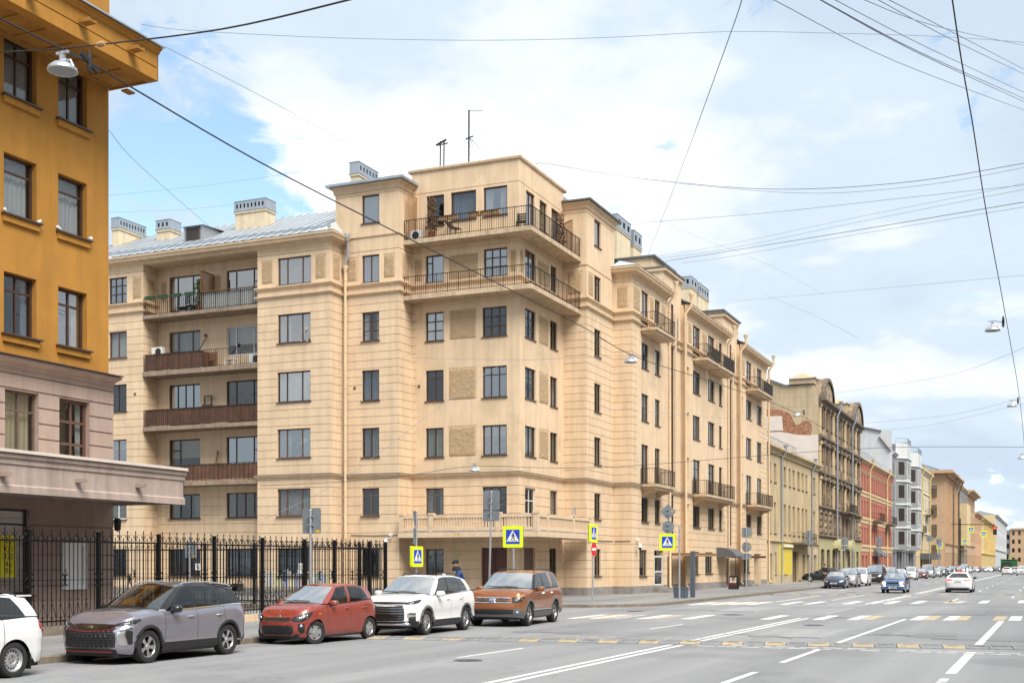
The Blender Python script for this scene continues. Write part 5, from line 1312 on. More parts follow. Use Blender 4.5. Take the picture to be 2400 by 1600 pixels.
for (ya, yb) in ((142.0, 150.2), (166.5, 175.2)):
 g_ = MB(); yc = (ya + yb) / 2; r_ = (yb - ya) / 2 - .3; pts = [(yc + r_ * math.cos(R(180 - a)), 21.0 + r_ * .72 * math.sin(R(a))) for a in range(0, 181, 15)]
 g_.prism(pts, lambda u, v: (XH + .35, u, v), lambda u, v: (XH - .6, u, v)); g_.build('arched_gable', 'h_dark', H2)
 g2 = MB(); rows_ = [[(XH + .55, y, z) for y, z in pts], [(XH + .55, yc + (y - yc) * .86, 21 + (z - 21) * .84) for y, z in pts]]; g2.grid(rows_); g2.grid([[(XH + .55, y, z) for y, z in pts], [(XH + .1, y, z + .04) for y, z in pts]]); g2.build('gable_moulding', 'h_dark_trim', H2)
 g3 = MB(); g3.box(XH - 3.5, XH - .6, ya + .2, ya + 2.6, 21, 23.4); g3.face([(XH - 3.6, ya, 23.4), (XH - .4, ya, 23.4), (XH - 2, ya + 1.4, 24.2)]); g3.face([(XH - .4, ya, 23.4), (XH - .4, ya + 2.8, 23.4), (XH - 2, ya + 1.4, 24.2)]); g3.build('roof_turret', 'firewall_plaster', H2)
P = fp(('Y', 141.5))
def patch(parent, pts, mt, d, name):
 p = MB(); p.prism(pts, lambda u, v: P(u, v, d), lambda u, v: P(u, v, 0.0)); p.build(name, mt, parent)
patch(H2, [(-32, 19.8), (-29.7, 19.86), (-28.3, 19.84), (-27.1, 19.3), (-26.8, 18.6), (-26.5, 17.97), (-26.1, 18.0), (-25.6, 18.44), (-24.9, 18.3), (-24.7, 17.98), (-24.6, 17.3), (-24.9, 16.68), (-26, 16.75), (-27.9, 16.7), (-30, 16.8), (-32, 16.9)], 'old_brick', .02, 'brick_patch')
patch(H2, [(-34, 19.0), (-29.7, 19.1), (-28.05, 19.07), (-28.0, 18.2), (-27.9, 17.37), (-28.6, 17.4), (-34, 17.3)], 'whitewash', .05, 'whitewashed_patch')
patch(H2, [(-34, 17.2), (-28.4, 17.25), (-27.5, 17.1), (-26.2, 16.8), (-24.9, 16.72), (-23.95, 16.74), (-23.95, 13.0), (-34, 13.0)], 'whitewash', .045, 'whitewashed_patch')
patch(H2, [(-40, 24.6), (-29.7, 23.4), (-27.6, 22.5), (-24.5, 22.5), (-24.3, 21.6), (-24.0, 20.9), (-24.0, 20.0), (-40, 20.2)], 'firewall_plaster', .012, 'firewall')
r_ = MB(); r_.box(-40, -29.7, 141.2, 142.2, 24.6, 24.65); r_.face([(-29.7, 141.2, 23.5), (-27.6, 141.2, 22.6), (-27.6, 143, 22.6), (-29.7, 143, 23.5)]); r_.face([(-27.6, 141.2, 22.6), (-24.4, 141.2, 22.6), (-24.4, 143, 22.6), (-27.6, 143, 22.6)]); r_.build('wall_flashing', 'zinc', H2)
for y in (152.4, 165.2): downpipe([(XH + .85, y, 21.6), (XH + .85, y, 21.0), (XH + .4, y, 20.0), (XH + .4, y, .3)], .13, 'pipe_grey', parent=H2)
for (y, n_) in ((151.5, 0), (161.0, 1)):
 a_ = MB(); rows_ = [[(XH + .05, y + 1.8 * (1 - math.cos(R(k))) , 3.9 + 1.2 * math.sin(R(k))), (XH + .9, y + 1.8 * (1 - math.cos(R(k))), 3.9 + 1.2 * math.sin(R(k)))] for k in range(0, 181, 18)]; a_.grid(rows_); a_.face([r[1] for r in rows_]); a_.build('door_hood', 'h_olive', H2)
b_ = MB(); b_.box(XH + .01, XH + 1.1, 158, 165, 8.4, 8.6); bo = b_.build('balcony', 'h_dark_trim', H2); railing(bo, [(XH, 158), (XH + 1.05, 158), (XH + 1.05, 165), (XH, 165)], 8.6, 9.6, .2, 'iron_black', w=False)
# ---- house 3: red
h3c = [(176.6 + 2.66 * i, 177.9 + 2.66 * i) for i in range(14)]
H3 = house('red_house', 'brick red house with cream string courses and cream down pipes', 175.6, 213.0, 16.6, h3c, [(12.7, 14.7), (9.1, 11.0), (5.1, 7.2)], 'h_red', gf=(4.0, 'h_red', [(177 + 3.6 * i, 178.8 + 3.6 * i, .8, 3.2) for i in range(10)]), frame='h_red', cornices=((4.7, .25, .9), (8.6, .22, .8), (12.3, .22, .75), (15.3, .15, .3), (16.7, .6, .5)), trim='h_cream', left='h_white', leftz=20, rise=3.0)
for i in range(46):
 p = MB(); fbox(p, ('X', XH), 175.9 + .81 * i, 176.25 + .81 * i, 15.35, 16.2, 0, .25); p.build('frieze_bracket', 'h_red', H3)
for y in (184.1, 204.9): downpipe([(XH + .7, y, 17), (XH + .7, y, 16.5), (XH + .2, y, 15.6), (XH + .2, y, .3)], .14, 'h_cream', parent=H3)
for (a, b) in ((187.5, 193.5), (203.5, 210.0)):
 b_ = MB(); b_.box(XH + .01, XH + 1.2, a, b, 8.2, 8.5); bo = b_.build('balcony', 'h_dark_trim', H3); railing(bo, [(XH, a), (XH + 1.15, a), (XH + 1.15, b), (XH, b)], 8.5, 9.6, .25, 'iron_black', w=False)
a_ = MB(); a_.prism([(0, 3.2), (0, 4.3), (1.6, 3.2)], lambda u, v: (XH + u, 189, v), lambda u, v: (XH + u, 197, v)); a_.build('awning', 'plastic_grey', H3)
railing(H3, [(XH - .6, 176.5), (XH - .6, 206)], 16.8, 18.0, .7, 'zinc', every=1, name='roof_rail')
# ---- house 4: grey and white with round bays
H4 = house('bay_house', 'grey house with tall white window bays and dark mansard storeys', 213.4, 252.8, 20.8, [(214.5, 215.7), (232, 233.2)], [(16.9, 19.0), (13.0, 15.2), (9.0, 11.2), (5.2, 7.4)], 'h_grey', gf=(4.6, 'h_grey', [(215 + 5 * i, 217.4 + 5 * i, .5, 4.0) for i in range(7)]), trim='h_white', cornices=((4.7, .4, .5), (20.9, .5, .5)), left='h_white', leftz=24.5, frame='frame_dark', rise=2.5)
for (ya, yb) in ((218.5, 229.0), (237.5, 249.0)):
 P_ = [(XH, ya), (XH + 1.7, ya + 2.2), (XH + 1.7, yb - 2.2), (XH, yb)]
 bb_ = MB(); mw = []
 for (p, q) in zip(P_[:-1], P_[1:]): bb_.face([(*p, 4.8), (*q, 4.8), (*q, 22.8), (*p, 22.8)])
 bb_.face([(*p, 4.8) for p in P_]); bb_.face([(*p, 22.8) for p in P_]); bo = bb_.build('bay', 'h_white', H4)
 for z in (5.4, 9.4, 13.4, 17.4):
  for a in (ya + 2.7, ya + 5.2):
   w_ = MB(); fbox(w_, ('X', XH + 1.7), a, a + 1.5, z, z + 2.2, .01, .04, 0); fbox(w_, ('X', XH + 1.7), a - .15, a, z - .1, z + 2.3, .01, .09, 1); fbox(w_, ('X', XH + 1.7), a + 1.5, a + 1.65, z - .1, z + 2.3, .01, .09, 1); fbox(w_, ('X', XH + 1.7), a - .2, a + 1.7, z - .3, z - .1, .01, .15, 1); w_.build('window', ['frame_dark', 'h_white'], bo, world=False)
  # slanted flank window facing the camera
  a0, a1 = Vector(P_[0]).lerp(Vector(P_[1]), .25), Vector(P_[0]).lerp(Vector(P_[1]), .75); n_ = Vector((P_[1][1] - P_[0][1], -(P_[1][0] - P_[0][0]))).normalized() * .03
  w_ = MB(); w_.face([(a0.x + n_.x, a0.y + n_.y, z), (a1.x + n_.x, a1.y + n_.y, z), (a1.x + n_.x, a1.y + n_.y, z + 2.2), (a0.x + n_.x, a0.y + n_.y, z + 2.2)]); w_.build('window', 'frame_dark', bo, world=False)
  c_ = MB(); c_.prism([(p[0] + (.2 if i in (1, 2) else 0), p[1] + (-.15 if i < 2 else .15)) for i, p in enumerate(P_)], lambda u, v: (u, v, z + 2.75), lambda u, v: (u, v, z + 2.95)); c_.build('bay_cornice', 'h_white', bo, world=False)
  fl = MB(); n2 = n_ * .5; a0, a1 = Vector(P_[0]).lerp(Vector(P_[1]), .02), Vector(P_[0]).lerp(Vector(P_[1]), .98); fl.face([(a0.x + n2.x, a0.y + n2.y, z - .9), (a1.x + n2.x, a1.y + n2.y, z - .9), (a1.x + n2.x, a1.y + n2.y, z + 2.7), (a0.x + n2.x, a0.y + n2.y, z + 2.7)]); fl.build('bay_flank', 'h_grey', bo, world=False)
 railing(bo, [(XH, ya), (XH + 1.7, ya + 2.2), (XH + 1.7, yb - 2.2), (XH, yb)], 22.8, 23.7, .4, 'iron_black', w=False)
mb = MB(); mb.box(-40, -27, 213.4, 250, 20, 24.8); mb.box(-27.02, -25.6, 217, 224, 20, 24.2); mb.box(-27.02, -25.6, 235, 242, 20, 24.2); mb.build('mansard', 'h_grey', H4)
P = fp(('Y', 213.4)); patch(H4, [(-36, 26.0), (-29, 25.2), (-26, 24.5), (-26, 23.3), (-24.2, 20.9), (-24.0, 14), (-36, 14)], 'h_white', .03, 'firewall')
mb = MB(); mb.bar((-36, 213.2, 26.05), (-29, 213.2, 25.25), .3, .15); mb.bar((-29, 213.2, 25.25), (-25.6, 213.2, 24.4), .3, .15); mb.bar((-26, 213.2, 23.4), (-24.1, 213.2, 20.95), .3, .15); mb.build('wall_flashing', 'paint_dark_red', H4)
# ---- houses 5 to 11
def colz(y0, y1, n, w): s_ = (y1 - y0) / n; return [(y0 + s_ * (i + .5) - w / 2, y0 + s_ * (i + .5) + w / 2) for i in range(n)]
H5 = house('cream_house', 'cream ornate house with ochre ground floor and balconies, beyond the grey bays', 253, 288, 21.6, colz(253, 288, 9, 1.7), [(17.6, 20), (13.4, 15.9), (9.3, 11.8)], 'h_cream_light', gf=(8.2, 'h_cream', [(a, b, z, z + 2.6) for (a, b) in colz(253, 288, 8, 2) for z in (1, 5)]), trim='h_cream_light', cornices=((8.4, .3, .4), (12.5, .2, .3), (16.9, .2, .3), (21.7, .7, .8)), pane='pane_glass')
for y in (264, 283): downpipe([(XH + .8, y, 22), (XH + .8, y, 21.5), (XH + .3, y, 20.5), (XH + .3, y, .3)], .18, 'h_gold', parent=H5)
for (a, b, z) in ((256, 264, 8.6), (274, 281, 12.6)):
 b_ = MB(); b_.box(XH + .01, XH + 1.2, a, b, z - .3, z); bo = b_.build('balcony', 'h_dark_trim', H5); railing(bo, [(XH, a), (XH + 1.15, a), (XH + 1.15, b), (XH, b)], z, z + 1.1, .3, 'iron_black', w=False)
a_ = MB(); a_.box(XH, XH + 2.2, 262, 287, 3.0, 4.2); a_.build('awning', 'plastic_grey', H5)
H6 = house('brown_house', 'large brown corner house with deep eaves and giant pilasters beyond the side street', 327.8, 376, 25.4, colz(328, 376, 10, 2.0), [(19.4, 22.2), (14.2, 17.0), (9.0, 11.6)], 'h_brown', gf=(7.2, 'h_brown', [(a, b, 1, 5) for (a, b) in colz(328, 376, 10, 2.4)]), trim='h_brown', cornices=((7.4, .4, .6), (23.6, .3, .4), (25.8, 2.0, 1.2)), rise=4.5, roofm='zinc', depth=24, left='h_brown')
for (a, b) in colz(326, 378, 11, 1.0):
 p = MB(); fbox(p, ('X', XH), a, b, 7.6, 23.2, 0, .35); p.build('pilaster', 'h_brown', H6)
for x in (-28.2, -33.0):
 for z in (19.2, 14.2, 9.2, 4.0):
  far_window(H6, 2.4, 2.8, (x, 327.8 - .3, z), 'Y', 'frame_dark', pane='pane_glass')
e_ = MB(); e_.box(XH - 24, XH + 2.0, 325.9, 328, 25.0, 25.8); e_.build('cornice', 'h_brown', H6)
for y in (352, 374): downpipe([(XH + 1.5, y, 26), (XH + 1.5, y, 25), (XH + .5, y, 22), (XH + .5, y, .3)], .22, 'h_dark_trim', parent=H6)
H7 = house('narrow_house', 'narrow grey-beige house with a stone oriel beyond the brown corner house', 376.5, 421, 25.2, colz(377, 421, 7, 2.4), [(20, 23), (14.5, 17.5), (9, 12)], 'h_grey', gf=(6.5, 'h_dark', [(a, b, 1, 5) for (a, b) in colz(377, 421, 6, 3)]), trim='h_cream', cornices=((6.8, .4, .5), (25.4, .8, .8)))
o_ = MB(); o_.box(XH, XH + 2.0, 386, 404, 7.5, 20); o_.build('oriel', 'h_cream', H7)
H8 = house('tall_brown_house', 'tall orange-brown house with an overhanging cornice, past the narrow grey house', 421.5, 467, 25.6, colz(422, 467, 7, 2.2), [(20, 23), (15, 18), (10, 13)], 'h_brown', gf=(8, 'h_brown', [(a, b, 1, 5) for (a, b) in colz(422, 467, 7, 3)]), trim='h_brown', cornices=((8.2, .4, .5), (26, 2.2, 1.4)))
H9 = house('orange_house', 'orange house with a pale base between the tall brown and the golden houses', 468, 514, 20.3, colz(468, 514, 7, 2.2), [(15, 18), (10, 13)], 'h_orange', gf=(7, 'h_orange', [(a, b, 1, 5) for (a, b) in colz(468, 514, 6, 3)]), trim='h_orange', cornices=((20.5, 1.2, 1.0),))
H10 = house('golden_house', 'golden yellow house with white pilasters far down the street', 515, 652, 20.0, colz(516, 652, 16, 2.6), [(14, 18), (8, 12)], 'h_gold', gf=(6, 'h_gold', [(a, b, 1, 5) for (a, b) in colz(516, 652, 14, 3)]), trim='h_gold', cornices=((20.4, 1.4, 1.2), (6.3, .5, .5)))
for (a, b) in colz(515, 652, 8, 2.0):
 p = MB(); fbox(p, ('X', XH), a, b, 6.4, 19, 0, .5); p.build('pilaster', 'h_gold' if a > 530 else 'h_cream_light', H10)
H11 = house('pale_house', 'pale grey-white house at the far end of the left row', 653, 840, 26.5, colz(655, 840, 16, 3.5), [(20, 24), (13, 17)], 'h_white', gf=(9, 'h_white', [(a, b, 1, 6) for (a, b) in colz(655, 840, 14, 4)]), trim='h_white', left='h_cream', cornices=((26.8, 1.2, 1.0), (9.3, .6, .6)))
# buildings that close the street where it bends
def end_house(name, label, x0, x1, y, ztop, wallm, n, rws, ww, hh):
 root = thing(name, label, 'building', ((x0 + x1) / 2, y, 0))
 s_ = (x1 - x0) / n; ops = [(x0 + s_ * (i + .5) - ww / 2, x0 + s_ * (i + .5) + ww / 2, z, z + hh) for i in range(n) for z in rws]
 mb = MB(); relief(mb, ('Y', y), x0, x1, .1, ztop, [(*q, None, None) for q in ops] + [(x0, x1, ztop - 1.2, ztop, .8, 0)], .3); mb.build('wall', wallm, root)
 for (a, b, c, d) in ops: far_window(root, ww, hh, (a, y, c), 'Y', 'frame_brown')
 mb = MB(); relief(mb, ('X', x1), y, y + 30, .1, ztop, [], .2); relief(mb, ('W', x0), y, y + 30, .1, ztop, [], .2); mb.build('gable_wall', wallm, root)
 mb = MB(); mb.face([(x0 - 1, y - 1, ztop), (x1 + 1, y - 1, ztop), (x1 - 3, y + 14, ztop + 6), (x0 + 3, y + 14, ztop + 6)]); mb.build('roof', 'roof_metal', root)
end_house('white_end_house', 'small white house front closing the street behind the green truck, left one', -36.5, -26.0, 1010, 28, 'h_white', 3, (6, 14, 21), 2, 3.6)
end_house('brown_end_house', 'pale brown house front closing the far end of the street, right one', -25.8, 8.0, 1000, 29, 'h_brown', 8, (4, 11, 17.5, 24), 1.9, 3)
# ================================================================== cars
def lerp_table(tab, x):
 if x <= tab[0][0]: return tab[0][1]
 for (a, va), (b, vb) in zip(tab[:-1], tab[1:]):
  if x <= b:
   t = (x - a) / (b - a); t = t * t * (3 - 2 * t) * .5 + t * .5
   return va + (vb - va) * t
 return tab[-1][1]
class Car:
 """car body lofted in local axes: x from the nose (0) to the tail (L), z up; panels, glass, lamps and wheels are parts"""
 def __init__(s, P, root, paint, lod=2):
  s.p = P; s.root = root; s.paint = paint; s.lod = lod
  s.L, s.w = P['L'], P['W'] / 2
  s.cols = s.columns(); s.parts = {}
 def outline(s, kind, a):
  P = s.p; w = s.w
  if kind == 'f':
   n = P.get('nf', 3.0); l = P.get('lf', .6)
   return l * (1 - math.cos(a) ** (2 / n)), w * math.sin(a) ** (2 / n)
  n = P.get('nr', 3.2); l = P.get('lr', .55)
  return s.L - l * (1 - math.cos(a) ** (2 / n)), w * math.sin(a) ** (2 / n)
 def columns(s):
  P = s.p; nf = 11 if s.lod > 1 else 6
  pts = [s.outline('f', (math.pi / 2) * (i / nf)) for i in range(nf + 1)]
  xs = set()
  x0, x1 = P.get('lf', .6), s.L - P.get('lr', .55)
  st = .09 if s.lod > 1 else .22; k = int((x1 - x0) / st)
  for i in range(1, k): xs.add(round(x0 + (x1 - x0) * i / k, 3))
  ra = P['ra']
  for c in (P['xf'], P['xr']):
   for i in range(13 if s.lod > 1 else 7):
    q = c - ra * math.cos(math.pi * i / (12 if s.lod > 1 else 6))
    xs.add(round(q, 3))
   xs.add(round(c - ra - .004, 3)); xs.add(round(c + ra + .004, 3))
  for d in P['seams']: xs.add(d - .006); xs.add(d + .006)
  side = sorted(x for x in xs if x0 + .02 < x < x1 - .02)
  # drop samples that crowd the seams
  out = []
  keep = {round(d - .006, 4) for d in P['seams']} | {round(d + .006, 4) for d in P['seams']}
  for x in side:
   if round(x, 4) not in keep and any(abs(x - kx) < .02 for kx in keep): continue
   if out and x - out[-1] < .003: continue
   out.append(x)
  def wy(x):      # slight waist
   return s.w
  pts += [(x, wy(x)) for x in out]
  pts += [s.outline('r', (math.pi / 2) * (1 - i / nf)) for i in range(nf + 1)]
  return pts
 def zsh(s, x): return lerp_table(s.p['sh'], x)
 def zlow(s, x):
  P = s.p; z = lerp_table(P['low'], x); ra = P['ra']
  for c in (P['xf'], P['xr']):
   d = abs(x - c)
   if d <= ra + .0005: z = max(z, P['rw'] + math.sqrt(max(0, ra * ra - d * d)))
  return z
 def inset(s, x, z):
  """how far the skin lies inside the outline at height z"""
  P = s.p; zs = s.zsh(x); t = (z - .2) / max(.05, zs - .2); t = min(max(t, 0), 1)
  tab = P.get('sec', [(0, .07), (.10, .030), (.28, .012), (.40, .018), (.56, .0), (.74, .006), (.90, .024), (1, .060)])
  v = lerp_table(tab, t)
  if x < 1.0:
   k = max(0, 1 - x / 1.0) ** 2; v += k * lerp_table(P.get('nose', [(0, .03), (.35, .0), (.7, .02), (1, .12)]), t)
  if x > s.L - .8:
   k = max(0, 1 - (s.L - x) / .8) ** 2; v += k * lerp_table(P.get('tail', [(0, .05), (.35, .0), (.7, .02), (1, .08)]), t)
  return v
 def nrm(s, i):
  c = s.cols; a = c[max(i - 1, 0)]; b = c[min(i + 1, len(c) - 1)]
  if i == 0: return (-1, 0)
  if i == len(c) - 1: return (1, 0)
  dx, dy = b[0] - a[0], b[1] - a[1]; l = math.hypot(dx, dy) or 1
  return (-dy / l, dx / l)
 def skin(s, i, z, off=0.0):
  x, y = s.cols[i]; nx, ny = s.nrm(i); d = s.inset(x, z) - off
  return Vector((x - nx * d, max(0, y - ny * d) if 0 < i < len(s.cols) - 1 else 0, z))
 def add(s, part, mt, verts, face, key=None):
  pt = s.parts.setdefault((part, mt, key), ({}, [], []))
  ids = []
  for k, v in zip(face, verts):
   if k not in pt[0]: pt[0][k] = len(pt[1]); pt[1].append(tuple(v))
   ids.append(pt[0][k])
  pt[2].append(tuple(ids))
 def grid(s, G, tagf, gid, mirror=True):
  """G[i][j] points for the y > 0 half; tagf(i, j) -> (part, material) or None"""
  for sg in ((1, -1) if mirror else (1,)):
   for i in range(len(G) - 1):
    for j in range(len(G[0]) - 1):
     t = tagf(i, j)
     if not t: continue
     idx = [(i, j), (i + 1, j), (i + 1, j + 1), (i, j + 1)]
     if sg < 0: idx = idx[::-1]
     vs = [Vector((G[a][b].x, sg * G[a][b].y, G[a][b].z)) for a, b in idx]
     one = t[2] if len(t) > 2 else None
     ks = [(gid, a, b, sg if abs(G[a][b].y) > 1e-6 or one is not None else 0) for a, b in idx]
     s.add(t[0], t[1], vs, ks, (one, sg) if one is not None else None)
 def build(s):
  P = s.p; C = s.cols; n = len(C); lod = s.lod
  pm = s.paint; clad = P.get('clad'); cm = P.get('cladmat', 'plastic_black')
  rowz = P.get('rows', 11 if lod > 1 else 6)
  # --- lower body
  G = []
  for i in range(n):
   x = C[i][0]; zl, zs = s.zlow(x), s.zsh(x); col = []
   zc = clad(x) if clad else None
   for j in range(rowz + 1):
    t = j / rowz
    if zc and zl < zc - .02:
     t = (zl + (zc - zl) * (j / 3)) if j <= 3 else zc + (zs - zc) * ((j - 3) / (rowz - 3))
    else: t = zl + (zs - zl) * t
    col.append(s.skin(i, t))
   G.append(col)
  sm = P['seams']
  def tg(i, j):
   x = (C[i][0] + C[i + 1][0]) / 2; z = (G[i][j].z + G[i + 1][j + 1].z) / 2
   if clad and z < clad(x): return ('body_trim', cm, 0)
   for d in sm:
    if abs(x - d) < .006 and z > P.get('doorz', .33): return ('door_gap', 'plastic_black', d)
   if len(sm) >= 2 and z > P.get('doorz', .33):
    for k in range(len(sm) - 1):
     if sm[k] < x < sm[k + 1]:
      if k == 0 or (k == 1 and x < P['xr'] + P['ra'] and len(sm) > 2): return ('door', pm, k)
   if x < .42 and z < P.get('bump', .62): return ('front_bumper', pm)
   if x > s.L - .42 and z < P.get('bump', .62) + .06: return ('rear_bumper', pm)
   return ('side_panel', pm, 0 if x < P['xf'] + P['ra'] + .3 else 1)
  s.grid(G, tg, 'b')
  s.G = G
  # --- hood and (for saloons) boot lid: cross-lines between the shoulders
  ic = min(range(n), key=lambda i: abs(C[i][0] - P['cowl']) + (9 if C[i][1] < s.w * .9 else 0))
  ir = min(range(n), key=lambda i: abs(C[i][0] - P['deck']) + (9 if C[i][1] < s.w * .9 and P['deck'] < s.L - .6 else 0))
  na = 8 if lod > 1 else 4
  def across(i0, i1, crown, part, gid):
   H = []
   for i in range(i0, i1 + 1):
    e = G[i][-1]; k = min(1, (i - i0) / 5.0) if gid == 'h' else min(1, (i1 - i) / 5.0)
    k = .25 + .75 * k
    H.append([Vector((e.x, e.y * (1 - q / na), e.z + crown * k * (1 - (1 - q / na) ** 2) + (P.get('bulge', .018) * k * math.exp(-((1 - q / na) - .72) ** 2 / .02) if gid == 'h' else 0))) for q in range(na + 1)])
   s.grid(H, lambda i, j: (part, pm), gid)
  across(0, ic, P.get('hoodcrown', .06), 'hood', 'h')
  if P['deck'] < s.L - .25: across(ir, n - 1, .04, 'boot_lid', 'd')
  else: ir = n - 1 - (11 if lod > 1 else 6) + P.get('rearcut', 2)
  # --- greenhouse
  eA = G[ic][-1]; nw = 7 if lod > 1 else 4
  base, top, ctag = [], [], []
  zc0 = eA.z + P.get('hoodcrown', .06)
  rf, rr, rw2 = P['roof_f'], P['roof_r'], P['roof_w']
  def zroof(x): return lerp_table(P['roofz'], x)
  for k in range(nw + 1):
   q = k / nw
   base.append(Vector((P['cowl'] - .16 * (1 - q * q) + .02, (eA.y - .07) * q, zc0 - (zc0 - eA.z) * q * q + .004)))
   top.append(Vector((rf - .10 * (1 - q * q), (rw2 - .03) * q, zroof(rf) - .035 * q * q)))
   ctag.append('ws')
  ctag.pop()
  side = P['glass']            # [(tag, x_base_end, x_top_end)]
  xb, xt = P['cowl'] + .02, rf
  def by(x):
   i = min(range(n), key=lambda k: abs(C[k][0] - x) + (0 if C[k][1] > s.w * .55 else 9)); e = G[i][-1]
   return e.y, e.z
  for (tag_, xbe, xte) in side:
   m_ = {'p': 1, 'w': 4 if lod > 1 else 2}[tag_[0]]
   for k in range(1, m_ + 1):
    t = k / m_; x_b = xb + (xbe - xb) * t; x_t = xt + (xte - xt) * t
    y_, z_ = by(min(max(x_b, .7), s.L - .1))
    taper = P.get('rtaper', .05) * max(0, (x_t - rf) / (rr - rf)) ** 2
    base.append(Vector((x_b, y_ - .035, z_ + .004 + P.get('belt_kick', 0) * max(0, (x_b - P['xr'] + .4)) )))
    top.append(Vector((x_t, rw2 - taper, zroof(x_t) - .035)))
    ctag.append(tag_)
   xb, xt = xbe, xte
  yb, yt = base[-1].y, top[-1].y; zb, zt = base[-1].z, top[-1].z; xb0, xt0 = base[-1].x, top[-1].x
  for k in range(1, nw + 1):
   q = 1 - k / nw
   base.append(Vector((xb0 + P.get('rbow', .12) * (1 - q * q), yb * q, zb)))
   top.append(Vector((xt0 + .08 * (1 - q * q), yt * q, zt + .03 * (1 - q * q))))
   ctag.append('rw')
  vs = [0, .06, .25, .5, .75, .93, 1.0] if lod > 1 else [0, .06, .5, .93, 1.0]
  H = []
  for i in range(len(base)):
   a, b_ = base[i], top[i]; col = []
   out = Vector((0, 1, 0)) if nw < i < len(base) - nw else Vector(((-1 if i <= nw else 1), .2, 0))
   for v in vs:
    p = a.lerp(b_, v) + out * (P.get('gb', .03) * math.sin(math.pi * v))
    if i in (0, len(base) - 1): p.y = 0
    col.append(p)
   H.append(col)
  rail = P.get('rail', pm); gl = P.get('glassmat', 'car_glass'); nv = len(vs) - 1
  def tgl(i, j):
   c = ctag[i]
   if c == 'ws': return ('windscreen', P.get('ws', 'windscreen_glass') if 0 < j < nv - 0 else 'plastic_black') if j < nv else ('roof', pm)
   if c == 'rw':
    if j == 0 or j == nv - 1 or i == len(base) - 2 - nw + 1 - 0: return ('tailgate' if P['deck'] >= s.L - .25 else 'roof', P.get('dpillar', pm))
    return ('rear_window', P.get('rglass', gl))
   if j == 0: return ('belt_trim', P.get('belt', 'plastic_black'), 0)
   if j == nv - 1: return ('roof', rail)
   if c[0] == 'p': return ('pillar', {'pb': 'plastic_black', 'pp': pm, 'pd': P.get('dpillar', pm)}[c], i)
   return ('side_window', P.get('rglass', gl) if c in ('w2', 'w3') else gl, c)
  s.grid(H, tgl, 'g')
  s.H = H; s.ctag = ctag
  # --- roof
  RC = []
  nr_ = len(top)
  for i in range(nr_):
   e = H[i][-1]; k = min(1, min(i, nr_ - 1 - i) / 3)
   RC.append([Vector((e.x, e.y * (1 - q / na), e.z + (.012 + P.get('roofcrown', .035)) * k * (1 - (1 - q / na) ** 2))) for q in range(na + 1)])
  s.grid(RC, lambda i, j: ('roof', P.get('roofmat', pm)), 'r')
  # --- floor and wheel wells
  mb = MB(); zf = min(z for x, z in P['low']) + .05
  mb.box(.5, s.L - .5, -s.w + .32, s.w - .32, zf - .03, zf + .05)
  mb.box(.14, s.L - .15, -s.w * .72, s.w * .72, zf - .08, zf + .04); mb.box(P['xf'] + P['ra'] + .05, P['xr'] - P['ra'] - .05, -s.w + .07, s.w - .07, zf - .07, zf + .05)  # lower, wider slabs added to deepen the shadow under the car
  for c in (P['xf'], P['xr']):
   for sg in (1, -1):
    rows_ = []
    for k in range(9):
     a = math.pi * k / 8; q = P['ra'] + .012
     rows_.append([(c - q * math.cos(a), sg * (s.w - .02), P['rw'] + q * math.sin(a)), (c - q * math.cos(a), sg * (s.w - .42), P['rw'] + q * math.sin(a))])
    mb.grid(rows_); mb.face([r[1] for r in rows_])
  link('underbody', mb.mesh('underbody', 'plastic_black'), s.root, None, False)
  for (part, mt, key), (ids, vs_, fs) in s.parts.items():
   me = bpy.data.meshes.new(part); me.from_pydata(vs_, [], fs); me.materials.append(M[mt] if isinstance(mt, str) else mt)
   me.polygons.foreach_set('use_smooth', [True] * len(fs)); me.set_sharp_from_angle(angle=R(38)); me.update()
   o = link(part, me, s.root, None, False)
   if part == 'door' and lod > 1:
    i, sg = key; xs_ = P['handles'][i]; zz = P.get('handlez', .92)
    ii = min(range(n), key=lambda k: abs(C[k][0] - xs_)); q = s.skin(ii, zz); h = MB()
    h.tube([(xs_ - .10, sg * (q.y - .01), zz), (xs_ - .08, sg * (q.y + .025), zz + .005), (xs_ + .06, sg * (q.y + .028), zz + .008), (xs_ + .10, sg * (q.y - .005), zz + .01)], .014, 6)
    link('door_handle', h.mesh('door_handle', P.get('handlemat', pm), 40), o, None, False)
 # --- things laid on the skin: table of (u, z_bottom, z_top), u measured along the outline from the nose ('f') or tail ('r')
 def at(s, u, z, end='f', off=0.0):
  sg = 1 if u >= 0 else -1; u = abs(u); C = s.cols; rng = range(len(C) - 1) if end == 'f' else range(len(C) - 1, 0, -1)
  acc = 0
  for i in rng:
   j = i + 1 if end == 'f' else i - 1; d = math.dist(C[i], C[j])
   if acc + d >= u:
    t = (u - acc) / d; p = s.skin(i, z, off).lerp(s.skin(j, z, off), t); return Vector((p.x, sg * p.y, z))
   acc += d
  return s.skin(rng[-1], z, off)
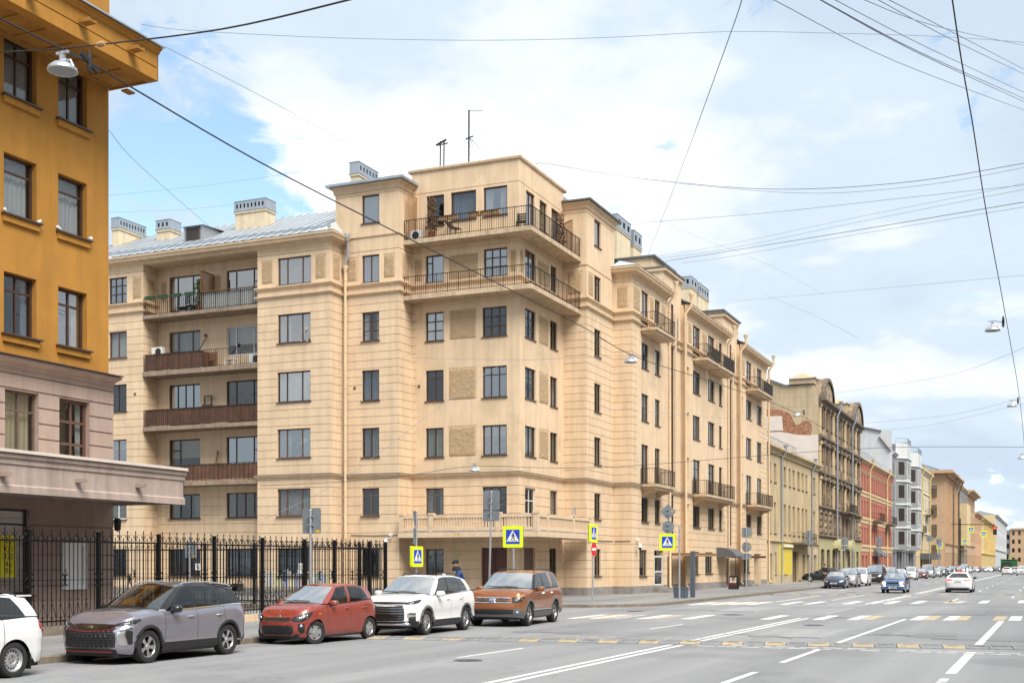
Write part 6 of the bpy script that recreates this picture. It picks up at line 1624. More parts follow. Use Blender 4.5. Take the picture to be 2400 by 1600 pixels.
 def patch(s, tab, mt, name, end='f', off=.010, n=10, rows=3, mirror=False, parent=None, label=None):
  for sg in ((1, -1) if mirror else (1,)):
   mb = MB(); us = [tab[0][0] + (tab[-1][0] - tab[0][0]) * i / n for i in range(n + 1)]
   us = sorted(set(us) | {t[0] for t in tab}) if tab[0][0] < tab[-1][0] else us
   g_ = []
   for i, u in enumerate(us):
    zb = lerp_lin([(t[0], t[1]) for t in tab], u); zt = lerp_lin([(t[0], t[2]) for t in tab], u); col = []
    for j in range(rows + 1):
     z = zb + (zt - zb) * j / rows
     edge = i in (0, len(us) - 1) or j in (0, rows)
     col.append(s.at(sg * u, z, end, off * (.25 if edge else 1)))
    g_.append(col)
   mb.grid(g_)
   o = link(name, mb.mesh(name, mt, 50), parent or s.root, label, False)
  return o
 def line(s, pts, r, mt, name, end='f', off=.008, n=4, parent=None):
  mb = MB()
  for P_ in (pts if isinstance(pts[0][0], (tuple, list)) else [pts]):
   dense = []
   for (u0, z0), (u1, z1) in zip(P_[:-1], P_[1:]):
    k = max(1, int(abs(u1 - u0) / .08)); dense += [(u0 + (u1 - u0) * i / k, z0 + (z1 - z0) * i / k) for i in range(k)]
   dense.append(P_[-1]); mb.tube([s.at(u, z, end, off) for u, z in dense], r, n)
  return link(name, mb.mesh(name, mt, 50), parent or s.root, None, False)
def lerp_lin(tab, x):
 if x <= tab[0][0]: return tab[0][1]
 for (a, va), (b, vb) in zip(tab[:-1], tab[1:]):
  if x <= b: return va + (vb - va) * (x - a) / (b - a)
 return tab[-1][1]
WH = {}
def wheel_meshes(r, wd, style, rim, lod):
 key = (r, wd, style, rim, lod)
 if key in WH: return WH[key]
 rr = r * rim; n = 32 if lod > 1 else 14
 # wheel axis is y, outer face towards +y
 ty = MB(); ty.lathe([(rr, wd * .32), (rr + .012, wd * .47), (r * .86, wd * .50), (r * .95, wd * .47), (r * .99, wd * .38), (r, wd * .2), (r, -wd * .2), (r * .99, -wd * .4), (r * .9, -wd * .5), (rr, -wd * .5)], n, (0, 0, 0), 'Y')
 rm = MB(); rm.lathe([(rr + .004, wd * .34), (rr - .012, wd * .36), (rr - .022, wd * .28), (rr * .93, -wd * .1), (rr * .9, -wd * .4)], n, (0, 0, 0), 'Y', 0)
 dk = MB(); dk.lathe([(rr * .92, -wd * .12), (.05, -wd * .10), (0, -wd * .1)], n, (0, 0, 0), 'Y'); dk.lathe([(rr * .62, -wd * .04), (rr * .6, 0), (.05, 0)], n, (0, 0, 0), 'Y')
 if style == 'steel':
  rm.lathe([(rr - .02, wd * .20), (rr * .80, wd * .06), (rr * .62, wd * .16), (rr * .42, wd * .18), (rr * .36, wd * .06), (rr * .2, wd * .07), (0, wd * .07)], n, (0, 0, 0), 'Y')
  if lod > 1:
   for k in range(15):
    a = 2 * math.pi * k / 15; rm.lathe([(0, .007), (.016, .006), (.017, -.01)], 8, (rr * .70 * math.cos(a), wd * .125, rr * .70 * math.sin(a)), 'Y', 1)
   for k in range(4):
    a = 2 * math.pi * k / 4 + .4; rm.lathe([(0, .02), (.012, .018), (.012, 0)], 6, (rr * .22 * math.cos(a), wd * .08, rr * .22 * math.sin(a)), 'Y', 2)
 else:
  ns, dbl = {'five': (5, True), 'ten': (10, False), 'multi': (9, True), 'kia': (5, False)}[style]
  for k in range(ns):
   a0 = 2 * math.pi * k / ns + math.pi / 2
   for e in ((-1, 1) if dbl else (0,)):
    a = a0 + e * (.13 if style == 'five' else .10); wi, wo = (.020, .026) if dbl else ((.05, .075) if style == 'kia' else (.024, .03))
    ct, st_ = math.cos(a), math.sin(a); t = Vector((-st_, 0, ct)); ac = Vector((math.cos(a0), 0, math.sin(a0))) * .055 if dbl else Vector((ct, 0, st_)) * .04
    ro = Vector((ct, 0, st_)) * (rr - .014)
    y0, y1 = Vector((0, wd * .24, 0)), Vector((0, wd * .30, 0)); th = Vector((0, wd * .16, 0))
    pts = [ac - t * wi + y0, ac + t * wi + y0, ro + t * wo + y1, ro - t * wo + y1]
    b_ = len(rm.v); rm.v += [tuple(q) for q in pts] + [tuple(q - th) for q in pts]
    for f, mi in (((0, 1, 2, 3), 0), ((0, 4, 5, 1), 1), ((1, 5, 6, 2), 1), ((2, 6, 7, 3), 1), ((3, 7, 4, 0), 1)): rm.f.append(tuple(b_ + q for q in f)); rm.m.append(mi)
  rm.lathe([(0, wd * .29), (.028, wd * .285), (.034, wd * .25), (.075, wd * .24), (.078, wd * .1)], 14, (0, 0, 0), 'Y', 0)
 WH[key] = (ty.mesh('tyre', 'rubber', 40), rm.mesh('rim', ['steel_rim' if style == 'steel' else 'alloy', 'alloy_dark' if style != 'steel' else 'plastic_black', 'frame_wood'], 30), dk.mesh('brake_disc', 'alloy_dark', 30))
 return WH[key]
def put_wheels(car, style, rim=.66, wd=.21, steer=0.0, lod=2):
 P = car.p; ty, rm, dk = wheel_meshes(P['rw'], wd, style, rim, lod)
 for x in (P['xf'], P['xr']):
  for sg in (1, -1):
   wv = link('wheel', ty, car.root, None, False); wv.location = (x, sg * (car.w - wd * .5 - P.get('tuck', .025)), P['rw'])
   wv.rotation_euler = (0, random.uniform(0, 6), (0 if sg > 0 else math.pi) + (steer if x == P['xf'] else 0))
   link('rim', rm, wv, None, False)
   if lod > 1: link('brake_disc', dk, wv, None, False)
def mirrors(car, x, z, mt, size=1.0, base='plastic_black'):
 for sg in (1, -1):
  i = min(range(len(car.cols)), key=lambda k: abs(car.cols[k][0] - x)); y = car.G[i][-1].y - .03
  mb = MB(); c = Vector((x + .02, sg * (y + .13 * size), z + .07))
  rows_ = []
  for a in range(7):
   t = a / 6; ry = .115 * size * (1 - abs(2 * t - 1) ** 3.2); rows_.append((t, ry))
  g_ = []
  for (dx, k) in ((-.085, .35), (-.07, .72), (-.02, .98), (.05, 1.0), (.075, .92)):
   g_.append([(c.x + dx * size, c.y + sg * .118 * size * k * math.copysign(abs(math.cos(a)) ** .6, math.cos(a)), c.z + .075 * size * k * math.copysign(abs(math.sin(a)) ** .7, math.sin(a))) for a in [2 * math.pi * q / 14 for q in range(14)]])
  mb.grid(g_, 0, close=True); mb.face(g_[0]); mb.face(g_[-1][::-1], 1)
  mb.tube([(x, sg * (y - .02), z + .0), (c.x, c.y - sg * .06, c.z - .06)], .022, 6, 1)
  link('door_mirror', mb.mesh('door_mirror', [mt, base], 40), car.root, None, False)
def arch_trim(car, mt='plastic_black', wdt=.06, out=.012, name='arch_trim'):
 P = car.p
 for c in (P['xf'], P['xr']):
  for sg in (1, -1):
   mb = MB(); rows_ = []
   for k in range(17):
    a = math.pi * k / 16; row = []
    for (r_, o_) in ((P['ra'] - .02, -.02), (P['ra'] - .004, out), (P['ra'] + wdt * .8, out), (P['ra'] + wdt, .0)):
     x = c - r_ * math.cos(a); z = max(P['rw'] + r_ * math.sin(a), .22)
     i = min(range(len(car.cols) - 1), key=lambda q: abs(car.cols[q][0] - x) + (0 if car.cols[q][1] > car.w * .6 else 5)); y = car.skin(i, min(z, car.zsh(x) - .03)).y + o_
     row.append((x, sg * y, z))
    rows_.append(row)
   mb.grid(rows_); link(name, mb.mesh(name, mt, 50), car.root, None, False)
def headlamp(car, tab, end='f', name='headlamp', body='plastic_black', lens='lamp_glass', extra=None):
 """lamp: dark bowl with bright reflectors under a clear cover, on both sides"""
 for sg in (1, -1):
  t2 = [(sg * u, a, b) for u, a, b in tab]; t2 = sorted(t2)
  o = car.patch(t2, body, name, end, .006, 10, 3)
  us = [t[0] for t in t2]; u0, u1 = us[0], us[-1]; mb = MB()
  for k in (.3, .62):
   u = (u0 + (u1 - u0) * (k if sg > 0 else 1 - k)); zb = lerp_lin([(t[0], t[1]) for t in t2], u); zt = lerp_lin([(t[0], t[2]) for t in t2], u); rad = min(.06, (zt - zb) * .36)
   p = car.at(u, (zb + zt) / 2, end, .012); mb.lathe([(rad, .0), (rad * .9, -.008), (rad * .5, .004), (0, .01)], 12, p, 'X')
  link('reflector', mb.mesh('reflector', 'lamp_inside', 40), o, None, False)
  if extra: car.patch([(sg * u, a, b) for u, a, b in (extra if sg > 0 else extra[::-1])], 'chrome', 'light_bar', end, .014, 6, 2, parent=o)
  car.patch(t2, lens, 'lamp_cover', end, .022, 12, 4, parent=o)
def plate(car, z, end='f', w=.52, h=.112, off=.03, txt=None):
 p = car.at(0.0001, z, end, off); mb = MB(); sx = -1 if end == 'f' else 1
 mb.box(p.x - .006, p.x + .006, -w / 2, w / 2, z - h / 2, z + h / 2, 0)
 for k in range(7):
  y = -w / 2 + .05 + k * .055; mb.box(p.x + sx * .008 - .001, p.x + sx * .008 + .001, y, y + .035, z - h * .3, z + h * .3, 1)
 link('number_plate', mb.mesh('number_plate', ['sign_white', 'plastic_black']), car.root, None, False)
def wipers(car):
 H = car.H
 mb = MB()
 for sg, y in ((1, .1), (-1, -.45)):
  a = Vector((H[2][0].x - .03, y, H[0][0].z + .035)); mb.tube([a, a + Vector((.03, .55, .02))], .011, 4)
 link('wipers', mb.mesh('wipers', 'plastic_black'), car.root, None, False)
def roof_rails(car, x0, x1, mt, y=None, h=.05):
 for sg in (1, -1):
  mb = MB(); yy = (y or car.p['roof_w'] - .10) * sg; zz = lambda x: lerp_table(car.p['roofz'], x) - .005
  pts = [(x0, yy, zz(x0)), (x0 + .12, yy, zz(x0 + .12) + h)] + [(x0 + .12 + (x1 - x0 - .24) * k / 4, yy, zz(x0 + .12 + (x1 - x0 - .24) * k / 4) + h) for k in range(1, 5)] + [(x1, yy, zz(x1))]
  mb.tube(pts, .018, 6); link('roof_rail', mb.mesh('roof_rail', mt, 40), car.root, None, False)
def car_root(label, x, y, ang=0.0, group=None, cat='car', name='parked_car', L=4.4, z=0.0):
 """ang 0: nose towards the camera (-Y); x, y: middle of the car"""
 rz = math.pi / 2 + ang
 o = thing(name, label, cat, (x, y, z), rz, group)
 off = bpy.data.objects.new('_', None); bpy.data.objects.remove(off)
 o.rotation_euler = (0, 0, rz)
 return o
class Shift:
 """car meshes start at the nose; this moves each part so that the Empty sits under the middle of the car"""
def centre(car):
 for ch in car.root.children: ch.location.x -= car.L / 2
SEC_SUV = [(0, .06), (.10, .02), (.24, .006), (.36, .028), (.52, .016), (.62, .0), (.78, .010), (.92, .028), (1, .070)]
G_PARK = 'cars parked nose to tail along the near kerb'
def car_heading(xf, yf, xr, yr): return math.atan2(xr - xf, yr - yf) * -1
# ---------------------------------------------------------------- violet-grey crossover with a black roof
P1 = dict(L=4.33, W=1.80, xf=.84, xr=3.44, rw=.338, ra=.385, nf=3.1, lf=.72, lr=.6, low=[(0, .24), (.35, .20), (.6, .22), (3.8, .24), (4.33, .33)],
          sh=[(0, .80), (.25, .90), (.6, .985), (1.15, 1.035), (2.0, 1.03), (3.2, 1.075), (3.8, 1.10), (4.33, 1.10)], seams=[1.32, 2.36, 3.30], handles=[2.14, 3.10], handlez=.90, handlemat='chrome',
          cowl=1.22, deck=4.33, roof_f=2.02, roof_r=3.95, roof_w=.60, roofz=[(1.9, 1.545), (2.4, 1.605), (3.0, 1.60), (3.6, 1.545), (4.1, 1.47)],
          glass=[('pb', 1.46, 2.10), ('w1', 2.32, 2.40), ('pb', 2.44, 2.50), ('w2', 3.22, 3.20), ('pb', 3.42, 3.34), ('w3', 3.72, 3.62), ('pb', 4.10, 3.95)], roofmat='paint_black', rail='paint_black', dpillar='paint_black', sec=SEC_SUV, clad=lambda x: .40 if 0.5 < x < 4.0 else .0, rearcut=3, belt='chrome', glassmat='car_glass', ws='screen_dim')
r1 = car_root('violet-grey crossover with a black roof and large mesh grille, parked at the kerb', -17.48, 20.95, 0.0, G_PARK)
c = Car(P1, r1, 'paint_violet_grey'); c.build(); arch_trim(c); mirrors(c, 1.56, 1.00, 'paint_black', 1.05); wipers(c); roof_rails(c, 2.1, 3.85, 'alloy', .60, .02)
c.patch([(-.66, .36, .68), (-.5, .34, .735), (0, .33, .70), (.5, .34, .735), (.66, .36, .68)], 'plastic_black', 'grille', off=.012, n=20, rows=5)
gm = [[(-.62 + .0, .36 + .05 * k + .0), (-.3, .352 + .052 * k), (0, .345 + .05 * k), (.3, .352 + .052 * k), (.62, .36 + .05 * k)] for k in range(7)] + [[(u, .35), (u + .05, .45), (u - .03, .56), (u + .04, .68)] for u in [-.55 + .11 * k for k in range(11)]]
c.line(gm, .006, 'alloy_dark', 'grille_mesh', off=.016)
c.patch([(-.64, .72, .80), (-.3, .69, .81), (0, .675, .81), (.3, .69, .81), (.64, .72, .80)], 'paint_black', 'upper_grille', off=.012, n=16)
c.line([(-.66, .735), (-.55, .70), (-.3, .672), (0, .655), (.3, .672), (.55, .70), (.66, .735)], .011, 'red_accent', 'grille_accent', off=.014)
c.patch([(-.08, .735, .785), (.08, .735, .785)], 'chrome', 'badge', off=.022, n=4); c.line([[(-.06, .76), (.06, .76)], [(-.03, .74), (-.03, .78)], [(.03, .74), (.03, .78)]], .004, 'paint_black', 'badge_bars', off=.03)
headlamp(c, [(.60, .765, .80), (.85, .775, .855), (1.08, .80, .895), (1.26, .87, .91)], extra=[(.86, .772, .79), (1.06, .79, .808)])
c.patch([(.64, .66, .69), (.72, .66, .735), (.95, .70, .775), (1.02, .715, .765)], 'chrome', 'lamp_brow', off=.016, mirror=True, n=8, rows=2)
c.patch([(.66, .46, .66), (.74, .40, .665), (.83, .385, .64), (.90, .385, .50)], 'alloy', 'bumper_blade', off=.026, mirror=True, n=8)
c.patch([(.86, .50, .68), (.94, .40, .69), (1.02, .42, .66)], 'plastic_black', 'bumper_vent', off=.012, mirror=True, n=6)
c.patch([(-.68, .235, .315), (-.55, .225, .325), (.55, .225, .325), (.68, .235, .315)], 'plastic_black', 'lower_grille', off=.014, n=14, rows=2); c.line([(-.6, .262), (.6, .262)], .011, 'red_accent', 'lower_accent', off=.02)
put_wheels(c, 'five', .66, .215)
c.patch([(.50, .82, .98), (.75, .78, 1.04), (.95, .88, 1.02)], 'tail_red', 'tail_lamp', 'r', .014, mirror=True, n=8)
mb = MB(); mb.box(4.02, 4.32, -.52, .52, 1.475, 1.51); mb.box(4.2, 4.42, .40, .56, 1.38, 1.56); mb.box(4.2, 4.42, -.56, -.40, 1.38, 1.56); mb.box(4.28, 4.40, -.40, .40, 1.50, 1.54); link('rear_spoiler', mb.mesh('rear_spoiler', 'plastic_black'), r1, None, False)
c.patch([(3.02, .30, .345), (3.6, .30, .36)], 'plastic_black', 'sill_moulding', off=.012, mirror=True, n=6); centre(c)
# ---------------------------------------------------------------- small orange-red hatchback
P2 = dict(L=3.595, W=1.60, xf=.68, xr=3.08, rw=.292, ra=.335, nf=2.7, lf=.72, lr=.5, low=[(0, .20), (.3, .17), (.6, .20), (3.2, .21), (3.595, .27)],
          sh=[(0, .72), (.22, .83), (.55, .915), (.95, .965), (1.6, .97), (2.4, 1.005), (3.0, 1.05), (3.6, 1.06)], seams=[1.14, 2.16, 2.92], handles=[1.98, 2.78], handlez=.86,
          cowl=.98, deck=3.595, roof_f=1.74, roof_r=3.30, roof_w=.53, roofz=[(1.6, 1.425), (2.1, 1.485), (2.7, 1.48), (3.2, 1.425), (3.5, 1.37)],
          glass=[('pp', 1.22, 1.84), ('w1', 2.12, 2.20), ('pp', 2.24, 2.30), ('w2', 2.78, 2.84), ('pb', 2.81, 2.86), ('w3', 3.12, 2.98), ('pp', 3.47, 3.32)], rearcut=4, glassmat='car_glass', bump=.55)
r2 = car_root('small dusty orange-red hatchback with its front wheels turned, parked behind the crossover', -17.45, 27.15, -0.055, G_PARK)
c = Car(P2, r2, 'paint_orange_red'); c.build(); mirrors(c, 1.30, .94, 'paint_orange_red', .95); wipers(c)
c.patch([(-.50, .315, .44), (-.42, .235, .475), (0, .225, .485), (.42, .235, .475), (.50, .315, .44)], 'plastic_black', 'grille', off=.012, n=18, rows=4)
c.line([[(-.46, .26 + .035 * k), (0, .255 + .035 * k), (.46, .26 + .035 * k)] for k in range(6)] + [[(u, .25), (u + .05, .46)] for u in [-.40 + .075 * k for k in range(11)]], .005, 'alloy_dark', 'grille_mesh', off=.015)
c.patch([(-.42, .60, .655), (0, .585, .665), (.42, .60, .655)], 'plastic_black', 'upper_grille', off=.012, n=14, rows=2); c.line([[(-.43, .592), (0, .575), (.43, .592)], [(-.43, .664), (0, .675), (.43, .664)]], .007, 'chrome', 'grille_surround', off=.014)
c.patch([(-.055, .69, .73), (.055, .69, .73)], 'chrome', 'badge', off=.02, n=6)
lettering('KIA', .035, lambda u, v: (c.at(.0001, .71, 'f', .028).x, -u, .71 + v), 'paint_black', r2, 'badge_lettering')
headlamp(c, [(.44, .60, .65), (.56, .56, .705), (.74, .57, .76), (.92, .66, .80), (1.08, .79, .825)])
c.patch([(.62, .36, .52), (.70, .28, .53), (.80, .30, .52)], 'plastic_black', 'fog_lamp_recess', off=.012, mirror=True, n=6); c.patch([(.66, .43, .50), (.76, .43, .50)], 'lamp_inside', 'fog_lamp', off=.022, mirror=True, n=4)
c.patch([(-.62, .19, .215), (.62, .19, .215)], 'plastic_black', 'bumper_lip', off=.02, n=10, rows=2)
c.patch([(.42, .86, 1.0), (.62, .70, 1.06), (.78, .80, 1.04)], 'tail_red', 'tail_lamp', 'r', .016, mirror=True, n=8)
c.patch([(1.30, .735, .765), (1.37, .735, .765)], 'amber', 'side_repeater', off=.014, mirror=True, n=4)
put_wheels(c, 'kia', .63, .165, steer=-.42); centre(c)
# ---------------------------------------------------------------- large white crossover
P3 = dict(L=4.775, W=1.885, xf=.94, xr=3.74, rw=.365, ra=.415, nf=3.0, lf=.75, lr=.62, low=[(0, .28), (.4, .23), (.7, .25), (4.2, .26), (4.775, .36)],
          sh=[(0, .90), (.25, 1.00), (.65, 1.065), (1.25, 1.105), (2.2, 1.10), (3.5, 1.15), (4.2, 1.18), (4.775, 1.17)], seams=[1.44, 2.58, 3.52], handles=[2.36, 3.32], handlez=.98,
          cowl=1.32, deck=4.775, roof_f=2.18, roof_r=4.32, roof_w=.64, roofz=[(2.0, 1.62), (2.6, 1.69), (3.3, 1.685), (4.0, 1.62), (4.5, 1.54)],
          glass=[('pp', 1.56, 2.28), ('w1', 2.54, 2.62), ('pb', 2.66, 2.72), ('w2', 3.46, 3.44), ('pb', 3.52, 3.50), ('w3', 4.02, 3.92), ('pp', 4.55, 4.32)], sec=SEC_SUV, clad=lambda x: .42, rearcut=3, belt='chrome')
r3 = car_root('white crossover with a wide ribbed black grille, a man standing behind it', -17.0, 31.95, 0.05, G_PARK)
c = Car(P3, r3, 'paint_white'); c.build(); arch_trim(c, 'plastic_grey', .065); mirrors(c, 1.66, 1.08, 'paint_white', 1.1); wipers(c); roof_rails(c, 2.35, 4.2, 'plastic_black')
c.patch([(-.62, .46, .80), (-.56, .36, .865), (0, .34, .87), (.56, .36, .865), (.62, .46, .80)], 'plastic_black', 'grille', off=.012, n=18, rows=5)
c.line([[(-.60, z), (0, z - .008), (.60, z)] for z in (.42, .49, .56, .63, .70, .77, .83)], .0065, 'chrome', 'grille_bars', off=.016)
c.patch([(-.70, .885, .945), (0, .875, .95), (.70, .885, .945)], 'plastic_black', 'name_strip', off=.012, n=14, rows=2)
for k, ch in enumerate('CHERYEXEED'):
 u = .47 - .104 * k; pp = c.at(u, .912, 'f', .026)
 lettering(ch, .065, lambda a, b, pp=pp: (pp.x, pp.y - a, .912 + b), 'chrome', r3, 'badge_lettering')
headlamp(c, [(.66, .87, .93), (.86, .875, .965), (1.10, .91, 1.0), (1.28, .985, 1.015)], extra=[(.70, .868, .885), (1.0, .88, .897)])
c.patch([(.70, .52, .63), (.80, .50, .65), (.98, .53, .64)], 'chrome', 'lamp_brow', off=.014, mirror=True, n=8); c.patch([(.74, .42, .54), (.82, .385, .56), (.98, .40, .54)], 'plastic_black', 'fog_lamp_recess', off=.02, mirror=True, n=6)
c.patch([(-.75, .295, .34), (-.55, .30, .35), (.55, .30, .35), (.75, .295, .34)], 'alloy', 'skid_plate', off=.02, n=12, rows=2); c.patch([(.55, .30, .36), (.68, .295, .375), (.80, .31, .35)], 'chrome', 'exhaust_trim', off=.03, mirror=True, n=5)
c.patch([(.45, .98, 1.12), (.75, .96, 1.14), (.98, 1.0, 1.10)], 'tail_red', 'tail_lamp', 'r', .016, mirror=True, n=8)
mb = MB(); mb.prism([(0, 0), (.2, 0), (.16, .06), (.06, .07)], lambda u, v: (4.05 + u, .02, 1.655 + v), lambda u, v: (4.05 + u, -.02, 1.655 + v)); link('antenna_fin', mb.mesh('antenna_fin', 'paint_white'), r3, None, False)
mb = MB(); mb.box(2.45, 3.6, -.42, .42, 1.70, 1.706); link('sunroof', mb.mesh('sunroof', 'car_glass_dark'), r3, None, False)
put_wheels(c, 'multi', .68, .235); centre(c)
# ---------------------------------------------------------------- copper SUV
P4 = dict(L=5.0, W=2.0, xf=.95, xr=3.81, rw=.385, ra=.435, nf=3.6, lf=.66, lr=.5, low=[(0, .32), (.4, .26), (.7, .28), (4.3, .30), (5.0, .40)],
          sh=[(0, .98), (.2, 1.065), (.6, 1.115), (1.35, 1.16), (2.3, 1.165), (3.6, 1.19), (4.4, 1.20), (5.0, 1.19)], seams=[1.52, 2.66, 3.60], handles=[2.44, 3.40], handlez=1.03, handlemat='chrome',
          cowl=1.42, deck=5.0, roof_f=2.20, roof_r=4.66, roof_w=.70, roofz=[(2.0, 1.70), (2.6, 1.775), (3.5, 1.785), (4.3, 1.75), (4.8, 1.70)],
          glass=[('pb', 1.62, 2.28), ('w1', 2.60, 2.66), ('pb', 2.74, 2.78), ('w2', 3.50, 3.50), ('pp', 3.72, 3.86), ('w3', 4.46, 4.40), ('pp', 4.84, 4.68)], clad=lambda x: .50, cladmat='plastic_grey', rearcut=3, glassmat='car_glass_dark', rtaper=.04)
r4 = car_root('copper-brown SUV with chrome grille bars and amber lamps, last of the kerbside row', -16.40, 37.75, 0.09, G_PARK)
c = Car(P4, r4, 'paint_copper'); c.build(); arch_trim(c, 'plastic_grey', .06); mirrors(c, 1.78, 1.12, 'paint_copper', 1.15); wipers(c); roof_rails(c, 2.5, 4.6, 'plastic_black')
c.patch([(-.60, .76, .93), (0, .755, .955), (.60, .76, .93)], 'plastic_black', 'grille', off=.012, n=14, rows=4)
for z in (.785, .855, .925): c.patch([(-.62, z - .022, z + .018), (0, z - .022, z + .022), (.62, z - .022, z + .018)], 'chrome' if z != .855 else 'paint_copper', 'grille_bar', off=.03, n=12, rows=2)
c.patch([(-.105, .82, .895), (-.05, .80, .915), (.05, .80, .915), (.105, .82, .895)], 'chrome', 'badge', off=.045, n=10, rows=3); c.patch([(-.09, .828, .887), (-.04, .812, .903), (.04, .812, .903), (.09, .828, .887)], 'sign_blue', 'badge_field', off=.052, n=10, rows=3)
lettering('Ford', .062, lambda u, v: (c.at(.0001, .857, 'f', .062).x, -u, .857 + v), 'sign_white', r4, 'badge_lettering')
headlamp(c, [(.66, .77, .93), (.78, .75, .97), (1.0, .80, 1.0), (1.22, .92, 1.035)]); c.patch([(.80, .935, .965), (1.0, .945, .995), (1.22, .98, 1.03)], 'amber', 'indicator', off=.028, mirror=True, n=8)
c.patch([(-.72, .42, .56), (0, .40, .57), (.72, .42, .56)], 'plastic_black', 'lower_grille', off=.012, n=14, rows=3); c.patch([(.70, .36, .58), (.82, .36, .60), (1.0, .40, .58)], 'plastic_grey', 'fog_lamp_recess', off=.018, mirror=True, n=6); c.patch([(.80, .43, .50), (.88, .43, .50)], 'lamp_inside', 'fog_lamp', off=.03, mirror=True, n=5)
c.line([[(2.0, .52), (4.0, .50)], [(-2.0, .52), (-4.0, .50)]], .014, 'chrome', 'sill_strip', off=.014)
c.patch([(.62, 1.0, 1.16), (.85, .92, 1.17), (1.0, .98, 1.15)], 'tail_red', 'tail_lamp', 'r', .016, mirror=True, n=8)
put_wheels(c, 'five', .66, .245); centre(c)
# ---------------------------------------------------------------- white estate cut by the left edge
P5 = dict(L=4.41, W=1.76, xf=.87, xr=3.505, rw=.315, ra=.365, nf=2.9, lf=.7, lr=.55, low=[(0, .22), (.4, .19), (.7, .20), (3.9, .22), (4.41, .30)],
          sh=[(0, .76), (.3, .88), (.7, .95), (1.2, .985), (2.0, .985), (3.2, 1.02), (3.9, 1.05), (4.41, 1.03)], seams=[1.34, 2.38, 3.26], handles=[2.18, 3.06], handlez=.88,
          cowl=1.24, deck=4.41, roof_f=2.05, roof_r=4.10, roof_w=.57, roofz=[(1.9, 1.44), (2.4, 1.505), (3.2, 1.50), (3.9, 1.44), (4.3, 1.38)],
          glass=[('pp', 1.48, 2.16), ('w1', 2.34, 2.42), ('pb', 2.44, 2.52), ('w2', 3.22, 3.22), ('pb', 3.27, 3.27), ('w3', 3.84, 3.66), ('pp', 4.26, 4.05)], rearcut=3)
r5 = car_root('white estate car on plain steel wheels, cut off by the left edge', -17.50, 14.85, 0.0, G_PARK)
c = Car(P5, r5, 'paint_white'); c.build(); mirrors(c, 1.6, .95, 'paint_white'); roof_rails(c, 2.3, 3.9, 'plastic_black')
c.patch([(.52, .70, .96), (.72, .70, .96), (.98, .86, .98)], 'tail_red', 'tail_lamp', 'r', .02, mirror=True, n=10, rows=4)
c.line([[(.2, .56), (.7, .56), (1.1, .66), (1.5, .70)], [(.2, .44), (.8, .46), (1.1, .46)]], .006, 'plastic_grey', 'bumper_crease', 'r', .002); c.line([[(.2, .56), (.7, .56), (1.1, .66)], ], .004, 'plastic_grey', 'bumper_crease', 'r', .002)
headlamp(c, [(.5, .66, .72), (.8, .64, .80), (1.1, .76, .86)]); c.patch([(-.5, .35, .62), (.5, .35, .62)], 'plastic_black', 'grille', off=.012, n=10)
mb = MB(); mb.box(3.90, 4.24, -.50, .50, 1.415, 1.44); link('rear_spoiler', mb.mesh('rear_spoiler', 'paint_white'), r5, None, False)
for sg in (1, -1):
 mb = MB(); mb.box(3.86, 3.88, sg * .60 if sg > 0 else -.86, .86 if sg > 0 else -.60, .13, .42); link('mud_flap', mb.mesh('mud_flap', 'plastic_black'), r5, None, False)
put_wheels(c, 'steel', .68, .195); centre(c)
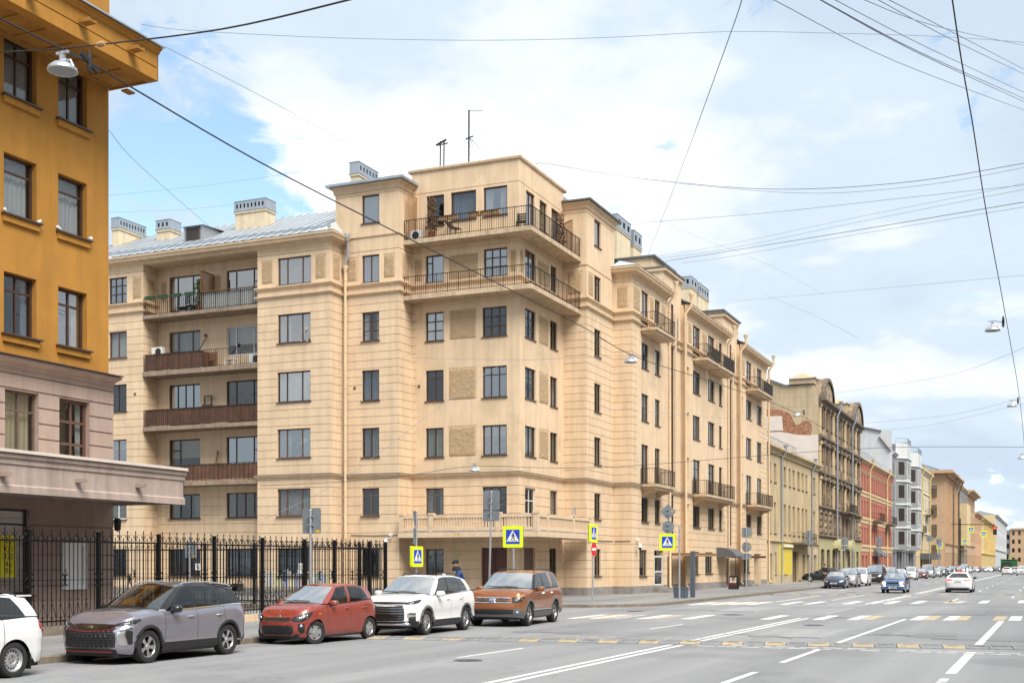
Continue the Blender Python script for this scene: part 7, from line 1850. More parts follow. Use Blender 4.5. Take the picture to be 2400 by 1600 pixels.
# ================================================================== traffic and the cars farther along
TPL = {}
mat('lamp_lit', (1.0, 0.93, 0.80), 0.3, emit=6.0)
mat('lamp_lit_red', (1.0, 0.06, 0.03), 0.3, emit=1.2)
BASE = {
 'hatch': dict(L=4.15, W=1.70, xf=.8, xr=3.3, rw=.30, ra=.35, nf=2.8, lf=.65, lr=.5, low=[(0, .24), (.4, .2), (3.8, .22), (4.15, .3)], sh=[(0, .68), (.3, .80), (1.1, .92), (2.2, .93), (3.6, .98), (4.15, .96)], seams=[1.28, 2.3, 3.1], handles=[2.1, 2.9], cowl=1.15, deck=4.15, roof_f=1.95, roof_r=3.55, roof_w=.55, roofz=[(1.8, 1.36), (2.3, 1.42), (3.0, 1.40), (3.6, 1.33)], glass=[('pp', 1.4, 2.05), ('w1', 2.28, 2.34), ('pb', 2.4, 2.44), ('w2', 3.1, 3.0), ('pp', 3.95, 3.55)]),
 'suv': dict(L=4.55, W=1.82, xf=.9, xr=3.5, rw=.345, ra=.40, nf=3.2, lf=.6, lr=.5, low=[(0, .3), (.4, .26), (4.1, .28), (4.55, .38)], sh=[(0, .86), (.3, .97), (1.2, 1.07), (2.2, 1.08), (4.0, 1.12), (4.55, 1.12)], seams=[1.38, 2.42, 3.3], handles=[2.2, 3.1], cowl=1.28, deck=4.55, roof_f=2.0, roof_r=4.2, roof_w=.62, roofz=[(1.9, 1.62), (2.5, 1.69), (3.6, 1.68), (4.3, 1.62)], glass=[('pp', 1.5, 2.08), ('w1', 2.36, 2.42), ('pb', 2.48, 2.54), ('w2', 3.3, 3.3), ('pb', 3.4, 3.4), ('w3', 3.95, 3.85), ('pp', 4.42, 4.22)], glassmat='car_glass'),
 'van': dict(L=4.95, W=1.92, xf=.95, xr=3.95, rw=.345, ra=.40, nf=3.0, lf=.7, lr=.4, low=[(0, .26), (.4, .22), (4.5, .24), (4.95, .34)], sh=[(0, .90), (.3, 1.02), (.9, 1.14), (2.2, 1.15), (4.5, 1.16), (4.95, 1.14)], seams=[1.3, 2.35, 3.5], handles=[2.1, 2.6], cowl=.95, deck=4.95, roof_f=1.85, roof_r=4.75, roof_w=.70, roofz=[(1.7, 1.86), (2.4, 1.95), (4.0, 1.96), (4.8, 1.90)], glass=[('pb', 1.2, 1.95), ('w1', 2.28, 2.36), ('pb', 2.4, 2.46), ('w2', 3.5, 3.5), ('pb', 3.6, 3.6), ('w3', 4.5, 4.5), ('pp', 4.88, 4.78)], glassmat='car_glass_dark'),
 'saloon': dict(L=4.7, W=1.84, xf=.9, xr=3.72, rw=.335, ra=.385, nf=2.9, lf=.7, lr=.6, low=[(0, .2), (.4, .17), (4.2, .19), (4.7, .28)], sh=[(0, .66), (.3, .80), (1.2, .93), (2.2, .95), (3.6, 1.0), (4.2, 1.02), (4.7, 1.0)], seams=[1.42, 2.5, 3.4], handles=[2.3, 3.2], cowl=1.3, deck=4.05, roof_f=2.15, roof_r=3.4, roof_w=.56, roofz=[(2.0, 1.39), (2.6, 1.445), (3.1, 1.43), (3.5, 1.38)], glass=[('pp', 1.56, 2.25), ('w1', 2.46, 2.5), ('pb', 2.54, 2.58), ('w2', 3.3, 3.1), ('pp', 4.0, 3.42)]),
 'boxy': dict(L=4.13, W=1.62, xf=.72, xr=3.14, rw=.295, ra=.335, nf=7.0, lf=.3, lr=.3, low=[(0, .28), (.4, .22), (3.8, .24), (4.13, .32)], sh=[(0, .80), (.12, .83), (1.1, .90), (2.2, .91), (3.4, .91), (4.13, .86)], seams=[1.2, 2.12, 2.9], handles=[2.0, 2.75], cowl=1.12, deck=3.55, roof_f=1.62, roof_r=3.0, roof_w=.58, roofz=[(1.5, 1.385), (1.9, 1.43), (2.6, 1.43), (3.1, 1.39)], glass=[('pp', 1.2, 1.7), ('w1', 2.08, 2.12), ('pb', 2.16, 2.2), ('w2', 2.85, 2.8), ('pp', 3.45, 3.02)], nose=[(0, .02), (1, .02)], tail=[(0, .02), (1, .03)], sec=[(0, .05), (.2, .01), (.6, 0), (.9, .02), (1, .05)], roofcrown=.015, glassmat='pane_glass'),
}
def fittings(c, kind, lit=False, rear=False):
 P = c.p; zs = P['sh'][0][1]; w = c.w
 L_ = 'lamp_lit' if lit else 'lamp_inside'
 if kind == 'boxy':
  c.patch([(-.42, zs - .17, zs - .03), (.42, zs - .17, zs - .03)], 'plastic_black', 'grille', off=.012, n=8); c.patch([(.46, zs - .17, zs - .03), (.64, zs - .17, zs - .03)], L_, 'headlamp', off=.02, mirror=True, n=4); c.patch([(.65, zs - .17, zs - .03), (.75, zs - .17, zs - .03), (.84, zs - .17, zs - .03)], 'amber', 'indicator', off=.018, mirror=True, n=5)
  c.patch([(-.80, .44, .53), (0, .44, .53), (.80, .44, .53)], 'chrome', 'bumper_bar', off=.06, n=14, rows=3); plate(c, .39, 'f')
 else:
  c.patch([(-.45, zs - .16, zs - .05), (0, zs - .18, zs - .05), (.45, zs - .16, zs - .05)], 'plastic_black', 'grille', off=.012, n=8)
  c.patch([(.50, zs - .16, zs - .06), (.72, zs - .15, zs + .0), (.98, zs - .06, zs + .04)], L_, 'headlamp', off=.018, mirror=True, n=6)
  c.patch([(-.6, .30, .40), (.6, .30, .40)], 'plastic_black', 'lower_grille', off=.012, n=8); plate(c, zs - .24, 'f')
 zr = P['sh'][-1][1]; red = 'lamp_lit_red' if rear else 'tail_red'
 if kind in ('saloon', 'boxy'):
  c.patch([(.38, zr - .17, zr - .07), (.6, zr - .18, zr - .05), (.9, zr - .13, zr - .05)], red, 'tail_lamp', 'r', .016, mirror=True, n=6); plate(c, zr - .22 if kind == 'saloon' else .6, 'r')
  c.patch([(-.78, .22, .34), (0, .21, .34), (.78, .22, .34)], 'plastic_black', 'diffuser', 'r', .014, n=10)
  if kind == 'saloon': c.line([(-.4, zr - .10), (.4, zr - .10)], .012, 'plastic_black', 'boot_strip', 'r', .012)
 else:
  c.patch([(.45, zr - .22, zr), (.7, zr - .24, zr), (.85, zr - .2, zr)], red, 'tail_lamp', 'r', .016, mirror=True, n=6); plate(c, zr - .28, 'r')
 mirrors(c, P['cowl'] + .34, P['sh'][2][1] + .0, 'plastic_black', .95); put_wheels(c, 'kia' if kind != 'boxy' else 'steel', .64, .19, lod=1); centre(c)
def car(kind, label, pt, x, y, ang=0.0, name='parked_car', group=None, lit=False, rear=False, lod=1, z=0.0):
 key = (kind, lit, rear)
 if key not in TPL:
  r = car_root(label, x, y, ang, group, name=name, z=z); c = Car(BASE[kind], r, pt, lod); c.build(); fittings(c, kind, lit, rear); TPL[key] = (r, pt); return r
 src, p0 = TPL[key]; r = copy_tree(src)
 r.name = name; r.location = (x, y, z); r.rotation_euler = (0, 0, math.pi / 2 + ang); r['label'] = label
 if group: r['group'] = group
 elif 'group' in r: del r['group']
 for o in r.children:
  for sl in o.material_slots:
   if sl.material == M[p0]: sl.link = 'OBJECT'; sl.material = M[pt]
 return r
GP = 'cars parked along the far left kerb'
car('boxy', 'oncoming boxy blue saloon with both headlights lit', 'paint_blue', -9.7, 88.9, 0.0, 'moving_car', lit=True, lod=2)
tx = car('saloon', 'white taxi saloon seen from behind with an orange roof light', 'paint_white', -5.72, 92.9, math.pi, 'moving_car', rear=True, lod=2)
mb = MB(); mb.box(.25, .40, -.17, .17, 1.45, 1.56); link('taxi_sign', mb.mesh('taxi_sign', 'sign_red'), tx, None, False)
car('saloon', 'white saloon with red tail lights far ahead, driving away', 'paint_white', -6.85, 244, math.pi, 'moving_car', rear=True)
car('saloon', 'white saloon half hidden just beyond the far white saloon', 'paint_white', -5.9, 262, math.pi, 'moving_car', rear=True)
car('hatch', 'dark navy hatchback parked first at the far kerb', 'paint_navy', -15.95, 103.2, .03, group=GP)
car('suv', 'silver SUV parked second at the far kerb', 'paint_silver', -15.9, 109.3, .02, group=GP)
car('suv', 'pale silver SUV parked third at the far kerb, tail seen past the silver one', 'paint_white', -15.8, 115.3, .02, group=GP)
car('van', 'black van parked behind the oncoming blue saloon', 'paint_black', -16.0, 128.6, .0, group=GP)
seq = [('suv', 'paint_silver', 'grey-silver SUV parked right behind the black van'), ('hatch', 'paint_white', 'white hatchback parked two behind the black van'), ('suv', 'paint_white', 'white SUV with an amber glint, third behind the black van'), ('hatch', 'paint_dark_red', 'dark red hatchback in the far parked row'), ('van', 'paint_silver', 'silver van in the far parked row'), ('hatch', 'paint_silver', 'silver hatchback after the silver van'), ('suv', 'paint_grey', 'grey SUV in the far parked row before the cream house'), ('hatch', 'paint_black', 'black hatchback after the grey SUV in the far row'), ('suv', 'paint_black', 'black SUV opposite the cream house'), ('hatch', 'paint_grey', 'grey hatchback next to the far black SUV'), ('suv', 'paint_silver', 'silver SUV beyond the far grey hatchback'), ('van', 'paint_white', 'white van near the far side street'), ('hatch', 'paint_silver', 'silver hatchback last of the row before the side street')]
y = 136.5
for k, pt, lab in seq:
 car(k, lab, pt, -15.8 + random.uniform(-.15, .15), y, random.uniform(-.02, .02), group=GP); y += 12.2
GO = 'oncoming cars waiting far down the street'
for i, (k, pt, x, y, lit, lab) in enumerate((('hatch', 'paint_silver', -15.6, 306, True, 'far oncoming silver hatchback with bright lights, leftmost of the waiting cars'), ('hatch', 'paint_grey', -14.9, 330, False, 'far oncoming grey hatchback, second of the waiting cars'), ('hatch', 'paint_white', -13.2, 322, True, 'far oncoming white hatchback with lights, middle of the waiting cars'), ('suv', 'paint_grey', -12.0, 340, False, 'far oncoming grey SUV, rightmost of the waiting cars'))):
 car(k, lab, pt, x, y, 0, 'moving_car', GO, lit)
car('suv', 'white SUV at the far right edge of the street', 'paint_white', -4.1, 232, 0, 'moving_car')
car('saloon', 'black low car parked across the pavement beside the person in black', 'paint_black', -21.3, 129.8, -math.pi / 2 + .12, rear=False, z=.15)
# green truck
gt = thing('green_truck', 'green truck with a raised boom at the far end of the street', 'truck', (-8.2, 300, 0), 0)
mat('truck_green', (.02, .13, .045), .5)
mb = MB(); mb.box(-9.8, -6.4, 301, 309, 1.1, 3.0); mb.box(-9.9, -6.3, 300.9, 309.1, 3.0, 3.1); mb.build('truck_body', 'truck_green', gt)
mb = MB(); mb.box(-9.3, -7.0, 298.5, 300.8, .9, 2.7); mb.build('cab', 'truck_green', gt)
mb = MB(); mb.box(-9.1, -7.2, 298.4, 298.49, 1.8, 2.5); mb.build('rear_window', 'car_glass_dark', gt)
mb = MB(); mb.prism([(0, 3.0), (.8, 3.0), (.75, 3.9), (.5, 4.4), (.2, 4.4)], lambda u, v: (-8.2 + u, 300.5, v), lambda u, v: (-8.2 + u, 302, v)); mb.build('boom', 'h_olive', gt)
for x in (-9.5, -6.8):
 for yy in (299.5, 306):
  mb = MB(); mb.lathe([(.2, -.2), (.5, -.2), (.55, 0), (.5, .2), (.2, .2), (0, .2)], 14, (x, yy, .55), 'X'); mb.build('wheel', 'rubber', gt)
# ================================================================== signs and street furniture
def facing(pos, n):
 n = Vector((*n, 0)).normalized(); r_ = Vector((0, 0, 1)).cross(n)
 return lambda u, v, d=0.0: tuple(Vector(pos) + r_ * u + Vector((0, 0, v)) + n * d)
def plateprism(poly, f, d0, d1, mt, name, parent, world=True):
 mb = MB(); mb.prism(poly, lambda u, v: f(u, v, d1), lambda u, v: f(u, v, d0)); return mb.build(name, mt, parent, world=world)
def rrect(w, h, r=.03, n=3):
 p = []
 for cx, cy, a0 in ((w / 2 - r, h / 2 - r, 0), (-w / 2 + r, h / 2 - r, 90), (-w / 2 + r, -h / 2 + r, 180), (w / 2 - r, -h / 2 + r, 270)):
  p += [(cx + r * math.cos(R(a0 + 90 * k / n)), cy + r * math.sin(R(a0 + 90 * k / n))) for k in range(n + 1)]
 return p
def circle(r, n=24): return [(r * math.cos(2 * math.pi * k / n), r * math.sin(2 * math.pi * k / n)) for k in range(n)]
def crossing(parent, f, s_, box=.05, flip=1):
 """yellow bordered pedestrian crossing panel: blue square, white triangle, walking figure on stripes"""
 o = plateprism(rrect(s_, s_ * 1.04, .05 * s_), f, -box, 0, 'sign_yellow', 'crossing_panel', parent)
 bk = plateprism(rrect(s_ * 1.01, s_ * 1.05, .05 * s_), f, -box - .03, -box - .002, 'plastic_grey', 'panel_back', o, False)
 k = s_ * .69; S = lambda pts: [(u * k * flip, v * k) for u, v in pts]
 plateprism(S([(-.5, -.5), (.5, -.5), (.5, .5), (-.5, .5)]), f, .001, .004, 'sign_blue', 'blue_field', o, False)
 plateprism(S([(-.47, -.33), (.47, -.33), (0, .47)]), f, .005, .008, 'sign_white', 'white_triangle', o, False)
 mb = MB()
 for poly in ([(.045 + .05 * math.cos(a), .27 + .055 * math.sin(a)) for a in [2 * math.pi * q / 10 for q in range(10)]],
                 [(-.03, .21), (.06, .20), (.075, .02), (-.035, .02)], [(-.03, .20), (-.11, .10), (-.13, -.0), (-.10, -.0), (-.07, .09), (-.02, .13)], [(.06, .19), (.12, .09), (.19, .03), (.18, .0), (.10, .05), (.06, .12)],
                 [(-.035, .03), (.03, .03), (-.03, -.13), (-.12, -.27), (-.17, -.27), (-.08, -.12)], [(.02, .03), (.075, .03), (.12, -.10), (.17, -.27), (.11, -.27), (.05, -.10)],
                 [(-.36, -.29), (-.28, -.29), (-.25, -.24), (-.32, -.24)], [(-.06, -.29), (.03, -.29), (.03, -.24), (-.05, -.24)], [(.25, -.29), (.34, -.29), (.29, -.24), (.22, -.24)]):
  mb.prism(S(poly), lambda u, v: f(u, v, .012), lambda u, v: f(u, v, .009))
 mb.build('pictogram', 'plastic_black', o, world=False)
 return o
def pole(root, x, y, z0, z1, r=.038, lean=(0, 0), mt='galvanised'):
 mb = MB(); mb.tube([(x, y, z0), (x + lean[0], y + lean[1], z1)], r, 10); mb.lathe([(r, .02), (r * 2.4, .015), (r * 2.4, 0)], 10, (x, y, z0)); mb.lathe([(0, .02), (r * .9, .012), (r * 1.05, 0)], 10, (x + lean[0], y + lean[1], z1)); mb.build('pole', mt, root, 40)
def backplate(root, x, y, z, poly, n=(0, -1), mt='sign_back', sticker=None):
 """a sign seen from behind: plate with a folded rim, two clamps and sometimes a sticker"""
 f = facing((x, y, z), n); o = plateprism(poly, f, -.062, -.052, mt, 'sign_plate', root)
 mb = MB()
 for v in (.12, -.12): mb.prism([(-.07, v - .02), (.07, v - .02), (.07, v + .02), (-.07, v + .02)], lambda u, w_: f(u, w_, .045), lambda u, w_: f(u, w_, -.05))
 mb.build('clamp', 'galvanised', o, world=False)
 if sticker: plateprism([(sticker[0], sticker[1]), (sticker[0] + .13, sticker[1]), (sticker[0] + .13, sticker[1] + .08), (sticker[0], sticker[1] + .08)], f, -.050, -.048, 'sticker_yellow', 'sticker', o, False)
 return o
PV = .144
def signpost(label, x, y): return thing('road_sign', label, 'road sign', (x, y, PV))
s1 = signpost('grey back of a square sign on a steel pole behind the red hatchback', -18.75, 28.8); pole(s1, -18.75, 28.8, PV, 3.5); backplate(s1, -18.75, 28.8, 3.2, rrect(.60, .71, .05), sticker=(.13, -.33))
s2 = signpost('pole with an edge-on yellow crossing sign at the side street, left of the maroon door', -21.8, 40.7); pole(s2, -21.8, 40.7, PV, 4.0)
crossing(s2, facing((-21.70, 40.62, 2.28), (.98, -.10)), .74, .10); f = facing((-21.8, 40.7, 3.72), (-.93, -.25)); plateprism([(-.35, .28), (.35, .28), (0, -.34)], f, .05, .06, 'sign_back', 'sign_plate', s2); f = facing((-21.8, 40.7, 3.05), (-.93, -.25)); plateprism(rrect(.5, .6, .04), f, .05, .06, 'sign_back', 'sign_plate', s2)
s3 = signpost('large yellow-bordered pedestrian crossing sign on a pole in front of the corner facade', -17.95, 41.05); pole(s3, -17.95, 41.05, PV, 3.4); crossing(s3, facing((-17.95, 40.98, 3.0), (.12, -1)), .76, .05)
s4 = signpost('two grey sign backs on a slightly leaning pole in front of the balustrade balcony', -19.4, 42.0); pole(s4, -19.4, 42.0, PV, 4.75, lean=(.13, 0)); backplate(s4, -19.3, 42.0, 4.42, rrect(.68, .74, .04)); backplate(s4, -19.32, 42.0, 3.82, rrect(.68, .38, .03))
mb = MB(); mb.box(-19.36, -19.16, 42.02, 42.16, 1.0, 1.6); mb.build('control_box', 'sign_back', s4)
s5 = signpost('pole at the corner with a small crossing sign above a red no-entry disc', -19.7, 54.4); pole(s5, -19.7, 54.4, PV, 3.9)
crossing(s5, facing((-19.62, 54.35, 3.45), (1, -.05)), .82, .10); f = facing((-19.7, 54.4, 2.7), (.995, -.05)); o = plateprism(circle(.36), f, .05, .058, 'sign_white', 'sign_rim', s5); plateprism(circle(.34), f, .060, .063, 'sign_red', 'red_disc', o, False); plateprism(rrect(.46, .115, .01), f, .065, .068, 'sign_white', 'white_bar', o, False)
s6 = signpost('pole with diamond and round sign backs over a hanging yellow crossing sign', -17.5, 61.7); pole(s6, -17.55, 61.7, PV, 4.05, .045)
X6 = -18.15; pole(s6, X6, 61.7, 3.6, 5.6, .022)
f = facing((X6, 61.62, 4.70), (0, -1)); backplate(s6, X6, 61.6, 4.72, [(0, .43), (.43, 0), (0, -.43), (-.43, 0)], sticker=(.16, -.02)); backplate(s6, X6, 61.6, 3.93, circle(.33)); crossing(s6, facing((X6, 61.52, 3.14), (.05, -1)), .84, .05)
mb = MB()
for z in (3.45, 2.9, 4.0): mb.bar((X6, 61.68, z), (-17.55, 61.7, z - .05), .03)
mb.build('bracket', 'galvanised', s6)
s7 = signpost('pole with grey square, round and oblong sign backs on the pavement before the awning', -17.5, 76.9); pole(s7, -17.5, 76.9, PV, 4.35); backplate(s7, -17.5, 76.9, 4.0, rrect(.64, .64, .04), sticker=(.14, -.3)); backplate(s7, -17.5, 76.9, 3.08, circle(.32), sticker=(.1, .0)); backplate(s7, -17.5, 76.9, 2.45, rrect(.64, .34, .03), sticker=(.15, -.15))
s8 = signpost('pole with a round sign back in front of the shabby yellow house', -17.4, 98.7); pole(s8, -17.4, 98.7, PV, 4.7); backplate(s8, -17.4, 98.7, 4.35, circle(.34)); backplate(s8, -17.4, 98.7, 3.75, rrect(.66, .34, .03))
s9 = signpost('pole with two square sign backs in front of the olive shopfront', -18.0, 121.3); pole(s9, -18.0, 121.3, PV, 4.6); backplate(s9, -18.0, 121.3, 4.2, rrect(.66, .7, .04)); backplate(s9, -18.0, 121.3, 3.6, rrect(.66, .36, .03))
s10 = signpost('pole with two square sign backs in front of the red house', -18.0, 147.6); pole(s10, -18.0, 147.6, PV, 5.3); backplate(s10, -18.0, 147.6, 4.8, rrect(.7, .75, .04)); backplate(s10, -18.0, 147.6, 4.15, rrect(.7, .4, .03))
# far junction: traffic light mast with crossing signs
tl = thing('traffic_light', 'far mast arm with crossing signs and a red traffic light before the brown house', 'traffic light', (-18.5, 300, .1))
pole(tl, -18.5, 300, .1, 12.5, .16, mt='iron_black'); mb = MB(); mb.bar((-20.5, 300, 11.2), (-11.0, 300, 11.0), .15); mb.build('mast_arm', 'iron_black', tl)
crossing(tl, facing((-16.1, 299.5, 9.9), (0, -1)), 1.3); crossing(tl, facing((-13.4, 299.5, 8.9), (0, -1)), 1.25)
mb = MB(); mb.box(-11.4, -10.6, 299.6, 300.2, 8.7, 10.6); mb.build('light_housing', 'plastic_black', tl); mb = MB(); mb.lathe([(.0, -.1), (.28, -.08), (.3, 0)], 12, (-11.0, 299.58, 10.2), 'Y'); mb.build('red_light', 'lamp_lit_red', tl)
for (x, y, z, lab) in ((-18.0, 235, 5.3, 'small far yellow crossing sign before the black awning'), (-16.6, 285, 7.0, 'small far yellow crossing sign under the mast arm')):
 r_ = signpost(lab, x, y); pole(r_, x, y, PV, z + .5, .06); crossing(r_, facing((x, y - .1, z), (0, -1)), 1.05)
for (x, y, z, lab) in ((-18.0, 214, 6.3, 'square sign back on a pole before the grey bay house'), (-17.6, 228, 6.0, 'oblong sign back on a pole before the cream house')):
 r_ = signpost(lab, x, y); pole(r_, x, y, PV, z + .4, .05); backplate(r_, x, y, z, rrect(.9, 1.0, .05))
# yard sign seen through the fence
ys_ = signpost('blue-grey sign back on a pole inside the fenced yard', -30.6, 38.5); pole(ys_, -30.6, 38.5, PV, 3.1); backplate(ys_, -30.6, 38.5, 2.55, rrect(.55, .62, .04), sticker=(.1, -.28))
# litter bin and lightbox column by the crossing
bn = thing('litter_bin', 'blue-grey street bin at the foot of the far corner sign', 'bin', (-18.35, 64.8, PV))
mb = MB(); mb.prism(rrect(.74, .5, .06), lambda u, v: (-18.35 + u, 64.8 + v, .67), lambda u, v: (-18.35 + u * .94, 64.8 + v * .94, .15)); mb.build('bin_body', 'sign_back', bn); M['bin_blue'] = mat('bin_blue', (.075, .10, .135), .6, var=.15, vscale=4)
bn.children[0].data.materials.clear(); bn.children[0].data.materials.append(M['bin_blue'])
mb = MB(); mb.prism(rrect(.78, .54, .06), lambda u, v: (-18.35 + u, 64.8 + v, .72), lambda u, v: (-18.35 + u, 64.8 + v, .67)); mb.build('bin_rim', 'bin_blue', bn)
st_ = thing('info_column', 'narrow dark blue column standing behind the street bin', 'column', (-18.1, 66.3, PV)); mb = MB(); mb.box(-18.22, -17.98, 66.2, 66.4, PV, 2.72); mb.build('column_body', 'bin_blue', st_); mb = MB(); mb.box(-18.06, -17.97, 66.19, 66.199, .3, 2.6); mb.build('column_face', 'plastic_grey', st_)
sb_ = thing('pavement_board', 'small dark sandwich board with a colourful poster under the awning', 'board', (-21.2, 89, PV))
for sg in (1, -1):
 mb = MB(); mb.prism([(-.33, 0), (.33, 0), (.33, 1.0), (-.33, 1.0)], lambda u, v: (-21.2 + u, 89 + sg * (.28 - .24 * v), PV + v), lambda u, v: (-21.2 + u, 89 + sg * (.28 - .24 * v) + .03, PV + v)); mb.build('board_panel', 'plastic_black', sb_)
rgb = random.Random(2)
for k in range(9):
 u0, v0 = -.26 + .17 * (k % 3), .28 + .2 * (k // 3); mb = MB(); yq = lambda v: 89 - (.28 - .24 * v) - .006
 mb.face([(-21.2 + u0, yq(v0), PV + v0), (-21.2 + u0 + .15, yq(v0), PV + v0), (-21.2 + u0 + .15, yq(v0 + .18), PV + v0 + .18), (-21.2 + u0, yq(v0 + .18), PV + v0 + .18)]); mb.build('poster_field', rgb.choice(['paint_dark_red', 'h_olive', 'curtain_pink', 'plastic_grey', 'wood_brown']), sb_)
# security cameras and their cable on the corner block
def cctv(face, s_, z, lab):
 P = fp(face); r_ = thing('security_camera', lab, 'camera', P(s_, z, 0)); mb = MB(); a = P(s_ + .22, z + .55, .08)
 mb.box(a[0] - .09, a[0] + .09, a[1] - .09, a[1] + .09, a[2] - .08, a[2] + .08); mb.build('junction_box', 'white_paint', r_)
 mb = MB(); mb.tube([a, P(s_ + .3, z + .35, .18), P(s_, z + .3, .3)], .025, 6); mb.build('bracket', 'white_paint', r_)
 mb = MB(); mb.lathe([(.0, .22), (.09, .2), (.13, .08), (.13, -.02), (.0, -.02)], 12, P(s_, z + .05, .3)); mb.build('housing', 'white_paint', r_, 40)
 mb = MB(); mb.lathe([(.10, -.02), (.10, -.1), (.06, -.17), (0, -.19)], 12, P(s_, z + .05, .3)); mb.build('dome', 'plastic_black', r_, 40)
cctv(('Y', YB), -33.6, 3.1, 'white dome security camera on the tan wall left of the balustrade balcony'); cctv(('X', XS), 73.0, 3.0, 'white dome security camera above the ground-floor window on the street front')
cb = MB(); cb.tube([(-36.0, YB - .03, 3.62), (-34.5, YB - .03, 3.58), (-33.0, YB - .03, 3.60)], .018, 5); cb.tube([(XE + .03, YD + .5, 3.45), (XE + .03, 70, 3.4), (XE + .03, YE_ - .1, 3.42)], .018, 5); cb.tube([(XE + .1, YE_ - .03, 3.42), (XS - .1, YE_ - .03, 3.43)], .018, 5)
tag(cb.build('wall_cable', 'plastic_black'), 'black cable run along the tan walls at first-floor level', 'cable')
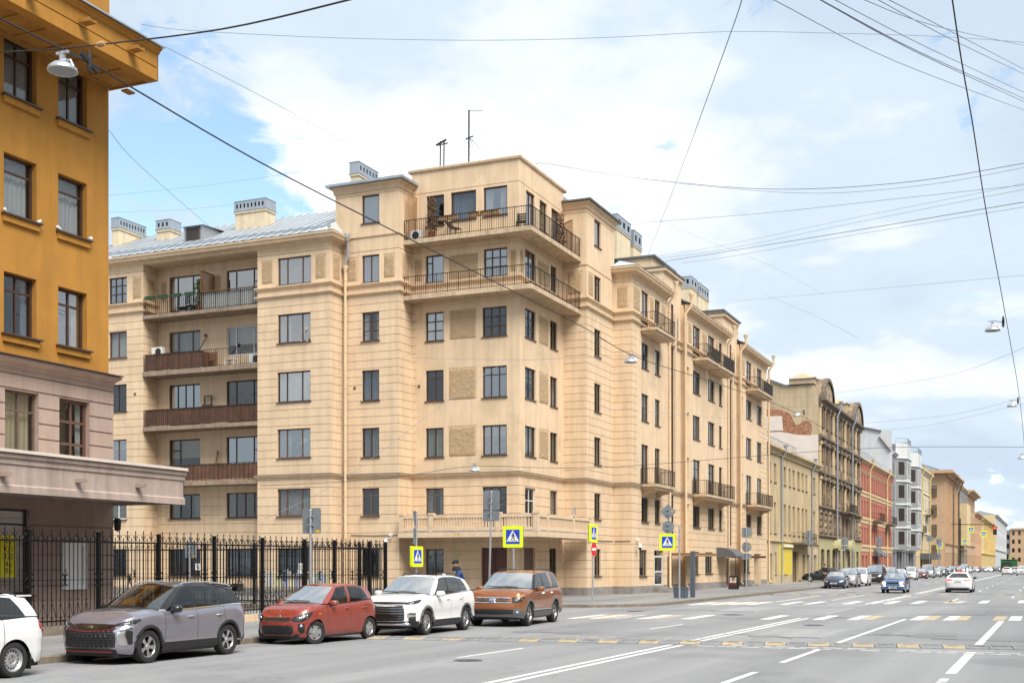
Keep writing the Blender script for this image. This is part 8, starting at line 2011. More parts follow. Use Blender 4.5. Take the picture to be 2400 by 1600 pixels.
# ================================================================== overhead wires and hanging lamps
WIRES = [
 ([(-15.5, 12.39, 10.85), (-15.5, 14.73, 10.81), (-15.5, 16.8, 10.85), (-15.5, 17.8, 10.8), (-15.5, 21.7, 10.63), (-15.5, 27.2, 10.61), (-15.5, 40.7, 10.64), (-15.5, 48.27, 10.52), (-15.5, 63.22, 11.33), (-15.5, 85.14, 12.19), (-15.5, 123.73, 12.28)], 0.02, 'thick black cable over the parked cars that carries the left street lamps'),
 ([(-1.35, 20.06, 10.73), (-1.35, 22.2, 10.62), (-1.35, 25.87, 10.65), (-1.35, 29.84, 10.49), (-1.35, 34.83, 10.51), (-1.35, 47.12, 10.72), (-1.35, 70.25, 10.75), (-1.35, 87.95, 9.12)], 0.016, 'dark cable running up the right edge that carries the right street lamps'),
 ([(-19.33, 17.73, 12.01), (-18.14, 17.24, 11.67), (-16.03, 16.38, 11.03), (-14.19, 15.62, 10.51), (-10.72, 14.2, 9.58), (-7.94, 13.03, 8.98), (-6.52, 12.43, 8.71)], 0.016, 'dark wire crossing in front of the ochre eaves beside the nearest lamp'),
 ([(-24.49, 28.57, 17.91), (-23.25, 29.34, 17.81), (-19.52, 31.66, 17.86), (-15.66, 34.06, 18.07), (-12.48, 36.04, 18.39), (-9.32, 38.01, 18.8), (-6.19, 39.96, 18.98), (-3.23, 41.8, 19.09), (-0.7, 43.37, 19.08)], 0.011, 'long slack wire sagging right across the top of the sky'),
 ([(-3.67, 15.86, 9.39), (-4.53, 18.48, 9.92), (-9.89, 34.54, 13.22), (-23.45, 74.89, 21.53)], 0.009, 'steep thin wire falling to the roof behind the penthouse'),
 ([(-3.91, 19.03, 10.78), (-2.88, 26.43, 12.43), (-0.67, 41.2, 16.12)], 0.009, 'lowest wire of the bundle slanting down the top right sky'),
 ([(-3.24, 19.32, 10.78), (-2.4, 26.73, 12.64), (-0.67, 41.2, 16.48)], 0.011, 'second wire of the bundle slanting down the top right sky'),
 ([(-3.25, 19.32, 10.78), (-2.45, 26.34, 12.51), (-0.67, 41.2, 16.38)], 0.011, 'third wire of the bundle slanting down the top right sky'),
 ([(-3.04, 19.41, 10.78), (-2.25, 26.87, 12.76), (-0.67, 41.2, 16.67)], 0.009, 'fourth wire of the bundle slanting down the top right sky'),
 ([(-2.62, 19.6, 10.78), (-2.08, 25.85, 12.8), (-0.67, 41.2, 18.13)], 0.009, 'topmost flat wire of the bundle slanting down the top right sky'),
 ([(-2.42, 19.69, 10.78), (-1.84, 27.03, 12.95), (-0.67, 41.2, 17.24)], 0.009, 'sixth wire of the bundle slanting down the top right sky'),
 ([(-2.27, 19.75, 10.78), (-1.78, 26.24, 12.78), (-0.67, 41.2, 17.39)], 0.009, 'highest wire of the bundle slanting down the top right sky'),
 ([(-26.93, 64.63, 24.88), (-26.0, 64.07, 24.67), (-20.56, 60.75, 22.33), (-13.91, 56.72, 19.76), (-9.47, 54.06, 18.37), (-4.77, 51.23, 17.31), (-0.79, 48.79, 16.76)], 0.014, 'upper slack wire from the penthouse roof to the right edge'),
 ([(-26.93, 64.63, 24.88), (-25.96, 64.08, 24.62), (-20.67, 61.08, 22.39), (-14.06, 57.35, 19.9), (-9.0, 54.52, 18.25), (-4.34, 51.9, 17.31), (-0.81, 49.88, 16.93)], 0.012, 'lower slack wire from the penthouse roof to the right edge'),
 ([(-23.29, 70.59, 22.61), (-15.79, 64.41, 20.59), (-11.75, 61.07, 19.54), (-6.16, 56.44, 18.19), (-0.85, 52.05, 16.89)], 0.013, 'straight wire rising from the tower roof to the right edge'),
 ([(-24.07, 81.17, 22.82), (-18.05, 73.63, 21.09), (-8.79, 62.01, 18.45), (-0.85, 52.05, 16.22)], 0.016, 'doubled wire of the fan rising from the far stair tower'),
 ([(-24.47, 80.99, 23.03), (-17.89, 72.98, 21.07), (-8.75, 61.75, 18.76), (-0.85, 52.05, 16.72)], 0.01, 'upper wire of the fan rising from the far stair tower'),
 ([(-24.47, 80.99, 23.18), (-17.89, 72.96, 21.33), (-8.75, 61.74, 19.01), (-2.4, 53.96, 17.34), (-0.85, 52.05, 16.95)], 0.009, 'highest thin wire of the fan rising from the far stair tower'),
 ([(-23.0, 81.64, 22.71), (-18.57, 75.75, 21.29), (-8.9, 62.81, 18.45), (-0.85, 52.05, 16.03)], 0.011, 'lowest wire of the fan rising from the far stair tower'),
 ([(-24.47, 102.83, 24.36), (-12.35, 83.28, 20.12), (-1.06, 65.06, 16.18)], 0.01, 'faint wire from the second stair tower towards the right'),
 ([(-32.49, 45.81, 5.52), (-29.34, 47.95, 5.76), (-26.92, 49.61, 6.09), (-24.43, 51.31, 6.55), (-21.27, 53.47, 6.52), (-18.52, 55.34, 6.65), (-14.28, 58.23, 7.1), (-10.55, 60.78, 7.51), (-6.52, 63.53, 7.82), (-1.09, 67.23, 7.94)], 0.014, 'wire strung low across the tan corner facade with a lamp on it'),
 ([(-28.57, 52.99, 12.13), (-22.18, 50.54, 11.22), (-19.02, 49.33, 10.9), (-16.56, 48.38, 10.7), (-15.29, 47.89, 10.44)], 0.009, 'thin wire from the tan corner facade to the middle lamp'),
 ([(-20.54, 24.84, 15.13), (-23.44, 33.76, 17.24), (-30.27, 54.42, 21.97)], 0.01, 'thin wire from the ochre eaves to the penthouse tower'),
 ([(-23.95, 26.62, 14.08), (-27.14, 31.65, 14.98), (-37.65, 49.0, 18.49)], 0.01, 'thin wire falling behind the ochre building to the dormer'),
 ([(-49.31, 54.81, 23.12), (-43.5, 56.03, 23.31), (-38.0, 57.18, 23.71), (-33.16, 58.19, 24.26), (-30.28, 58.79, 24.52)], 0.01, 'thin wire crossing the blue gap towards the roof masts'),
 ([(-50.72, 56.37, 22.74), (-44.72, 55.33, 21.89), (-40.04, 54.5, 21.48)], 0.009, 'lower thin wire crossing the blue gap to the wide chimney'),
 ([(-29.07, 60.41, 25.33), (-28.1, 66.88, 25.74), (-26.69, 76.24, 26.39), (-24.95, 88.59, 26.89), (-22.3, 106.32, 28.06), (-20.17, 122.19, 28.48)], 0.009, 'thin wire from the mast down behind the towers'),
 ([(-24.09, 53.86, 11.72), (-25.95, 52.05, 9.94), (-29.75, 48.26, 5.85), (-32.31, 45.88, 4.04)], 0.01, 'slanting stay wire in front of the tan facade from a wall hook'),
 ([(-20.55, 58.69, 9.83), (-20.48, 62.64, 10.23), (-20.25, 75.88, 11.39), (-20.03, 89.5, 12.57)], 0.009, 'thin trolley wire anchored on the tan street front'),
 ([(-24.12, 115.0, 17.6), (-18.8, 107.3, 16.54), (-10.36, 94.97, 15.41), (-5.41, 87.7, 14.95), (-1.32, 81.32, 15.27)], 0.012, 'wire rising from the last downpipe to the right edge'),
 ([(-23.93, 131.46, 16.59), (-12.46, 114.21, 14.87), (-6.5, 105.21, 14.21), (-1.58, 97.59, 14.3)], 0.012, 'wire above the red house rising to the right edge'),
 ([(-24.25, 153.16, 18.31), (-11.68, 125.49, 15.42), (-1.67, 103.01, 14.49)], 0.012, 'second wire above the red house rising to the right edge'),
 ([(-21.29, 99.86, 24.06), (-13.4, 76.45, 17.45), (-8.55, 61.77, 13.1)], 0.009, 'short wire sloping down right of the stair tower')]
def smooth_path(pts, k=5):
 P_ = [Vector(p) for p in pts]; out = []
 for i in range(len(P_) - 1):
  a, b = P_[max(i - 1, 0)], P_[i]; c, d = P_[i + 1], P_[min(i + 2, len(P_) - 1)]
  for j in range(k):
   t = j / k; out.append(.5 * ((2 * b) + (c - a) * t + (2 * a - 5 * b + 4 * c - d) * t * t + (3 * b - a - 3 * c + d) * t ** 3))
 return out + [P_[-1]]
mat('wire_black', (.012, .012, .014), .6)
mat('wire_grey', (.20, .26, .33), .6)
for pts, r, lab in WIRES:
 mb = MB(); mb.tube(smooth_path(pts), r * (.82 if r >= .014 else .85), 5); tag(mb.build('overhead_wire', 'wire_black' if r >= .014 else 'wire_grey', smooth=True), lab, 'wire', 'wires over the street')
def street_lamp(x, y, z, s_, lab, hook=None):
 r_ = thing('street_lamp', lab, 'street lamp', (x, y, z), group='lamps hung on the wires'); r_.scale = (s_, s_, s_)
 mb = MB(); mb.lathe([(.045, .20), (.07, .17), (.10, .13), (.20, .10), (.29, .02), (.31, -.04), (.30, -.06), (.285, -.05)], 22, (x, y, z)); mb.build('shade', 'galvanised', r_, 40)
 mb = MB(); mb.lathe([(.285, -.05), (.2, -.065), (0, -.07)], 22, (x, y, z)); mb.build('lens', 'curtain_grey', r_, 40)
 mb = MB(); mb.box(x - .05, x + .05, y - .04, y + .04, z + .17, z + .30); mb.bar((x - .16, y, z + .34), (x + .16, y, z + .34), .05, .05); mb.tube([(x, y, z + .3), (x, y, z + .38)], .02); mb.tube([(x + .03, y, z + .18), (x + .2, y + .02, z + .16), (x + .29, y + .02, z + .0)], .025, 6); mb.build('bracket', 'galvanised', r_)
 if hook:
  mb = MB(); mb.tube([(x, y, z + .36), hook], .014, 5); h = Vector(hook); mb.lathe([(.03, .25), (.05, .1), (.05, -.1), (.03, -.2)], 8, h); mb.bar(h + Vector((0, -.25, .12)), h + Vector((0, .25, -.12)), .07); mb.build('clamp', 'wire_black', r_)
street_lamp(-15.5, 16.1, 10.50, .82, 'nearest hanging street lamp, pale round shade in front of the ochre building', (-15.15, 16.5, 10.72))
street_lamp(-15.5, 47.3, 10.22, .85, 'hanging street lamp in front of the tan street front', (-14.9, 47.6, 10.45))
street_lamp(-15.5, 83.0, 12.0, .85, 'hanging street lamp seen before the brick-patched firewall', (-14.9, 83, 12.2))
street_lamp(-1.75, 45.6, 10.15, .85, 'hanging street lamp high at the right edge of the sky', (-1.35, 45.8, 10.45))
street_lamp(-1.75, 70.8, 10.5, .85, 'second hanging lamp at the right edge, below the first', (-1.4, 71, 10.8))
street_lamp(-1.75, 97.5, 9.8, .85, 'third hanging lamp at the right edge, lowest and farthest', (-1.4, 97.7, 10.05))
street_lamp(-24.73, 51.94, 6.42, .85, 'hanging lamp on the low wire before the corner facade', None)
bx_ = MB(); bx_.lathe([(0, .08), (.03, .075), (.045, .03), (.045, -.03), (.03, -.075), (0, -.08)], 10, (-13.64, 14.98, 10.17), 'X'); tag(bx_.build('wire_insulator', 'wood_pale', smooth=40), 'pale barrel insulator on the wire before the ochre eaves', 'insulator')
# rooftop masts
ms = thing('roof_mast', 'tall thin aerial mast with one side arm on the penthouse roof', 'aerial', (-31.8, 66, 24)); mb = MB(); mb.tube([(-31.8, 66, 23.9), (-31.78, 66, 29.2)], .05, 6); mb.tube([(-31.78, 66, 29.15), (-30.7, 65.6, 28.85)], .02, 5); mb.bar((-32.0, 66, 27.5), (-31.5, 66, 27.6), .06); mb.build('mast', 'wire_black', ms)
mb = MB(); rr_ = random.Random(4)
for k in range(7):
 a = Vector((-31.7, 66, 27.5)); b = Vector((-31.8 + rr_.uniform(-1.6, 1.6), 65.5 + rr_.uniform(-1, 1), 25.0)); mid = (a + b) / 2 + Vector((rr_.uniform(-.6, .9), 0, rr_.uniform(-.3, .6))); mb.tube(smooth_path([a, mid, b], 6), .009, 4)
mb.build('cables', 'wire_black', ms)
ms = thing('roof_mast', 'short double mast with a tangle of cables on the penthouse roof', 'aerial', (-33.6, 66, 24)); mb = MB()
for dx in (0, .25): mb.tube([(-33.75 + dx, 66, 23.9), (-33.7 + dx, 66, 27.6)], .045, 6)
mb.bar((-34.0, 66, 27.4), (-33.3, 66, 27.65), .09); mb.bar((-33.8, 65.8, 27.3), (-33.3, 66.2, 27.5), .07); mb.build('mast', 'wire_black', ms)
# ================================================================== people
mat('skin', (.52, .29, .20), .6); mat('jacket_blue', (.015, .055, .21), .7, var=.2, vscale=6); mat('cloth_black', (.012, .012, .014), .85); mat('trousers_dark', (.03, .032, .04), .85); mat('hair_grey', (.30, .29, .28), .9)
def skin_mesh(name, J, E_, mt, parent, root=0, sub=2):
 """one continuous surface grown on a skeleton: J = [(co, radius)], E_ = edges"""
 me = bpy.data.meshes.new(name); me.from_pydata([j[0] for j in J], E_, []); o = link(name, me, parent, None, False); me.materials.append(M[mt])
 md = o.modifiers.new('skin', 'SKIN'); md.use_smooth_shade = True
 for i, v in enumerate(me.skin_vertices[0].data):
  r_ = J[i][1]; v.radius = r_ if isinstance(r_, tuple) else (r_, r_); v.use_root = (i == root)
 s_ = o.modifiers.new('sub', 'SUBSURF'); s_.levels = sub; s_.render_levels = sub
 return o
def person(label, loc, rotz, lean, jacket, hat, arms, hood=False):
 """faces local -y; lean bends the trunk forward; arms: 'rest' hands forward-down, 'phone' right hand at the ear"""
 r_ = thing('person', label, 'person', loc, rotz); r_.rotation_euler = (0, 0, rotz); OFFS.pop(r_.name, None)
 ly, dz = -math.sin(lean), math.cos(lean)
 T = lambda x, h, f=0: (x, ly * h + f, .95 + dz * h)      # h along the trunk from the hips
 sh = .50
 J = [(T(0, 0), (.16, .12)), (T(0, .25), (.15, .11)), (T(0, .44), (.19, .11)), (T(0, .58), (.06, .06)), (T(0, .66, -.02), (.055, .055)),
         ((.09, 0, .88), .095), ((.10, -.02, .50), .065), ((.10, .02, .09), .045), ((.11, -.13, .05), .04), ((-.09, 0, .88), .095), ((-.12, .03, .50), .065), ((-.12, .07, .09), .045), ((-.13, -.08, .05), .04)]
 E_ = [(0, 1), (1, 2), (2, 3), (3, 4), (0, 5), (5, 6), (6, 7), (7, 8), (0, 9), (9, 10), (10, 11), (11, 12)]
 sL, sR = Vector(T(.20, sh)), Vector(T(-.20, sh))
 if arms == 'rest': hands = [(sL + Vector((.05, -.10, -.28)), sL + Vector((.0, -.34, -.38))), (sR + Vector((-.05, -.10, -.28)), sR + Vector((.02, -.34, -.36)))]
 else: hands = [(sL + Vector((.06, .03, -.30)), sL + Vector((.05, -.05, -.56))), (sR + Vector((-.12, -.12, -.20)), Vector(T(-.13, .70)) + Vector((0, -.06, 0)))]
 for s0, (el, ha) in zip((sL, sR), hands):
  n = len(J); J += [(tuple(s0), .065), (tuple(el), .048), (tuple(ha), .032)]; E_ += [(2, n), (n, n + 1), (n + 1, n + 2)]
  d = (ha - el).normalized(); sd = d.cross(Vector((0, 0, 1))).normalized()
  for q in range(4): J.append((tuple(ha + d * (.09 + .012 * (q in (1, 2))) + sd * (.02 * (q - 1.5))), .011)); E_.append((n + 2, len(J) - 1))
  J.append((tuple(ha + d * .05 + sd * .05), .011)); E_.append((n + 2, len(J) - 1))
 body = skin_mesh('body', J, E_, 'skin', r_)
 hc = Vector(T(0, .80)) + Vector((0, -.04, 0)); mb = MB(); rows_ = []
 for k in range(11):
  a = math.pi * k / 10; z = .125 * math.cos(a); w = .078 * math.sin(a) ** .8 * (1 if z > -.02 else .88 + .9 * (z + .125)); rows_.append([(hc.x + w * math.cos(b), hc.y + 1.2 * w * math.sin(b) - (.012 if math.sin(b) < -.9 and -.05 < z < .01 else 0), hc.z + z) for b in [2 * math.pi * q / 16 for q in range(16)]])
 mb.grid(rows_, 0, True); mb.prism([(-.013, -.03), (.013, -.03), (.006, .02), (-.006, .02)], lambda u, v: (hc.x + u, hc.y - .115, hc.z + v), lambda u, v: (hc.x + u, hc.y - .08, hc.z + v))
 for sg in (1, -1):
  mb.lathe([(0, .008), (.012, .004), (.013, 0)], 8, (hc.x + sg * .03, hc.y - .088, hc.z + .012), 'Y', 1); mb.lathe([(0, -.01), (.022, -.008), (.03, 0), (.022, .01), (0, .01)], 8, (hc.x + sg * .078, hc.y + .01, hc.z - .005), 'X')
 mb.box(hc.x - .024, hc.x + .024, hc.y - .096, hc.y - .085, hc.z - .066, hc.z - .058, 1); link('head', mb.mesh('head', ['skin', 'frame_redbrown'], 60), r_, None, False)
 mb = MB(); mb.grid([[(hc.x + rr * math.cos(b), hc.y + .012 + 1.18 * rr * math.sin(b), hc.z + z + .02 * math.sin(b)) for b in [2 * math.pi * q / 16 for q in range(16)]] for rr, z in ((.092, .015), (.097, .035), (.094, .08), (.075, .118), (.04, .14), (.002, .145))], 0, True); link('hat' if hat != 'hair_grey' else 'hair', mb.mesh('hat', hat, 60), r_, None, False)
 k = [(J[i][0], tuple(q * 1.22 for q in J[i][1]) if isinstance(J[i][1], tuple) else J[i][1] * 1.3) for i in (0, 1, 2, 3)]
 E2 = [(0, 1), (1, 2), (2, 3)]
 for s0, (el, ha) in zip((sL, sR), hands): n = len(k); k += [(tuple(s0), .09), (tuple(el), .068), (tuple(el.lerp(ha, .85)), .05)]; E2 += [(2, n), (n, n + 1), (n + 1, n + 2)]
 skin_mesh('jacket', k, E2, jacket, r_)
 k = [(J[0][0], (.165, .13)), ((.09, 0, .86), .105), ((.10, -.02, .50), .078), ((.10, .02, .12), .06), ((-.09, 0, .86), .105), ((-.12, .03, .50), .078), ((-.12, .07, .12), .06)]
 skin_mesh('trousers', k, [(0, 1), (1, 2), (2, 3), (0, 4), (4, 5), (5, 6)], 'trousers_dark', r_)
 if hood:
  mb = MB(); mb.lathe([(.15, -.10), (.14, -.03), (.115, .03), (.08, .05), (.06, .0)], 14, (hc.x, hc.y + .05, hc.z - .12)); link('hood', mb.mesh('hood', 'cloth_black', 60), r_, None, False)
 return r_
person('man in a black knitted hat and blue jacket leaning down behind the white crossover', (-18.85, 38.7, .144), R(-60), .30, 'jacket_blue', 'cloth_black', 'rest', True).scale = (1.1, 1.1, 1.08)
person('person in black clothes with a hand at the ear beside the low black car', (-19.9, 121.2, .144), R(20), .05, 'cloth_black', 'cloth_black', 'phone')
person('grey-haired person leaning at the open window of the tan projecting bay', (-38.15, 58.42, 13.42), 0, .25, 'cloth_black', 'hair_grey', 'rest')
# ================================================================== things on balconies, in the yard and on the walls
rng_ = random.Random(12)
mat('leaf_dry', (.16, .085, .04), .9, var=.4, vscale=8); mat('leaf_green', (.05, .085, .02), .8, var=.4, vscale=6); mat('leaf_yellow', (.20, .21, .03), .8, var=.4, vscale=5); mat('terracotta', (.30, .11, .05), .9); mat('planter_green', (.02, .065, .03), .7)
def foliage(parent, c, rx, rz, n, mt, leaf=.06, cone=0.0):
 """leaf-sized faces spread through an uneven volume"""
 mb = MB()
 for i in range(n):
  h = rng_.random(); rad = rx * (1 - cone * h) * math.sqrt(rng_.random()) * (1 + .3 * math.sin(i)); a = rng_.uniform(0, 6.28)
  p = Vector((c[0] + rad * math.cos(a), c[1] + rad * math.sin(a), c[2] + rz * h)); u = Vector((rng_.uniform(-1, 1), rng_.uniform(-1, 1), rng_.uniform(-.3, 1))).normalized() * leaf; v = u.cross(Vector((rng_.uniform(-1, 1), rng_.uniform(-1, 1), .2))).normalized() * leaf * .5
  mb.face([tuple(p - u), tuple(p + v), tuple(p + u), tuple(p - v)])
 o = mb.build('foliage', mt, parent); o['kind'] = 'stuff'; return o
def potted(label, x, y, z, rx, h, n, mt, pot='terracotta', cone=.5, pw=.22):
 r_ = thing('potted_plant', label, 'plant', (x, y, z)); mb = MB(); mb.lathe([(0, 0), (pw * .75, 0), (pw, .38), (pw * 1.08, .40), (pw * .9, .40), (0, .36)], 14, (x, y, z)); mb.build('pot', pot, r_, 40)
 mb = MB(); mb.tube([(x, y, z + .3), (x + .03, y, z + .4 + h * .5), (x, y, z + .4 + h * .95)], .02, 5, radii=[.025, .018, .004])
 for k in range(8): a = k * 2.4; zz = z + .5 + h * .09 * k; mb.tube([(x, y, zz), (x + rx * .7 * math.cos(a) * (1 - .07 * k), y + rx * .7 * math.sin(a) * (1 - .07 * k), zz + .22)], .008, 4)
 mb.build('stem', 'wood_brown', r_); foliage(r_, (x, y, z + .42), rx, h, n, mt, .07, cone); return r_
potted('tall dry brown cypress in a pot on the penthouse terrace, left', -31.35, 60.35, 20.03, .34, 1.9, 520, 'leaf_dry')
potted('tall dry brown cypress in a pot on the penthouse terrace, right', -25.65, 65.4, 20.03, .36, 1.7, 420, 'leaf_dry')
potted('green conifer in a square pot on the top loggia', -45.75, 58.4, 16.85, .30, 1.5, 420, 'leaf_green', 'wood_brown', .3)
def lattice(label, pts, z0, z1, mt):
 """slatted screen panel: pts give the foot line"""
 r_ = thing('trellis_screen', label, 'screen', (*pts[0], z0)); a, b = Vector((*pts[0], 0)), Vector((*pts[1], 0)); L_ = (b - a).length; h = z1 - z0; mb = MB(); st = .17
 for k in range(-int(h / st), int(L_ / st) + 1):
  for sg in (1, -1):
   s0 = k * st; p = []
   for t in range(0, 41):
    q = t / 40 * h; u = s0 + q if sg > 0 else s0 + h - q
    if 0 <= u <= L_: p.append(a + (b - a) * (u / L_) + Vector((0, 0, z0 + q)))
   if len(p) > 1: mb.bar(p[0], p[-1], .03, .012)
 for (p, q) in ((a + Vector((0, 0, z0)), a + Vector((0, 0, z1))), (b + Vector((0, 0, z0)), b + Vector((0, 0, z1))), (a + Vector((0, 0, z0)), b + Vector((0, 0, z0))), (a + Vector((0, 0, z1)), b + Vector((0, 0, z1)))): mb.bar(p, q, .05)
 mb.build('lattice', mt, r_)
lattice('brown diamond trellis dividing the top loggia', [(-45.4, 58.1), (-45.4, 59.3)], 16.9, 19.15, 'wood_brown')
lattice('leaning slatted screen at the left end of the penthouse terrace', [(-32.65, 59.98), (-32.55, 60.8)], 20.1, 22.6, 'wood_pale'); lattice('slatted screen at the right end of the penthouse terrace', [(-26.1, 67.0), (-25.3, 66.4)], 20.1, 22.0, 'wood_pale')
def boxes(name, label, cat, lst, mt, loc):
 r_ = thing(name, label, cat, loc)
 for nm, b_ in lst:
  mb = MB(); mb.box(*b_); mb.build(nm, mt, r_)
 return r_
for i in range(4):
 x = -49.3 + .98 * i; boxes('planter_box', ['leftmost', 'second', 'third', 'rightmost'][i] + ' green planter box hung on the top loggia rail', 'planter', [('trough', (x, x + .62, 57.82, 57.98, 17.74, 17.89)), ('rim', (x - .02, x + .64, 57.805, 57.995, 17.89, 17.91))], 'planter_green', (x, 57.9, 17.72))
for i, (a, b) in enumerate(((-30.75, -29.6), (-29.0, -28.3), (-28.2, -27.1))): boxes('planter_box', ['left', 'middle', 'right'][i] + ' wooden window box on the penthouse rail', 'planter', [('trough', (a, b, 59.98, 60.2, 20.92, 21.12)), ('soil', (a + .03, b - .03, 60.01, 60.17, 21.12, 21.14))], 'wood_pale', (a, 60, 20.92))
def ac(label, x, y, z, face='Y'):
 r_ = thing('air_conditioner', label, 'air conditioner', (x, y, z)); P = fp((face, y if face == 'Y' else x)); s0 = x if face == 'Y' else y; mb = MB(); fbox(mb, (face, y if face == 'Y' else x), s0 - .4, s0 + .4, z, z + .56, -.28, 0); mb.build('casing', 'white_paint', r_)
 c_ = P(s0 + .1, z + .28, .004); mb = MB(); mb.lathe([(.22, 0), (.2, .012), (.05, .012), (0, .014)] if face == 'X' else [(.22, 0), (.2, -.012), (.05, -.012), (0, -.014)], 16, c_, 'Y' if face == 'Y' else 'X'); mb.build('fan_grille', 'plastic_black', r_)
ac('white air conditioner on the loggia above the planked balcony', -49.0, 58.55, 14.45); ac('white air conditioner at the left foot of the penthouse terrace', -32.4, 60.2, 20.05); ac('white air conditioner at the right end of the planked balcony', -41.9, 58.5, 13.55)
def chair(label, x, y, z, mt, rot=0.0, recl=0.0):
 r_ = thing('balcony_chair', label, 'chair', (x, y, z)); c_, s_ = math.cos(rot), math.sin(rot); T = lambda u, v, w: (x + u * c_ - v * s_, y + u * s_ + v * c_, z + w)
 for u in (-.22, .22):
  for v in (-.2, .2): mb = MB(); mb.bar(T(u, v, 0), T(u, v, .44), .035); mb.build('leg', mt, r_)
 for k in range(4): mb = MB(); mb.bar(T(-.25, -.18 + .12 * k, .45), T(.25, -.18 + .12 * k, .45), .09, .02); mb.build('seat_slat', mt, r_)
 for k in range(4): mb = MB(); q = .14 + .12 * k; mb.bar(T(-.24, .22 + recl * q, .45 + q), T(.24, .22 + recl * q, .45 + q), .02, .08); mb.build('back_slat', mt, r_)
 for u in (-.22, .22): mb = MB(); mb.bar(T(u, .2, .44), T(u, .22 + recl * .6, 1.02), .035); mb.build('back_post', mt, r_)
chair('slatted wooden chair on the balcony with half a plank screen', -44.9, 58.5, 13.47, 'wood_brown', .3); chair('dark reclining deck chair on the penthouse terrace', -29.9, 60.4, 20.03, 'frame_brown', 1.2, .9); chair('dark woven chair at the corner of the penthouse terrace', -26.1, 60.7, 20.03, 'plastic_black', .2); chair('black folding chair on the top loggia', -46.5, 58.6, 16.84, 'plastic_black', 2.8)
chair('wooden chair on the street balcony above the awning', -22.9, 92.2, 7.06, 'wood_brown', 1.6)
tb_ = boxes('side_table', 'small white table on the balcony with half a plank screen', 'table', [('table_top', (-43.9, -43.2, 58.3, 58.8, 13.88, 13.93))] + [('leg', (a, a + .05, b, b + .05, 13.47, 13.88)) for a in (-43.88, -43.27) for b in (58.32, 58.73)], 'white_paint', (-43.5, 58.5, 13.47))
sd_ = thing('slanting_arm', 'small dish on a slanting arm at the loggia window', 'satellite dish', (-45.2, 58.1, 14.4)); mb = MB(); mb.tube([(-45.6, 58.1, 14.4), (-44.9, 58.0, 15.2)], .03, 6); mb.build('arm', 'iron_rust', sd_); mb = MB(); mb.lathe([(0, .04), (.09, .02), (.15, -.03)], 14, (-44.9, 57.95, 15.25), 'Y'); mb.build('dish', 'frame_brown', sd_, 40)  # plain arm with a small dark end piece, not an aerial
lg = boxes('hand_trolley', 'dark trolley frame leaning on the loggia wall', 'trolley', [('frame_side', (-45.95, -45.88, 59.1, 59.16, 11.0, 12.0)), ('frame_side', (-45.45, -45.38, 59.1, 59.16, 11.0, 12.0)), ('frame_top', (-45.88, -45.45, 59.1, 59.16, 11.93, 12.0)), ('box', (-45.95, -45.3, 58.9, 59.09, 10.6, 11.45))], 'frame_brown', (-45.6, 59, 10.16))
bk_ = MB(); bk_.bar((-45.15, 59.2, 8.0), (-45.05, 59.25, 8.7), .16, .04); tag(bk_.build('wood_board', 'wood_pale'), 'pale board leaning on the wall of the lowest loggia', 'board')
# shrub and lamp-cleaned yard edge
sh_ = thing('yard_shrub', 'low yellow-green shrub in the yard behind the fence', 'shrub', (-29.5, 36.5, .1)); foliage(sh_, (-29.6, 36.5, .15), .75, .75, 700, 'leaf_yellow', .07, .2); mb = MB()
for k in range(6): mb.tube([(-29.6, 36.5, .1), (-29.6 + .5 * math.cos(k), 36.5 + .5 * math.sin(k), .7)], .012, 4)
mb.build('stem', 'wood_brown', sh_)
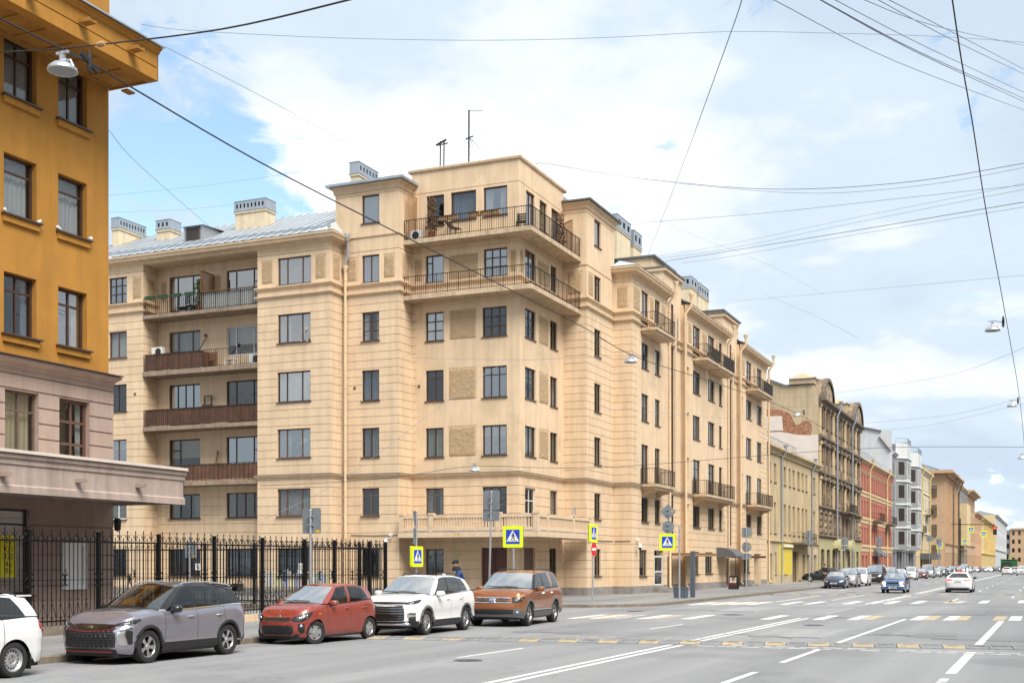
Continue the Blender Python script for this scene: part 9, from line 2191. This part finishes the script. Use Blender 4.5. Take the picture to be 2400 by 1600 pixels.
# small wall marks: vent caps, hooks, a patch of bare plaster
for (x, y, z, lab) in ((-35.75, YB, 11.9, 'round dark vent hole left of the face-B window'), (-32.45, YC, 12.0, 'round dark vent hole beside the corner-block window'), (-50.2, YA, 12.2, 'small round vent cap on the left wing')):
 mb = MB(); mb.lathe([(.0, -.004), (.05, -.004), (.075, -.03), (.085, -.03), (.085, .0)], 12, (x, y, z), 'Y'); tag(mb.build('vent_cap', 'frame_wood'), lab, 'vent')
hp = thing('handrail', 'leaning metal hand truck on the balustrade balcony', 'hand truck', (-25.3, 66.6, 3.72)); mb = MB(); mb.tube([(-25.2, 66.2, 3.8), (-25.25, 66.4, 5.2), (-25.25, 66.6, 5.3), (-25.25, 66.75, 5.2), (-25.15, 66.7, 3.8)], .03, 6); mb.box(-25.3, -25.1, 66.2, 66.8, 3.8, 4.3); mb.build('frame', 'curtain_blue', hp)
# ================================================================== the opposite side of the street (outside the picture, seen in reflections)
def opposite(label, y0, y1, z, mt, n, x=17.0):
 r_ = thing('opposite_house', label, 'building', (x + 5, (y0 + y1) / 2, 0)); s_ = (y1 - y0) / n
 ops = [(y0 + s_ * (i + .5) - .7, y0 + s_ * (i + .5) + .7, 1.2 + 3.4 * j, 3.0 + 3.4 * j) for i in range(n) for j in range(int((z - 1) / 3.4))]
 mb = MB(); relief(mb, ('W', x), y0, y1, 0, z, [(*o_, None, None) for o_ in ops] + [(y0, y1, z - .6, z, .5, 0)], .2); mb.box(x + .3, x + 11, y0, y1, z - .3, z - .1); mb.build('wall', mt, r_)
 mb = MB(); mb.face([(x + .18, y0 + .1, .5), (x + .18, y1 - .1, .5), (x + .18, y1 - .1, z - .7), (x + .18, y0 + .1, z - .7)]); mb.build('glazing', 'car_glass_dark', r_); mb = MB(); mb.box(x + .4, x + .5, y0 + .1, y1 - .1, .2, z - .5); mb.build('room', 'room_dark', r_)
 mb = MB(); relief(mb, ('Y', y0), x, x + 11, 0, z, [], .2); relief(mb, ('N', y1), x, x + 11, 0, z, [], .2); mb.build('gable_wall', mt, r_)
for a in (('ochre house across the street, behind the camera', -45, -12, 19, 'h_brown', 10), ('tan house across the street, level with the camera', -12, 24, 18, 'firewall_plaster', 11), ('brown house across the street, facing the parked cars', 25, 62, 20, 'h_brown', 12), ('yellow house across the street, facing the tan block', 74, 118, 19, 'h_yellow', 14), ('cream house across the street, facing the yellow house', 118.5, 170, 18, 'h_cream', 16), ('grey house across the street, facing the red house', 171, 260, 19, 'h_grey', 26), ('long brown house across the street, far away', 261, 560, 19, 'h_brown', 60), ('last long grey house across the street', 561, 1000, 20, 'h_grey', 60)): opposite(*a)
